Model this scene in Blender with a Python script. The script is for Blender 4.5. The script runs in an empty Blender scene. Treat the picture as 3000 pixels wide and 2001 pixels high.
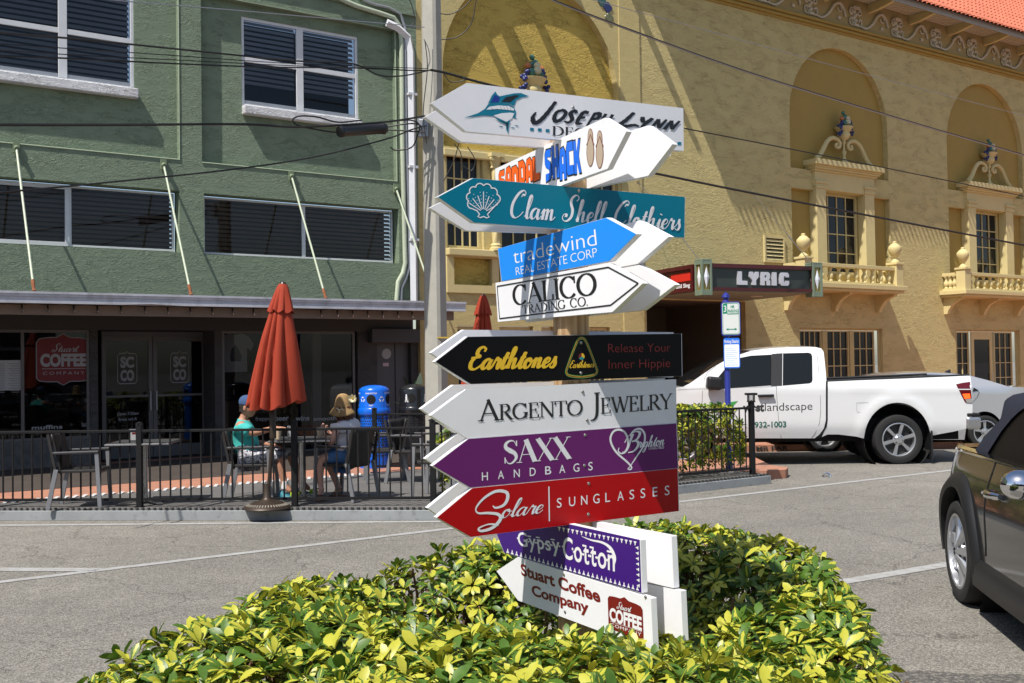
import bpy, bmesh, math, random
from mathutils import Vector, Matrix
from mathutils.geometry import delaunay_2d_cdt
random.seed(7)
R = math.radians
SC = bpy.context.scene
COL = SC.collection

# ------------------------------------------------------------------ camera
EYE = Vector((0.0, 0.0, 1.72))
FPX, PITCH, ROLL = 3064.0, 0.023, 0.0155          # focal length in photo pixels (3000 wide), pitch up, roll
_rt = Vector((1, 0, 0)); _fw = Vector((0, math.cos(PITCH), math.sin(PITCH))); _up = Vector((0, -math.sin(PITCH), math.cos(PITCH)))
CR = math.cos(ROLL) * _rt - math.sin(ROLL) * _up
CU = math.sin(ROLL) * _rt + math.cos(ROLL) * _up
cam_data = bpy.data.cameras.new("camera"); cam = bpy.data.objects.new("camera", cam_data); COL.objects.link(cam)
cam.matrix_world = Matrix(((CR.x, CU.x, -_fw.x, EYE.x), (CR.y, CU.y, -_fw.y, EYE.y), (CR.z, CU.z, -_fw.z, EYE.z), (0, 0, 0, 1)))
cam_data.sensor_width = 36.0; cam_data.lens = 36.0 * FPX / 3000.0
cam_data.clip_start = 0.05; cam_data.clip_end = 2000.0
SC.camera = cam

# ------------------------------------------------------------------ light
SUN_EL = R(58.0); SUN_TRAVEL = Vector((0.61, 0.79, 0)).normalized()
_t = Vector((SUN_TRAVEL.x * math.cos(SUN_EL), SUN_TRAVEL.y * math.cos(SUN_EL), -math.sin(SUN_EL)))
world = bpy.data.worlds.new("World"); SC.world = world; world.use_nodes = True
nt = world.node_tree; bg = nt.nodes["Background"]
sky = nt.nodes.new("ShaderNodeTexSky"); sky.sky_type = 'NISHITA'; sky.sun_disc = False
sky.sun_elevation = SUN_EL; sky.sun_rotation = math.atan2(-SUN_TRAVEL.x, -SUN_TRAVEL.y)
sky.air_density = 1.0; sky.dust_density = 1.2
nt.links.new(sky.outputs[0], bg.inputs[0]); bg.inputs[1].default_value = 0.10
sl = bpy.data.lights.new("sun", 'SUN'); sl.energy = 4.9; sl.angle = R(0.53); sl.color = (1.0, 0.955, 0.88)
so = bpy.data.objects.new("sun", sl); COL.objects.link(so); so.rotation_euler = _t.to_track_quat('-Z', 'Y').to_euler(); so.location = (-20, -30, 40)
SC.view_settings.view_transform = 'Standard'; SC.view_settings.look = 'None'; SC.view_settings.gamma = 1.0
SC.view_settings.exposure = 0.40
SC.cycles.use_denoising = True

# ------------------------------------------------------------------ unprojection (photo pixels to the plane a thing stands on)
def ray(px, py):
    return (_fw + CR * ((px - 1500.0) / FPX) - CU * ((py - 1000.5) / FPX))
def gp(px, py, z=0.0):
    d = ray(px, py); return EYE + d * ((z - EYE.z) / d.z)
def dp(px, py, Y):
    d = ray(px, py); return EYE + d * (Y / d.y)
def pl(px, py, P, N):
    d = ray(px, py); return EYE + d * ((P - EYE).dot(N) / d.dot(N))

# ------------------------------------------------------------------ scene tree helpers
def tag(o, label=None, cat=None, group=None, kind=None):
    if label: o["label"] = label
    if cat: o["category"] = cat
    if group: o["group"] = group
    if kind: o["kind"] = kind
    return o
def thing(name, label, cat, loc=(0, 0, 0), rz=0.0, group=None):
    o = bpy.data.objects.new(name, None); COL.objects.link(o); o.empty_display_size = 0.1
    o.matrix_world = Matrix.Translation(Vector(loc)) @ Matrix.Rotation(rz, 4, 'Z')
    return tag(o, label, cat, group)
def copy_tree(o, parent=None):
    c = o.copy(); COL.objects.link(c); c.parent = parent
    if parent is not None: c.matrix_parent_inverse = o.matrix_parent_inverse.copy()
    for ch in list(o.children): copy_tree(ch, c)
    return c

class MB:
    """collects shapes for ONE mesh object"""
    def __init__(s): s.v = []; s.f = []; s.at = {}
    def add(s, vs, fs):
        b = len(s.v); s.v += [Vector(x) for x in vs]; s.f += [tuple(b + i for i in f) for f in fs]; return b
    def xf(s, M, b=0):
        for i in range(b, len(s.v)): s.v[i] = M @ s.v[i]
        return s
    def box(s, x0, x1, y0, y1, z0, z1, M=None):
        vs = [Vector((x, y, z)) for z in (z0, z1) for y in (y0, y1) for x in (x0, x1)]
        if M is not None: vs = [M @ v for v in vs]
        s.add(vs, [(0, 2, 3, 1), (4, 5, 7, 6), (0, 1, 5, 4), (2, 6, 7, 3), (0, 4, 6, 2), (1, 3, 7, 5)]); return s
    def bar(s, a, b, w, h=None, up=(0, 0, 1)):
        a = Vector(a); b = Vector(b); h = h or w; d = (b - a).normalized(); u = Vector(up)
        if abs(d.dot(u)) > 0.98: u = Vector((0, 1, 0))
        x = d.cross(u).normalized(); y = x.cross(d)
        vs = [p + x * (i * w / 2) + y * (j * h / 2) for p in (a, b) for i, j in ((-1, -1), (1, -1), (1, 1), (-1, 1))]
        s.add(vs, [(3, 2, 1, 0), (4, 5, 6, 7), (0, 1, 5, 4), (1, 2, 6, 5), (2, 3, 7, 6), (3, 0, 4, 7)]); return s
    def tube(s, pts, r, n=8, cap=True, closed=False):
        pts = [Vector(p) for p in pts]; k = len(pts); rs = r if isinstance(r, (list, tuple)) else [r] * k
        prev = None; rings = []
        for i, p in enumerate(pts):
            a = pts[(i - 1) % k] if (i > 0 or closed) else p; b = pts[(i + 1) % k] if (i < k - 1 or closed) else p
            d = (b - a)
            d = d.normalized() if d.length > 1e-9 else Vector((0, 0, 1))
            if prev is None:
                u = Vector((0, 0, 1)) if abs(d.z) < 0.9 else Vector((1, 0, 0)); x = d.cross(u).normalized()
            else:
                x = (prev - d * prev.dot(d)); x = x.normalized() if x.length > 1e-9 else d.orthogonal().normalized()
            prev = x; y = d.cross(x)
            rings.append([p + (x * math.cos(2 * math.pi * j / n) + y * math.sin(2 * math.pi * j / n)) * rs[i] for j in range(n)])
        b0 = len(s.v)
        for rg in rings: s.v += rg
        m = k if closed else k - 1
        for i in range(m):
            for j in range(n):
                i2 = (i + 1) % k
                s.f.append((b0 + i * n + j, b0 + i * n + (j + 1) % n, b0 + i2 * n + (j + 1) % n, b0 + i2 * n + j))
        if cap and not closed:
            s.f.append(tuple(b0 + j for j in reversed(range(n)))); s.f.append(tuple(b0 + (k - 1) * n + j for j in range(n)))
        return s
    def lathe(s, prof, c=(0, 0, 0), n=24, M=None, a0=0.0, a1=2 * math.pi):
        full = abs(a1 - a0 - 2 * math.pi) < 1e-6; m = n if full else n + 1; b = len(s.v); c = Vector(c)
        for r, z in prof:
            for j in range(m):
                a = a0 + (a1 - a0) * j / n; v = Vector((r * math.cos(a), r * math.sin(a), z))
                s.v.append((M @ v if M is not None else v) + c)
        for i in range(len(prof) - 1):
            for j in range(n):
                j2 = (j + 1) % m
                s.f.append((b + i * m + j, b + i * m + j2, b + (i + 1) * m + j2, b + (i + 1) * m + j))
        return s
    def prism(s, poly, holes, fr, d0, d1, back=True, sides=True):
        """poly (list of 2-D points) with holes, swept from depth d0 (front) to d1 (back); fr(x,y,d) -> world"""
        loops = [poly] + list(holes); pv = []; ed = []
        for lp in loops:
            b = len(pv); pv += [Vector((p[0], p[1])) for p in lp]; ed += [(b + i, b + (i + 1) % len(lp)) for i in range(len(lp))]
        ov, oe, of, _, _, _ = delaunay_2d_cdt(pv, ed, [], 2, 1e-7)
        def inside(q, lp):
            r = False
            for i in range(len(lp)):
                a, b = lp[i], lp[i - 1]
                if (a[1] > q.y) != (b[1] > q.y) and q.x < (b[0] - a[0]) * (q.y - a[1]) / (b[1] - a[1]) + a[0]: r = not r
            return r
        if holes: of = [t for t in of if not any(inside((ov[t[0]] + ov[t[1]] + ov[t[2]]) / 3, lp) for lp in holes)]
        def signed(t): return sum(ov[t[i]].x * ov[t[(i + 1) % len(t)]].y - ov[t[(i + 1) % len(t)]].x * ov[t[i]].y for i in range(len(t)))
        fs = [tuple(t) if signed(t) > 0 else tuple(reversed(t)) for t in of]
        s.add([fr(v.x, v.y, d0) for v in ov], fs)
        if back: s.add([fr(v.x, v.y, d1) for v in ov], [tuple(reversed(f)) for f in fs])
        if sides:
            for k, lp in enumerate(loops):
                ar = sum(lp[i][0] * lp[(i + 1) % len(lp)][1] - lp[(i + 1) % len(lp)][0] * lp[i][1] for i in range(len(lp)))
                q = list(lp) if (ar > 0) == (k == 0) else list(reversed(lp)); n = len(q)
                s.add([fr(p[0], p[1], d0) for p in q] + [fr(p[0], p[1], d1) for p in q], [(i, n + i, n + (i + 1) % n, (i + 1) % n) for i in range(n)])
        return s
    def grid(s, fn, nu, nv):
        b = len(s.v)
        for i in range(nu + 1):
            for j in range(nv + 1): s.v.append(Vector(fn(i / nu, j / nv)))
        for i in range(nu):
            for j in range(nv):
                a = b + i * (nv + 1) + j; s.f.append((a, a + nv + 1, a + nv + 2, a + 1))
        return s
    def build(s, name, mat, parent=None, smooth=False, angle=35, bevel=0, world=True, seg=2, label=None):
        me = bpy.data.meshes.new(name)
        vs = s.v
        if parent is not None and world:
            chain = parent.matrix_world if parent.parent is None else WM(parent)
            inv = chain.inverted(); vs = [inv @ v for v in vs]
        me.from_pydata([tuple(v) for v in vs], [], s.f); me.update()
        for an, vals in s.at.items():
            at = me.attributes.new(an, 'FLOAT', 'POINT'); at.data.foreach_set("value", vals)
        o = bpy.data.objects.new(name, me); COL.objects.link(o)
        if mat is not None: me.materials.append(mat)
        if smooth:
            me.shade_smooth(); me.set_sharp_from_angle(angle=R(angle))
        if bevel:
            b = o.modifiers.new("bevel", 'BEVEL'); b.width = bevel; b.segments = seg; b.limit_method = 'ANGLE'; b.angle_limit = R(40); b.harden_normals = False
        if parent is not None: o.parent = parent
        if label: o["label"] = label
        return o
def WM(o):
    m = Matrix.Identity(4)
    while o is not None: m = (o.matrix_basis if o.parent is None else o.matrix_parent_inverse @ o.matrix_basis) @ m; o = o.parent
    return m

# ------------------------------------------------------------------ materials
def mat(name, col, rough=0.6, metal=0.0, spec=0.5, bump=0.0, bscale=40.0, var=0.0, vscale=3.0, dirt=None, coat=0.0, bdist=0.01, distort=0.0, detail=4.0, emit=None):
    m = bpy.data.materials.new(name); m.use_nodes = True; t = m.node_tree; b = t.nodes["Principled BSDF"]
    b.inputs["Base Color"].default_value = (*col, 1); b.inputs["Roughness"].default_value = rough; b.inputs["Metallic"].default_value = metal
    b.inputs["Specular IOR Level"].default_value = spec; b.inputs["Coat Weight"].default_value = coat; b.inputs["Coat Roughness"].default_value = 0.04
    co = t.nodes.new("ShaderNodeTexCoord")
    if var > 0:
        n = t.nodes.new("ShaderNodeTexNoise"); n.inputs["Scale"].default_value = vscale; n.inputs["Detail"].default_value = 6; n.inputs["Roughness"].default_value = 0.65
        t.links.new(co.outputs["Object"], n.inputs["Vector"])
        r = t.nodes.new("ShaderNodeMapRange"); r.inputs[1].default_value = 0.3; r.inputs[2].default_value = 0.7; r.inputs[3].default_value = 1 - var; r.inputs[4].default_value = 1 + var
        t.links.new(n.outputs["Fac"], r.inputs[0])
        mx = t.nodes.new("ShaderNodeMix"); mx.data_type = 'RGBA'; mx.blend_type = 'MULTIPLY'; mx.inputs[0].default_value = 1.0
        mx.inputs[6].default_value = (*col, 1); t.links.new(r.outputs[0], mx.inputs[7]); last = mx.outputs[2]
        if dirt:
            n2 = t.nodes.new("ShaderNodeTexNoise"); n2.inputs["Scale"].default_value = dirt[1]; n2.inputs["Detail"].default_value = 8; n2.inputs["Roughness"].default_value = 0.7
            t.links.new(co.outputs["Object"], n2.inputs["Vector"])
            r2 = t.nodes.new("ShaderNodeMapRange"); r2.inputs[1].default_value = dirt[2]; r2.inputs[2].default_value = dirt[3]; t.links.new(n2.outputs["Fac"], r2.inputs[0])
            m2 = t.nodes.new("ShaderNodeMix"); m2.data_type = 'RGBA'; t.links.new(r2.outputs[0], m2.inputs[0]); t.links.new(last, m2.inputs[6]); m2.inputs[7].default_value = (*dirt[0], 1); last = m2.outputs[2]
        t.links.new(last, b.inputs["Base Color"])
    if bump > 0:
        n = t.nodes.new("ShaderNodeTexNoise"); n.inputs["Scale"].default_value = bscale; n.inputs["Detail"].default_value = detail; n.inputs["Distortion"].default_value = distort
        t.links.new(co.outputs["Object"], n.inputs["Vector"])
        bp = t.nodes.new("ShaderNodeBump"); bp.inputs["Strength"].default_value = bump; bp.inputs["Distance"].default_value = bdist
        t.links.new(n.outputs["Fac"], bp.inputs["Height"]); t.links.new(bp.outputs[0], b.inputs["Normal"])
    if emit:
        b.inputs["Emission Color"].default_value = (*emit[0], 1); b.inputs["Emission Strength"].default_value = emit[1]
    return m
def stucco(name, col, scale, dist, var=0.03, sharp=True):
    """trowelled stucco: ridged, stretched noise as bump"""
    m = bpy.data.materials.new(name); m.use_nodes = True; t = m.node_tree; b = t.nodes["Principled BSDF"]
    b.inputs["Roughness"].default_value = 0.85; b.inputs["Specular IOR Level"].default_value = 0.2
    co = t.nodes.new("ShaderNodeTexCoord"); mp = t.nodes.new("ShaderNodeMapping"); mp.inputs["Scale"].default_value = (1.0, 1.0, 2.0); mp.inputs["Rotation"].default_value = (0, R(14), 0)
    t.links.new(co.outputs["Object"], mp.inputs[0])
    n = t.nodes.new("ShaderNodeTexNoise"); n.inputs["Scale"].default_value = scale; n.inputs["Detail"].default_value = 3.5; n.inputs["Distortion"].default_value = 1.6; n.inputs["Roughness"].default_value = 0.6
    t.links.new(mp.outputs[0], n.inputs["Vector"])
    a = t.nodes.new("ShaderNodeMath"); a.operation = 'SUBTRACT'; a.inputs[1].default_value = 0.5; t.links.new(n.outputs["Fac"], a.inputs[0])
    ab = t.nodes.new("ShaderNodeMath"); ab.operation = 'ABSOLUTE'; t.links.new(a.outputs[0], ab.inputs[0])
    rp = t.nodes.new("ShaderNodeMapRange"); rp.inputs[1].default_value = 0.0; rp.inputs[2].default_value = 0.09 if sharp else 0.25; rp.inputs[3].default_value = 1.0; rp.inputs[4].default_value = 0.0
    t.links.new(ab.outputs[0], rp.inputs[0])
    n2 = t.nodes.new("ShaderNodeTexNoise"); n2.inputs["Scale"].default_value = scale * 0.45; n2.inputs["Detail"].default_value = 3; t.links.new(mp.outputs[0], n2.inputs["Vector"])
    n3 = t.nodes.new("ShaderNodeTexNoise"); n3.inputs["Scale"].default_value = scale * 9; n3.inputs["Detail"].default_value = 3; t.links.new(co.outputs["Object"], n3.inputs["Vector"])
    mask = t.nodes.new("ShaderNodeMapRange"); mask.inputs[1].default_value = 0.36; mask.inputs[2].default_value = 0.62; t.links.new(n2.outputs["Fac"], mask.inputs[0])
    mu = t.nodes.new("ShaderNodeMath"); mu.operation = 'MULTIPLY'; t.links.new(rp.outputs[0], mu.inputs[0]); t.links.new(mask.outputs[0], mu.inputs[1])
    s1 = t.nodes.new("ShaderNodeMath"); s1.operation = 'MULTIPLY_ADD'; t.links.new(n2.outputs["Fac"], s1.inputs[0]); s1.inputs[1].default_value = 0.1; t.links.new(mu.outputs[0], s1.inputs[2])
    s2 = t.nodes.new("ShaderNodeMath"); s2.operation = 'MULTIPLY_ADD'; t.links.new(n3.outputs["Fac"], s2.inputs[0]); s2.inputs[1].default_value = 0.3; t.links.new(s1.outputs[0], s2.inputs[2])
    bp = t.nodes.new("ShaderNodeBump"); bp.inputs["Strength"].default_value = 1.0; bp.inputs["Distance"].default_value = dist
    t.links.new(s2.outputs[0], bp.inputs["Height"]); t.links.new(bp.outputs[0], b.inputs["Normal"])
    n4 = t.nodes.new("ShaderNodeTexNoise"); n4.inputs["Scale"].default_value = 0.9; n4.inputs["Detail"].default_value = 7; n4.inputs["Roughness"].default_value = 0.7; t.links.new(co.outputs["Object"], n4.inputs["Vector"])
    r = t.nodes.new("ShaderNodeMapRange"); r.inputs[1].default_value = 0.3; r.inputs[2].default_value = 0.7; r.inputs[3].default_value = 1 - var; r.inputs[4].default_value = 1 + var
    t.links.new(n4.outputs["Fac"], r.inputs[0])
    mx = t.nodes.new("ShaderNodeMix"); mx.data_type = 'RGBA'; mx.blend_type = 'MULTIPLY'; mx.inputs[0].default_value = 1.0; mx.inputs[6].default_value = (*col, 1)
    t.links.new(r.outputs[0], mx.inputs[7]); t.links.new(mx.outputs[2], b.inputs["Base Color"])
    return m
def glassmat(name, tint=(0.02, 0.022, 0.025), clear=0.0, rough=0.02):
    """window glass: mirror-like coat by angle over a clear or dark body"""
    m = bpy.data.materials.new(name); m.use_nodes = True; t = m.node_tree; b = t.nodes["Principled BSDF"]; out = t.nodes["Material Output"]
    b.inputs["Base Color"].default_value = (*tint, 1); b.inputs["Roughness"].default_value = rough; b.inputs["Specular IOR Level"].default_value = 0.3
    if clear > 0:
        tr = t.nodes.new("ShaderNodeBsdfTransparent"); tr.inputs[0].default_value = (clear, clear, clear * 1.0, 1)
        gl = t.nodes.new("ShaderNodeBsdfGlossy"); gl.inputs["Roughness"].default_value = rough; gl.inputs[0].default_value = (0.9, 0.95, 1, 1)
        fr = t.nodes.new("ShaderNodeFresnel"); fr.inputs[0].default_value = 1.42
        mx = t.nodes.new("ShaderNodeMixShader"); t.links.new(fr.outputs[0], mx.inputs[0]); t.links.new(tr.outputs[0], mx.inputs[1]); t.links.new(gl.outputs[0], mx.inputs[2])
        t.links.new(mx.outputs[0], out.inputs[0])
    return m
MT = {}
def paint(name, col, rough=0.45, **k):
    if name not in MT: MT[name] = mat(name, col, rough, **k)
    return MT[name]
WHITE = mat("white_board_paint", (0.76, 0.76, 0.78), 0.4, var=0.03, vscale=6, dirt=((.62, .60, .57), 5, .6, .85), bump=0.04, bscale=60, bdist=0.002)
BLACKM = mat("black_powder_coat", (0.010, 0.010, 0.011), 0.55, spec=0.25)
ALU = mat("brushed_aluminium", (0.55, 0.56, 0.58), 0.38, 0.85, var=0.08, vscale=8)
# ------------------------------------------------------------------ setting: road, markings, pavement
def asphalt():
    m = bpy.data.materials.new("worn_asphalt"); m.use_nodes = True; t = m.node_tree; b = t.nodes["Principled BSDF"]
    b.inputs["Roughness"].default_value = 0.9; b.inputs["Specular IOR Level"].default_value = 0.25
    co = t.nodes.new("ShaderNodeTexCoord")
    def noise(sc, det, rough=0.6, kind='N'):
        n = t.nodes.new("ShaderNodeTexNoise" if kind == 'N' else "ShaderNodeTexVoronoi"); n.inputs["Scale"].default_value = sc
        if kind == 'N': n.inputs["Detail"].default_value = det; n.inputs["Roughness"].default_value = rough
        t.links.new(co.outputs["Object"], n.inputs["Vector"]); return n
    def rng(src, a, b_, c, d):
        r = t.nodes.new("ShaderNodeMapRange"); r.inputs[1].default_value = a; r.inputs[2].default_value = b_; r.inputs[3].default_value = c; r.inputs[4].default_value = d; t.links.new(src, r.inputs[0]); return r.outputs[0]
    def mixc(f, A, B, mode='MIX'):
        x = t.nodes.new("ShaderNodeMix"); x.data_type = 'RGBA'; x.blend_type = mode
        for sock, val in ((x.inputs[0], f), (x.inputs[6], A), (x.inputs[7], B)):
            if hasattr(val, 'is_output'): t.links.new(val, sock)
            else: sock.default_value = val if not isinstance(val, tuple) else (*val, 1)
        return x.outputs[2]
    v = noise(120, 0, kind='V'); agg = t.nodes.new("ShaderNodeSeparateColor"); t.links.new(v.outputs["Color"], agg.inputs[0])
    c = mixc(rng(agg.outputs[0], 0.25, 0.9, 0, 1), (0.125, 0.117, 0.103), (0.29, 0.272, 0.24))     # pale limerock aggregate in worn binder
    big = noise(0.22, 6, 0.6); c = mixc(1.0, c, rng(big.outputs["Fac"], 0.3, 0.7, 0.80, 1.16), 'MULTIPLY')
    mid = noise(2.2, 7, 0.7); c = mixc(1.0, c, rng(mid.outputs["Fac"], 0.3, 0.7, 0.88, 1.1), 'MULTIPLY')
    # tar flecks and pits, stretched along the lanes
    mp = t.nodes.new("ShaderNodeMapping"); mp.inputs["Rotation"].default_value = (0, 0, R(-34)); mp.inputs["Scale"].default_value = (1, 2.4, 1); t.links.new(co.outputs["Object"], mp.inputs[0])
    fl = t.nodes.new("ShaderNodeTexNoise"); fl.inputs["Scale"].default_value = 9; fl.inputs["Detail"].default_value = 5; fl.inputs["Roughness"].default_value = 0.75; t.links.new(mp.outputs[0], fl.inputs["Vector"])
    c = mixc(rng(fl.outputs["Fac"], 0.645, 0.70, 0, 0.85), c, (0.05, 0.046, 0.042))
    cr = t.nodes.new("ShaderNodeTexVoronoi"); cr.feature = 'DISTANCE_TO_EDGE'; cr.inputs["Scale"].default_value = 0.55; cr.inputs["Randomness"].default_value = 1.0
    ad = t.nodes.new("ShaderNodeVectorMath"); ad.operation = 'MULTIPLY_ADD'; ad.inputs[1].default_value = (0.55, 0.55, 0.55); t.links.new(mid.outputs["Color"], ad.inputs[0]); t.links.new(co.outputs["Object"], ad.inputs[2]); t.links.new(ad.outputs[0], cr.inputs["Vector"])
    crk = rng(cr.outputs["Distance"], 0.0, 0.006, 0.75, 0.0)
    c = mixc(crk, c, (0.045, 0.04, 0.037))
    st = noise(0.7, 5, 0.6); c = mixc(rng(st.outputs["Fac"], 0.6, 0.75, 0, 0.35), c, (0.09, 0.083, 0.075))   # oil stains
    t.links.new(c, b.inputs["Base Color"])
    bp = t.nodes.new("ShaderNodeBump"); bp.inputs["Strength"].default_value = 0.65; bp.inputs["Distance"].default_value = 0.006
    t.links.new(v.outputs["Distance"], bp.inputs["Height"]); t.links.new(bp.outputs[0], b.inputs["Normal"])
    return m
road_mat = asphalt()
g = MB(); g.grid(lambda u, v: (-400 + 800 * u, -400 + 800 * v, 0.0), 8, 8)
tag(g.build("road", road_mat), kind="structure")
line_mat = mat("worn_road_paint", (0.32, 0.32, 0.315), 0.8, var=0.10, vscale=6, dirt=((0.24, 0.222, 0.195), 9, 0.48, 0.68), bump=0.2, bscale=120, bdist=0.003)
def stripe(a, b, w, z=0.004):
    d = (b - a).normalized(); n = Vector((-d.y, d.x, 0)); o = Vector((0, 0, z)); m = MB()
    k = 12; m.grid(lambda u, v: (a + (b - a) * u + n * w * (v - 0.5) + o), k, 1); return m
def mark(a, b, w): return tag(stripe(a, b, w).build("road_marking", line_mat), kind="structure")
la = gp(0, 1706); lb = gp(1302, 1551); dl = (lb - la).normalized()
mark(la - dl * 6, lb + dl * 0.3, 0.11)
ra = gp(1988, 1476); rb = gp(2794, 1380); dr = (rb - ra).normalized()
mark(lb + dl * 0.3 + dl * 0.02, rb + dr * 12, 0.11)
mark(gp(-700, 1667), gp(290, 1670), 0.15)
mark(gp(-900, 1548), gp(1330, 1528), 0.11)
mark(gp(2455, 1708), gp(2830, 1645), 0.14)
mark(gp(2830, 1645) + Vector((0.02, 0.003, 0)), gp(3350, 1558), 0.14)

pave_mat = mat("terracotta_paving", (0.36, 0.165, 0.105), 0.8, var=0.16, vscale=5, bump=0.25, bscale=70, bdist=0.004, dirt=((0.2, 0.13, 0.1), 3, 0.55, 0.75))
conc_mat = mat("pale_concrete", (0.42, 0.40, 0.36), 0.85, var=0.1, vscale=4, bump=0.2, bscale=90, bdist=0.003)
PZ = 0.13
def slab(pts, z0, z1, name, m, **k):
    b = MB(); b.prism([(p[0], p[1]) for p in pts], [], lambda x, y, d: Vector((x, y, d)), z1, z0)
    o = b.build(name, m, bevel=0.02, **k); return o
nose = [(3.3, 15.35), (3.72, 15.28), (4.0, 15.42), (4.12, 15.75), (3.95, 16.15)]
tag(slab([(-30, -3.15), (-1.35, 16.36), (0.6, 14.75)] + nose + [(4.15, 19.98), (5.3, 20.02), (40, 20.6), (40, 60), (-30, 60)], -0.05, PZ, "pavement", pave_mat), kind="structure")
dark_road = mat("dark_road_surface", (.075, .07, .064), .9, var=.25, vscale=20, dirt=((.2, .185, .16), 40, .5, .6), bump=.5, bscale=90, bdist=.005)  # darker road colour across the lower right
pt = [gp(2540, 1972), gp(2700, 1966), gp(2860, 1978), gp(3150, 1975), gp(3400, 2250), gp(2300, 2250)]; b = MB(); b.add([p + Vector((0, 0, .004)) for p in pt], [tuple(range(5, -1, -1))]); tag(b.build("dark_road_area", dark_road), kind="structure")
# ------------------------------------------------------------------ lettering: pen strokes and the built-in font
def crom(pts, n=7):
    P = [Vector((p[0], p[1])) for p in pts]
    if len(P) < 3: return P
    out = []
    for i in range(len(P) - 1):
        a = P[i - 1] if i > 0 else P[0] * 2 - P[1]; b = P[i]; c = P[i + 1]; d = P[i + 2] if i + 2 < len(P) else P[-1] * 2 - P[-2]
        for k in range(n):
            t = k / n
            out.append(0.5 * ((2 * b) + (c - a) * t + (2 * a - 5 * b + 4 * c - d) * t * t + (3 * b - a - 3 * c + d) * t ** 3))
    out.append(P[-1]); return out
class Geo:
    def __init__(s): s.v = []; s.f = []; s.w = 0.0
    def ribbon(s, pts, ws, z0=0.0):
        n = len(pts); b = len(s.v)
        for i, p in enumerate(pts):
            d = (pts[min(i + 1, n - 1)] - pts[max(i - 1, 0)]); d = d.normalized() if d.length > 1e-9 else Vector((1, 0)); nn = Vector((-d.y, d.x)) * (ws[i] / 2)
            z = z0 + i * 0.00002
            s.v += [(p.x + nn.x, p.y + nn.y, z), (p.x - nn.x, p.y - nn.y, z)]
        for i in range(n - 1): s.f.append((b + 2 * i, b + 2 * i + 1, b + 2 * i + 3, b + 2 * i + 2))
    def poly(s, pts, z=0.0, holes=()):
        m = MB(); m.prism(pts, holes, lambda x, y, d: Vector((x, y, d)), z, z, back=False, sides=False)
        b = len(s.v); s.v += [tuple(v) for v in m.v]; s.f += [tuple(b + i for i in f) for f in m.f]
    def merge(s, g, dx=0, dy=0, sx=1, sy=1, dz=0):
        b = len(s.v); s.v += [(dx + x * sx, dy + y * sy, z + dz) for x, y, z in g.v]; s.f += [tuple(b + i for i in f) for f in g.f]
    def shear(s, k): s.v = [(x + k * y, y, z) for x, y, z in s.v]; return s
    def norm(s):
        x0 = min(v[0] for v in s.v); s.v = [(x - x0, y, z) for x, y, z in s.v]; s.w = max(v[0] for v in s.v); return s
def arcp(cx, cy, rx, ry, a0, a1, n=22): return [Vector((cx + rx * math.cos(R(a0 + (a1 - a0) * i / n)), cy + ry * math.sin(R(a0 + (a1 - a0) * i / n)))) for i in range(n + 1)]
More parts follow.
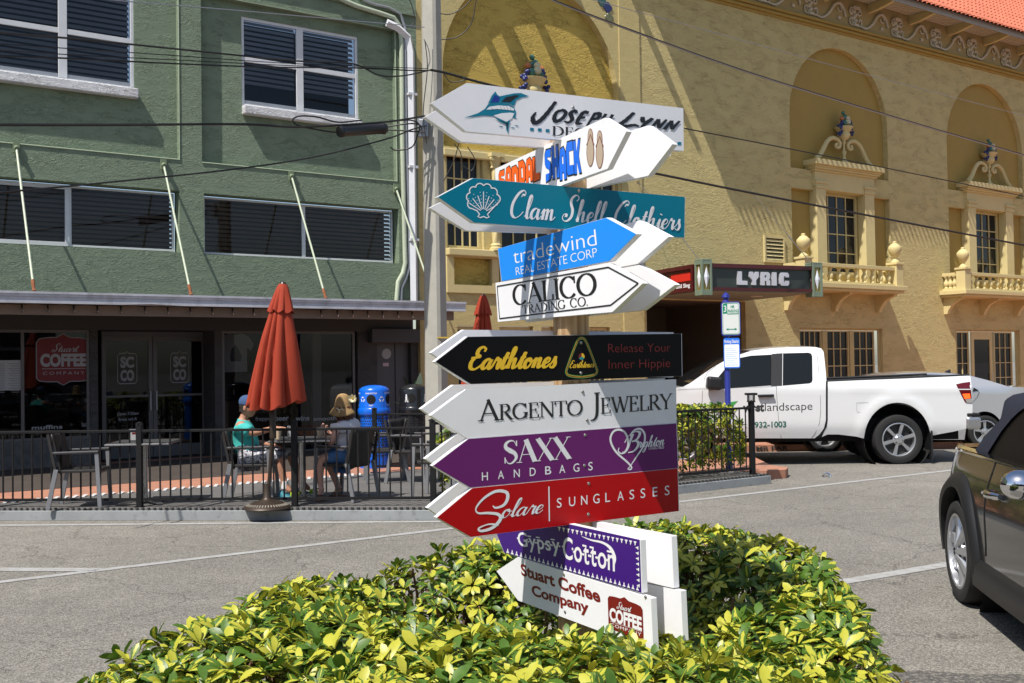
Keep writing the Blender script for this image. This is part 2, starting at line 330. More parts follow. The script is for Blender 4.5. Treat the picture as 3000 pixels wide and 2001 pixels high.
def serif(text, T=0.13, t=0.04, small=1.0, track=0.08, sl=0.13):
    """roman capitals with contrast and serifs; lower-case input gives small capitals"""
    G = Geo(); x = 0.0; zz = 0.0
    for ch in text:
        k = small if ch.islower() else 1.0; c = ch.upper(); g = Geo(); st = [0]
        def rb(pts, w):
            g.ribbon(pts, w if isinstance(w, list) else [w] * len(pts), st[0]); st[0] += 0.0004
        def V(x0, y0=0, y1=1, w=T, s0=True, s1=True):
            rb([Vector((x0, y0)), Vector((x0, y1))], w)
            if s0: S(x0, y0)
            if s1: S(x0, y1 - t)
        def S(x0, y0, l=sl): rb([Vector((x0 - l, y0 + t / 2)), Vector((x0 + l, y0 + t / 2))], t)
        def H(a, b, y): rb([Vector((a, y)), Vector((b, y))], t)
        def D(a, b, c_, d, w): rb([Vector((a, b)), Vector((c_, d))], w)
        def A(*a):
            p = arcp(*a); ws = []
            for i in range(len(p)):
                d = p[min(i + 1, len(p) - 1)] - p[max(i - 1, 0)]; ws.append(t + (T * 1.08 - t) * abs(d.y) / max(d.length, 1e-6))
            rb(p, ws)
        def K(a, b, y): rb([Vector((a, y)), Vector((a, b))], t * 1.6)
        adv = 0.7
        if c == 'A': D(.04, 0, .36, 1, t * 1.3); D(.33, 1, .70, 0, T); H(.14, .56, .34); S(.04, 0, sl * .9); S(.70, 0, sl); adv = .76
        elif c == 'B': V(.12); A(.3, .75, .2, .24, -90, 90); H(.1, .3, .98); A(.32, .26, .25, .25, -90, 90); H(.1, .32, .51); H(.1, .32, .02); adv = .66
        elif c == 'C': A(.42, .5, .38, .49, 42, 318); K(.72, .98, .66); adv = .80
        elif c == 'D': V(.12); A(.3, .5, .42, .48, -90, 90); H(.1, .32, .98); H(.1, .32, .02); adv = .80
        elif c == 'E': V(.12); H(.1, .5, .98); H(.1, .4, .52); H(.1, .54, .02); K(.5, .98, .78); K(.4, .62, .42); K(.54, .02, .24); adv = .62
        elif c == 'G': A(.42, .5, .38, .49, 42, 345); K(.72, .98, .7); V(.72, .06, .42, T, False, True); adv = .86
        elif c == 'I': V(.14); adv = .28
        elif c == 'J': rb(crom([(.22, 1), (.22, .5), (.2, .0), (.1, -.22), (-.08, -.28)]), [T] * 15 + [T - (T - t) * i / 13 for i in range(14)]); S(.22, .96); adv = .36
        elif c == 'L': V(.12); H(.1, .54, .02); K(.55, .02, .28); adv = .58
        elif c == 'N': V(.1, 0, 1, t * 1.3, True, False); V(.72, 0, 1, t * 1.3, False, True); D(.08, 1, .72, 0, T); S(.04, .96, sl * .8); adv = .82
        elif c == 'O': A(.44, .5, .40, .49, 0, 360); adv = .88
        elif c == 'R': V(.12); A(.3, .75, .22, .24, -90, 90); H(.1, .3, .98); H(.1, .3, .51); D(.3, .5, .66, 0, T); S(.68, 0, sl * .8); adv = .70
        elif c == 'S':
            p = crom([(.5, .78), (.42, .95), (.26, .985), (.09, .88), (.08, .7), (.26, .55), (.44, .42), (.49, .22), (.32, .02), (.15, .02), (.04, .22)], 5); n = len(p)
            rb(p, [t + (T - t) * max(0, 1 - abs(i / (n - 1) - .5) * 2.4) for i in range(n)]); K(.52, .98, .74); K(.03, .02, .28); adv = .56
        elif c == 'T': V(.36, 0, 1, T, True, False); H(.02, .70, .98); K(.03, .98, .76); K(.69, .98, .76); adv = .72
        elif c == 'W': D(.05, 1, .32, 0, T); D(.32, 0, .55, 1, t * 1.2); D(.5, 1, .75, 0, T); D(.75, 0, 1.0, 1, t * 1.2); S(.05, .96, sl * .9); S(.5, .96, sl * .7); S(1.0, .96, sl * .8); adv = 1.06
        elif c == 'X': D(.06, 1, .66, 0, T); D(.64, 1, .06, 0, t * 1.2); S(.07, .96, sl * .8); S(.64, .96, sl * .8); S(.06, 0, sl * .8); S(.66, 0, sl * .9); adv = .72
        elif c == 'Y': D(.04, 1, .36, .45, T); D(.68, 1, .36, .45, t * 1.2); V(.36, 0, .47, T, True, False); S(.05, .96, sl * .9); S(.68, .96, sl * .8); adv = .72
        elif c == '.': rb([Vector((.06, 0.0)), Vector((.06, .12))], .12); adv = .14
        elif c == ' ': adv = .42
        G.merge(g, x, 0, k, k, zz); zz += 0.00003; x += (adv + track) * k
    return G.norm()
SCR = {
 'a': (.92, [[(.64, .8), (.44, .98), (.16, .78), (.05, .35), (.2, .02), (.44, .2), (.66, .95)], [(.66, .95), (.6, .35), (.7, .03), (.84, .1), (.95, .35)]]),
 'l': (.52, [[(.0, .15), (.28, .8), (.46, 1.75), (.40, 2.12), (.27, 1.95), (.2, 1.3), (.18, .35), (.28, .02), (.44, .12), (.54, .35)]]),
 'm': (1.28, [[(.0, .5), (.13, .88), (.22, .9), (.2, .45), (.16, 0)], [(.18, .4), (.4, .9), (.54, .92), (.54, .5), (.5, 0)], [(.52, .4), (.76, .9), (.92, .92), (.92, .4), (.96, .06), (1.1, .08), (1.3, .35)]]),
 'n': (.98, [[(.0, .5), (.13, .88), (.22, .9), (.2, .45), (.16, 0)], [(.18, .4), (.42, .9), (.6, .92), (.6, .4), (.64, .06), (.8, .08), (1.0, .35)]]),
 'h': (.98, [[(.0, .15), (.25, .8), (.42, 1.75), (.36, 2.1), (.24, 1.95), (.2, 1.2), (.16, 0)], [(.18, .4), (.42, .9), (.6, .92), (.6, .4), (.64, .06), (.8, .08), (1.0, .35)]]),
 'e': (.62, [[(.0, .2), (.2, .42), (.48, .62), (.5, .88), (.32, .98), (.12, .72), (.08, .3), (.24, .02), (.46, .12), (.64, .38)]]),
 'o': (.72, [[(.42, .95), (.18, .86), (.05, .45), (.18, .04), (.4, .06), (.58, .42), (.52, .84), (.4, .95), (.46, .72), (.76, .7)]]),
 't': (.56, [[(.0, .3), (.36, 1.62), (.26, .9), (.22, .25), (.32, .02), (.46, .1), (.58, .35)], [(.06, 1.06), (.54, 1.1)]]),
 'i': (.46, [[(.0, .4), (.2, .95), (.17, .4), (.22, .05), (.36, .06), (.48, .35)], [(.22, 1.38), (.27, 1.46)]]),
 'r': (.66, [[(.0, .3), (.16, .95), (.22, 1.08), (.32, .88), (.5, .9), (.46, .45), (.5, .08), (.58, .06), (.68, .35)]]),
 's': (.56, [[(.0, .2), (.22, .6), (.34, 1.08), (.38, .78), (.5, .35), (.4, .04), (.2, .02), (.08, .15)], [(.4, .04), (.58, .35)]]),
 'u': (.9, [[(.0, .5), (.1, .92), (.08, .4), (.18, .03), (.4, .15), (.58, .92)], [(.58, .92), (.56, .3), (.64, .04), (.78, .1), (.92, .38)]]),
 'b': (.7, [[(.0, .15), (.25, .8), (.42, 1.75), (.36, 2.1), (.24, 1.95), (.16, 1.0), (.14, .25), (.3, .02), (.52, .25), (.5, .7), (.34, .88), (.2, .7)], [(.5, .7), (.72, .62)]]),
 'g': (.8, [[(.6, .8), (.42, .98), (.14, .75), (.06, .35), (.2, .05), (.44, .25), (.62, .95)], [(.62, .95), (.54, .1), (.42, -.7), (.2, -.95), (.06, -.7), (.3, -.3), (.82, .35)]]),
 'v': (.72, [[(.0, .5), (.12, .95), (.2, .5), (.26, .04), (.46, .35), (.58, .9), (.5, .95), (.74, .8)]]),
 'C': (1.25, [[(.78, 1.72), (.86, 1.95), (1.02, 1.86), (1.06, 2.1), (.86, 2.26), (.5, 1.95), (.18, 1.15), (.2, .35), (.5, .0), (.86, .2), (1.1, .55)]]),
 'S': (1.15, [[(.92, 1.75), (1.06, 1.95), (1.0, 2.18), (.76, 2.24), (.5, 1.95), (.52, 1.5), (.72, 1.0), (.74, .45), (.5, .06), (.18, .02), (.02, .3), (.12, .58), (.3, .55), (.28, .34)]]),
 'E': (1.0, [[(.86, 1.5), (.9, 1.72), (.66, 1.9), (.4, 1.7), (.38, 1.3), (.62, 1.08), (.3, .98), (.12, .6), (.2, .14), (.5, .0), (.8, .2), (1.0, .45)], [(.02, .98), (.7, 1.04)]]),
 'B': (1.2, [[(.42, 1.9), (.34, 1.2), (.22, .3), (.02, .0), (-.08, .2)], [(-.1, 1.1), (.1, 1.75), (.6, 2.1), (1.0, 1.9), (.9, 1.3), (.5, 1.1)], [(.5, 1.1), (.95, 1.05), (1.12, .6), (.86, .08), (.4, .0)]]),
}
def script(text, T=0.2, t=0.06, slant=0.35, caps=1.0):
    G = Geo(); x = 0.0; zz = 0.0
    for ch in text:
        if ch == ' ': x += .7; continue
        adv, strokes = SCR[ch]; k = caps if ch.isupper() else 1.0
        for s_ in strokes:
            p = crom([(a * k, b * k) for a, b in s_], 6); n = len(p); ws = []
            for i in range(n):
                d = p[min(i + 1, n - 1)] - p[max(i - 1, 0)]; ws.append(t + (T - t) * max(0.0, -d.y + .15 * abs(d.x)) / max(d.length, 1e-6) if d.length else t)
            ws = [(ws[max(i - 1, 0)] + ws[i] + ws[min(i + 1, n - 1)]) / 3 for i in range(n)]
            if ch == 'i' and s_ is strokes[-1]: ws = [T * 1.1] * n
            g = Geo(); g.ribbon(p, ws); G.merge(g, x, 0, 1, 1, zz); zz += 0.0003
        x += adv * k
    return G.shear(slant).norm()
_fcache = {}
def sans(text, bold=0.0, shear=0.0, track=1.0):
    """built-in font, capital height 1"""
    cu = bpy.data.curves.new("txt", 'FONT'); cu.body = text; cu.size = 1.0; cu.offset = bold; cu.shear = shear; cu.space_character = track; cu.fill_mode = 'FRONT'; cu.resolution_u = 4
    o = bpy.data.objects.new("txt", cu); COL.objects.link(o); dg = bpy.context.evaluated_depsgraph_get(); me = bpy.data.meshes.new_from_object(o.evaluated_get(dg))
    G = Geo(); k = 1 / 0.729
    G.v = [(v.co.x * k, v.co.y * k, 0.0) for v in me.vertices]; G.f = [tuple(p.vertices) for p in me.polygons]
    bpy.data.objects.remove(o); bpy.data.curves.remove(cu); bpy.data.meshes.remove(me)
    return G.norm()
def lines(segs, w):
    G = Geo(); z = 0
    for s_ in segs: G.ribbon([Vector(p) for p in s_], [w] * len(s_), z); z += 0.0003
    G.w = 1.0
    return G
class Plane:
    """a board or wall plane: photo pixel -> point on it"""
    def __init__(s, P, N): s.P = Vector(P); s.N = Vector(N).normalized()
    def __call__(s, px, py): return pl(px, py, s.P, s.N)
    def off(s, d): return Plane(s.P + s.N * d, s.N)
def decal(name, geo, plane, p0, p1, p2, m, parent, lift=0.0015, label=None, unit=False):
    """fits geo (x 0..w, y 0..1) to baseline p0-p1 and cap-height point p2 above p0 (photo pixels on plane)"""
    A, B, C = plane(*p0), plane(*p1), plane(*p2); w = 1.0 if unit else geo.w
    mb = MB(); ex = (B - A) / w; ey = C - A
    mb.add([A + ex * x + ey * y + plane.N * (.0005 + lift * .35 + z * .4) for x, y, z in geo.v], geo.f)
    return mb.build(name, m, parent, label=label)
# outline of the coffee badge (used on a board and on the cafe window)
bad = [(0, .1), (.05, .04), (.18, .02), (.38, .02), (.5, -.06), (.62, .02), (.82, .02), (.95, .04), (1, .1), (1, .86), (.95, .94), (.82, .965), (.62, .975), (.5, 1.05), (.38, .975), (.18, .965), (.05, .94), (0, .86)]
WINK = paint("white_vinyl", (0.74, 0.74, 0.76), 0.4); REDI = paint("dark_red_vinyl", (0.17, 0.009, 0.007), 0.4)
# ------------------------------------------------------------------ facade frame shared by the two buildings
_d = ray(6000, 1005); FA = math.pi / 2 - math.atan2(_d.x, _d.y)
FU = Vector((math.cos(FA), math.sin(FA), 0)); FN = Vector((FU.y, -FU.x, 0)); FP = dp(380, 1343, 18.3); FP.z = 0
def W(s, z, off=0.0): return FP + FU * s + FN * off + Vector((0, 0, z))
def fs(px, py, off=0.0):
    q = pl(px, py, FP + FN * off, FN) - FP; return (q.dot(FU), q.z)
FW = lambda s, z, d: W(s, z, d)
def fbox(m, s0, s1, z0, z1, o0, o1):
    """box on the facade: along, up, outward"""
    m.add([W(s, z, o) for z in (z0, z1) for o in (o1, o0) for s in (s0, s1)], [(0, 2, 3, 1), (4, 5, 7, 6), (0, 1, 5, 4), (2, 6, 7, 3), (0, 4, 6, 2), (1, 3, 7, 5)]); return m
def rect(s0, s1, z0, z1): return [(s0, z0), (s1, z0), (s1, z1), (s0, z1)]
green_st = stucco("green_stucco", (0.185, 0.235, 0.165), 6.0, 0.009)
green_light = mat("green_reveal_paint", (0.17, 0.215, 0.13), 0.8)
white_st = stucco("white_sill_stucco", (0.62, 0.62, 0.63), 7, 0.012, .04)
frame_w = mat("white_window_frame", (0.60, 0.61, 0.63), 0.45, var=.06, vscale=5)
rust = mat("rusted_iron", (0.22, 0.075, 0.03), 0.9, var=.4, vscale=30, bump=.5, bscale=120, bdist=.004)
pale_green = mat("pale_green_pipe_paint", (0.42, 0.47, 0.35), 0.5, var=.08, vscale=9)
grey_metal = mat("galvanised_steel", (0.36, 0.37, 0.39), 0.45, 0.6, var=.12, vscale=10)
dark_glass = glassmat("dark_window_glass", (0.012, 0.013, 0.016))
clear_glass = glassmat("shop_window_glass", clear=0.55)
blind_m = mat("window_blind", (0.30, 0.32, 0.36), 0.5); blind_b = mat("brown_blind", (0.20, 0.135, 0.09), 0.5)
gb = thing("green_building", "two storey green stucco building with a cafe under its flat metal awning", "building", FP, FA)
SEAM = 5.82
def r4(a, b, c, d): return [a, b, c, d]
rec1 = [(-14, fs(41, 420)[1]), fs(526, 468), (fs(526, 468)[0], 9.9), (-14, 9.9)]
rec2 = [(fs(592, 476)[0], fs(592, 476)[1]), (fs(1163, 531)[0], fs(592, 476)[1]), (fs(1163, 531)[0], fs(720, 5)[1]), (fs(592, 476)[0], fs(720, 5)[1])]
b1z0, b1z1 = fs(526, 739)[1], fs(526, 559)[1]; b1s = fs(526, 640)[0]
b2s0, b2s1 = fs(598, 640)[0], fs(1169, 690)[0]; b2z0, b2z1 = fs(598, 745)[1], fs(598, 566)[1]
band1 = rect(-9, b1s, b1z0, b1z1); band2 = rect(b2s0, b2s1, b2z0, b2z1)
m = MB(); m.prism(rect(-16, SEAM, 2.72, 12.2), [rec1[::1], rec2, band1, band2], FW, 0, -0.14, back=False)
m.build("wall", green_st, gb)
# recessed panels with the upper windows
w1 = (fs(-430, 200, -.14)[0], fs(393, 200, -.14)[0], fs(0, 212, -.14)[1], 9.6)
w2 = (fs(708, 200, -.14)[0], fs(1049, 200, -.14)[0], fs(708, 310, -.14)[1], fs(720, 49, -.14)[1])
m = MB(); m.prism(rect(-14.2, rec1[1][0] + .01, rec1[0][1] - .01, 9.91), [rect(*w1)], FW, -.14, -.26, back=False)
m.prism(rect(rec2[0][0] - .01, rec2[1][0] + .01, rec2[0][1] - .01, rec2[2][1] + .01), [rect(*w2)], FW, -.14, -.26, back=False); m.build("recessed_wall", green_st, gb)
def sash(w, cols, midz, o, name="window"):
    """white two by two sash window in a hole w, with blinds behind the glass"""
    s0, s1, z0, z1 = w; f = MB(); t_ = .055
    cs = [s0] + cols + [s1]
    fbox(f, s0, s1, z0, z0 + t_, o - .06, o); fbox(f, s0, s1, z1 - t_, z1, o - .06, o)
    for i, c in enumerate(cs):
        a, b = (c, c + t_) if i == 0 else ((c - t_, c) if i == len(cs) - 1 else (c - .07, c + .07))
        fbox(f, a, b, z0 + t_, z1 - t_, o - .06, o + .002)
    wn = f.build(name, frame_w, gb, bevel=.004)
    for i in range(len(cs) - 1):
        a = cs[i] + (.07 if i else t_); b = cs[i + 1] - (.07 if i < len(cs) - 2 else t_)
        r_ = MB(); fbox(r_, a, b, midz - .045, midz + .045, o - .05, o - .004); r_.build("meeting_rail", frame_w, wn, bevel=.004)
        r_ = MB(); fbox(r_, a, b, z0 + t_, z0 + t_ + .07, o - .05, o - .012); r_.build("bottom_rail", grey_metal, wn)
        bl = MB(); zz = midz - (z1 - z0) * .26
        while zz < z1 - t_:
            bl.add([W(a, zz, o - .10), W(b, zz, o - .10), W(b, zz + .075, o - .15), W(a, zz + .075, o - .15)], [(0, 1, 2, 3)]); zz += .095
        bl.build("blind", blind_m, wn)
        for k, (za_, zb_) in enumerate(((z0 + t_ + .07, midz - .045), (midz + .045, z1 - t_))):
            p = MB(); p.add([W(a, za_, o - .03), W(b, za_, o - .03), W(b, zb_, o - .03), W(a, zb_, o - .03)], [(0, 1, 2, 3)]); p.build("pane", MT.setdefault('pg', glassmat("upper_pane_glass", clear=.7)), wn)
    return wn
sash(w1, [fs(-60, 200, -.14)[0] - .4, fs(185, 200, -.14)[0]], fs(0, 60, -.14)[1], -.16)
sash(w2, [fs(880, 200, -.14)[0]], fs(712, 171, -.14)[1], -.16)
for w, e in ((w1, .04), (w2, .01)):
    q = MB(); zt = w[2]; fbox(q, w[0] - e, w[1] + e, zt - .175, zt, -.139, .02); q.build("window_sill", white_st, gb, bevel=.02)
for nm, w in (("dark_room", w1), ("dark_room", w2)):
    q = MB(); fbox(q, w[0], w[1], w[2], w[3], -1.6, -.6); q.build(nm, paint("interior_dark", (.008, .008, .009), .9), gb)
# lower strip windows with brown blinds
def strip(w, splits, o, thick):
    s0, s1, z0, z1 = w
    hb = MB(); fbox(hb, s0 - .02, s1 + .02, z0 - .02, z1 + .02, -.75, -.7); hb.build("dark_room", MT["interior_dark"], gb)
    rv = MB(); rv.prism(rect(s0 - .03, s1 + .03, z0 - .03, z1 + .03), [rect(s0, s1, z0, z1)], FW, -.141, -.3, back=False); rv.build("window_reveal", green_light, gb)
    cs = [s0 + .04] + splits + [s1 - .04]
    for i in range(len(cs) - 1):
        a, b = cs[i], cs[i + 1]; t_ = thick[i]; f = MB(); o2 = o + (.02 if t_ > .05 else 0)
        fbox(f, a, b, z0 + .03, z0 + .03 + t_, o2 - .05, o2); fbox(f, a, b, z1 - .03 - t_, z1 - .03, o2 - .05, o2)
        fbox(f, a, a + t_, z0 + .03 + t_, z1 - .03 - t_, o2 - .05, o2); fbox(f, b - t_, b, z0 + .03 + t_, z1 - .03 - t_, o2 - .05, o2)
        if t_ > .05: fbox(f, (a + b) / 2 - .04, (a + b) / 2 + .04, z0 + .03 + t_, z1 - .03 - t_, o2 - .05, o2 - .003)
        wn = f.build("strip_window", frame_w, gb, bevel=.003)
        bl = MB(); zz = z0 + .05
        while zz < z1 - .06: bl.add([W(a, zz, o - .11), W(b, zz, o - .11), W(b, zz + .062, o - .16), W(a, zz + .062, o - .16)], [(0, 1, 2, 3)]); zz += .082
        bl.build("blind", blind_b, wn)
        p = MB(); p.add([W(a + t_, z0 + .03, o - .03), W(b - t_, z0 + .03, o - .03), W(b - t_, z1 - .03, o - .03), W(a + t_, z1 - .03, o - .03)], [(0, 1, 2, 3)]); p.build("pane", MT['pg'], wn)
strip((-9, b1s, b1z0, b1z1), [fs(-560, 640, -.2)[0], fs(203, 640, -.2)[0]], -.2, [.035, .07, .035])
strip((b2s0, b2s1, b2z0, b2z1), [fs(890, 690, -.2)[0]], -.2, [.035, .035])
q = MB()
for r_ in (rec1, rec2): q.tube([W(*r_[0], .002), W(*r_[1], .002), W(*r_[2], .002)], .014, 6)
q.tube([W(rec2[2][0] - .001, rec2[2][1], .002), W(rec2[3][0], rec2[3][1], .002)], .01, 5); q.build("lit_edge_bead", mat("sunlit_edge_green", (.30, .36, .25), .7), gb)  # pale tone paints the sun caught along the recess edges
# parapet beam at the top
q = MB(); fbox(q, rec2[0][0] - .2, SEAM - .02, rec2[2][1] + .34, 9.2, .002, .05); q.build("parapet_band", green_st, gb, bevel=.01)
# awning: gutter, beam, soffit
AO = 1.65
gut = mat("weathered_aluminium", (0.52, 0.53, 0.57), 0.5, 0.1, var=.12, vscale=4, dirt=((.25, .25, .26), 2.5, .5, .8))
prof = [(0, 2.785), (.0, 2.83), (-.012, 2.835), (-.012, 2.88), (.006, 2.89), (.006, 2.925), (.02, 2.93), (.02, 2.965), (-.1, 2.965), (-.1, 2.785)]
m = MB(); n = 40
def gutp(i, k):
    s = -14 + (5.92 + 14) * i / n; dent = .03 * math.exp(-((s - fs(430, 890, AO)[0]) / .12) ** 2) if k < 4 else 0
    return W(s, prof[k][1] + dent, AO + prof[k][0])
for i in range(n + 1): m.v += [gutp(i, k) for k in range(len(prof))]
for i in range(n):
    for k in range(len(prof)):
        a = i * len(prof) + k; b = i * len(prof) + (k + 1) % len(prof); m.f.append((a, b, b + len(prof), a + len(prof)))
m.f.append(tuple(range(len(prof)))[::-1]); m.f.append(tuple(n * len(prof) + k for k in range(len(prof))))
aw = m.build("awning", gut, gb)
q = MB(); fbox(q, -14, 5.8, 2.62, 2.80, AO - .32, AO - .26); q.build("beam", mat("painted_wood_beam", (.22, .165, .125), .7, var=.1, vscale=5), aw)
q = MB(); fbox(q, -14, 5.88, 2.80, 2.90, 0.005, AO - .101); q.build("deck", mat("awning_soffit_grey", (.08, .077, .073), .8), aw)
# tie rods from wall to awning edge
for (ax_, ay, bx, by) in ((47, 432, 106, 852), (478, 482, 563, 862), (852, 515, 960, 870), (1158, 552, 1290, 876)):
    a = fs(ax_, ay); A = W(a[0], a[1], .03); b = W(a[0] + (.0), 2.97, AO - .1); mid = A.lerp(b, .925)
    q = MB(); q.tube([A, mid], .019, 8); rd = q.build("tie_rod", pale_green, gb, smooth=True)
    q = MB(); q.tube([A - Vector((0, 0, .0)) + FN * -.03, A + FN * .05 + Vector((0, 0, -.03))], [.05, .035], 8); q.box(-.05, .05, -.012, .02, -.09, .09, Matrix.Translation(A) @ Matrix.Rotation(FA, 4, 'Z')); q.build("anchor", green_light, rd)
    q = MB(); q.tube([mid, A.lerp(b, .945), A.lerp(b, .985), b], [.022, .03, .022, .04], 7); q.build("turnbuckle", rust, rd)
# conduits and downpipe at the right hand edge
def zz2(x, y): return (650 + x * .29787, y * .29787)
def zz4(x, y): return (650 + x * .3189, 420 + y * .3189)
def fpath(pts, o): return [W(*fs(px, py, o), o) for px, py in pts]
for nm, pts, r_, mt in (("conduit", [zz2(1100, -60), zz2(1200, 5), zz2(1330, 60), zz2(1560, 130), zz2(1690, 175), zz2(1745, 250), zz2(1765, 400), zz2(1770, 800), zz2(1775, 1400), zz4(1672, 600), zz4(1685, 1100), zz4(1665, 1190), zz4(1620, 1270), zz4(1605, 1450)], .048, pale_green),
                        ("conduit", [zz2(1330, -60), zz2(1400, 5), zz2(1500, 45), zz2(1640, 75), zz2(1755, 140), zz2(1800, 270), zz2(1806, 800), zz2(1812, 1400), zz4(1712, 600), zz4(1722, 1130), zz4(1690, 1240), zz4(1650, 1330), zz4(1645, 1450)], .032, grey_metal)):
    q = MB(); q.tube(fpath(pts, .07), r_, 10); q.build(nm, mt, gb, smooth=True)
s_dp = fs(1207, 400, .1)[0]; q = MB()
q.tube([W(s_dp - .55, 8.72, .1), W(s_dp - .3, 8.66, .1), W(s_dp - .06, 8.5, .1), W(s_dp, 8.2, .1), W(s_dp, 2.95, .1)], .085, 4); q.build("downpipe", mat("white_pvc", (.62, .63, .66), .4, var=.05), gb, smooth=True, angle=20)
for z_ in (4.3, 5.8, 7.3): q = MB(); fbox(q, s_dp - .1, s_dp + .1, z_, z_ + .05, .0, .175); q.build("pipe_strap", paint("white_strap", (.55, .56, .58), .5), gb)

# ---- shop front under the awning
SO = -.15; DO = -.78
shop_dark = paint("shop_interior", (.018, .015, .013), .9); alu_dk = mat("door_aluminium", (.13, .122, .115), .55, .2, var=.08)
pier_m = stucco("shop_pier", (.075, .072, .07), 6, .01); stone = mat("rubble_stone", (.11, .105, .095), .85, var=.35, vscale=7, bump=.9, bscale=9, bdist=.03, distort=1)
dL, dR = fs(298, 1100, DO)[0], fs(604, 1100, DO)[0]; sL = fs(268, 1100, SO)[0]; sR = fs(640, 1100, SO)[0]; wR = fs(1040, 1100, SO)[0]
dz = fs(450, 984, DO)[1]
m = MB(); fbox(m, -14, SEAM - .15, 2.45, 2.719, SO - .3, -.02); m.build("shop_header", mat("dark_header", (.05, .047, .045), .8), gb)
for a, b, c, d in ((sL - .03, sL + .1, DO - .1, SO + .04), (sR - .08, sR + .06, DO - .1, SO + .04), (fs(1046, 1100, SO)[0], fs(1102, 1100, SO)[0], SO - .3, SO + .05), (fs(1224, 1100, SO)[0], SEAM - .16, SO - .3, SO + .05)):
    m = MB(); fbox(m, a, b, PZ, 2.45, c, d); m.build("shop_pier", pier_m, gb)
m = MB(); fbox(m, -14, sL - .031, PZ, fs(100, 1292, SO)[1], SO - .25, SO + .06); fbox(m, sR + .061, wR, PZ, fs(800, 1330, SO)[1], SO - .25, SO + .05); m.build("rubble_base", stone, gb)
bz = fs(100, 1292, SO)[1]
def wglass(s0, s1, z0, z1, o, nm="shop_window", muls=()):
    f = MB(); t_ = .05
    fbox(f, s0, s1, z1 - t_, z1, o - .05, o + .01); fbox(f, s0, s1, z0, z0 + t_, o - .05, o + .012)
    for c in [s0 + t_ / 2, s1 - t_ / 2] + list(muls): fbox(f, c - t_ / 2, c + t_ / 2, z0 + t_, z1 - t_, o - .05, o + .01)
    w = f.build(nm, alu_dk, gb); p = MB(); p.add([W(s0, z0, o - .02), W(s1, z0, o - .02), W(s1, z1, o - .02), W(s0, z1, o - .02)], [(0, 1, 2, 3)]); p.build("pane", clear_glass, w); return w
lw = wglass(-9, sL - .032, bz, 2.448, SO, muls=(fs(66, 1100, SO)[0],))
rw = wglass(sR + .062, wR, fs(800, 1330, SO)[1], 2.448, SO)
# entrance doors
m = MB(); fbox(m, dL, dR, dz, 2.448, DO - .05, DO); m.build("transom_panel", mat("transom_grey", (.14, .137, .135), .7), gb)
mid = fs(448, 1100, DO)[0]
for k, (a, b) in enumerate(((dL, mid - .004), (mid + .004, dR))):
    f = MB(); t_ = .075
    fbox(f, a, b, dz - .10, dz - .002, DO - .05, DO); fbox(f, a, b, PZ + .012, PZ + .23, DO - .05, DO)
    for c0, c1 in ((a, a + t_), (b - t_, b)): fbox(f, c0, c1, PZ + .23, dz - .1, DO - .05, DO)
    d_ = f.build("door", alu_dk, gb, bevel=.004)
    p = MB(); p.add([W(a + t_, PZ + .23, DO - .025), W(b - t_, PZ + .23, DO - .025), W(b - t_, dz - .1, DO - .025), W(a + t_, dz - .1, DO - .025)], [(0, 1, 2, 3)]); p.build("pane", clear_glass, d_)
    f = MB(); fbox(f, a + t_, b - t_, 1.25, 1.29, DO - .045, DO - .01); f.build("push_bar", alu_dk, d_)
    hx = b - .05 if k == 0 else a + .05; f = MB(); f.tube([W(hx, 1.0, DO), W(hx, 1.0, DO + .05), W(hx, 1.35, DO + .05), W(hx, 1.35, DO)], .012, 7); f.build("handle", ALU, d_, smooth=True)
    # sticker logo on the glass
    c = (a + b) / 2; DP = Plane(W(c, 0, DO - .022), FN)
    def on(geo, s0, s1, z0, z1, nm, mt, par, o):
        mb = MB(); mb.add([W(s0 + (s1 - s0) * x / geo.w, z0 + (z1 - z0) * y, o + z) for x, y, z in geo.v], geo.f); return mb.build(nm, mt, par)
    wv = paint("white_window_vinyl", (.30, .30, .30), .6)
    on(sans("SC", .05), c - .12, c + .12, 1.80, 1.99, "lettering", wv, d_, DO - .018); on(sans("CO", .05), c - .12, c + .12, 1.56, 1.75, "lettering", wv, d_, DO - .018)
    G = Geo(); pts = [Vector(p) for p in ((.1, 0), (.9, 0), (1, .08), (1, .92), (.9, 1), (.6, 1.0), (.5, 1.06), (.4, 1.0), (.1, 1), (0, .92), (0, .08), (.1, 0))]; G.ribbon(pts, [.03] * len(pts)); G.w = 1
    on(G, c - .17, c + .17, 1.5, 2.05, "logo_outline", wv, d_, DO - .018)
    if k == 0:
        on(sans("Open 7:30am", .02), c - .18, c + .2, 0.93, 0.985, "lettering", wv, d_, DO - .018); on(sans("free wi-fi", .02), c - .16, c + .16, 0.83, 0.885, "lettering", wv, d_, DO - .018)
# window words and badge
GREYV = paint("grey_window_vinyl", (.18, .18, .18), .6); wv = MT["white_window_vinyl"]
def word(txt, px0, px1, py0, py1, par, o=SO - .012, bold=.02, mt=GREYV):
    a = fs(px0, py1, o); b = fs(px1, py0, o); return on(sans(txt, bold), a[0], b[0], a[1], a[1] + (b[1] - a[1]) * 1.0, "lettering", mt, par, o)
word("muffins", 93, 183, 1243, 1259, lw, mt=wv); word("lattes", 240, 268, 1234, 1250, lw)
word("frappes", 748, 800, 1219, 1233, rw); word("beer", 806, 846, 1216, 1233, rw, mt=wv); word("wine", 866, 906, 1216, 1233, rw, mt=wv); word("smoothies", 918, 1010, 1217, 1233, rw, mt=wv)
BO = SO - .014
ba = fs(107, 1122, BO); bb = fs(262, 985, BO)
G = Geo(); G.poly(bad); G.w = 1; on(G, ba[0], bb[0], ba[1], bb[1], "coffee_badge", paint("badge_red", (.14, .006, .008), .6), lw, BO)
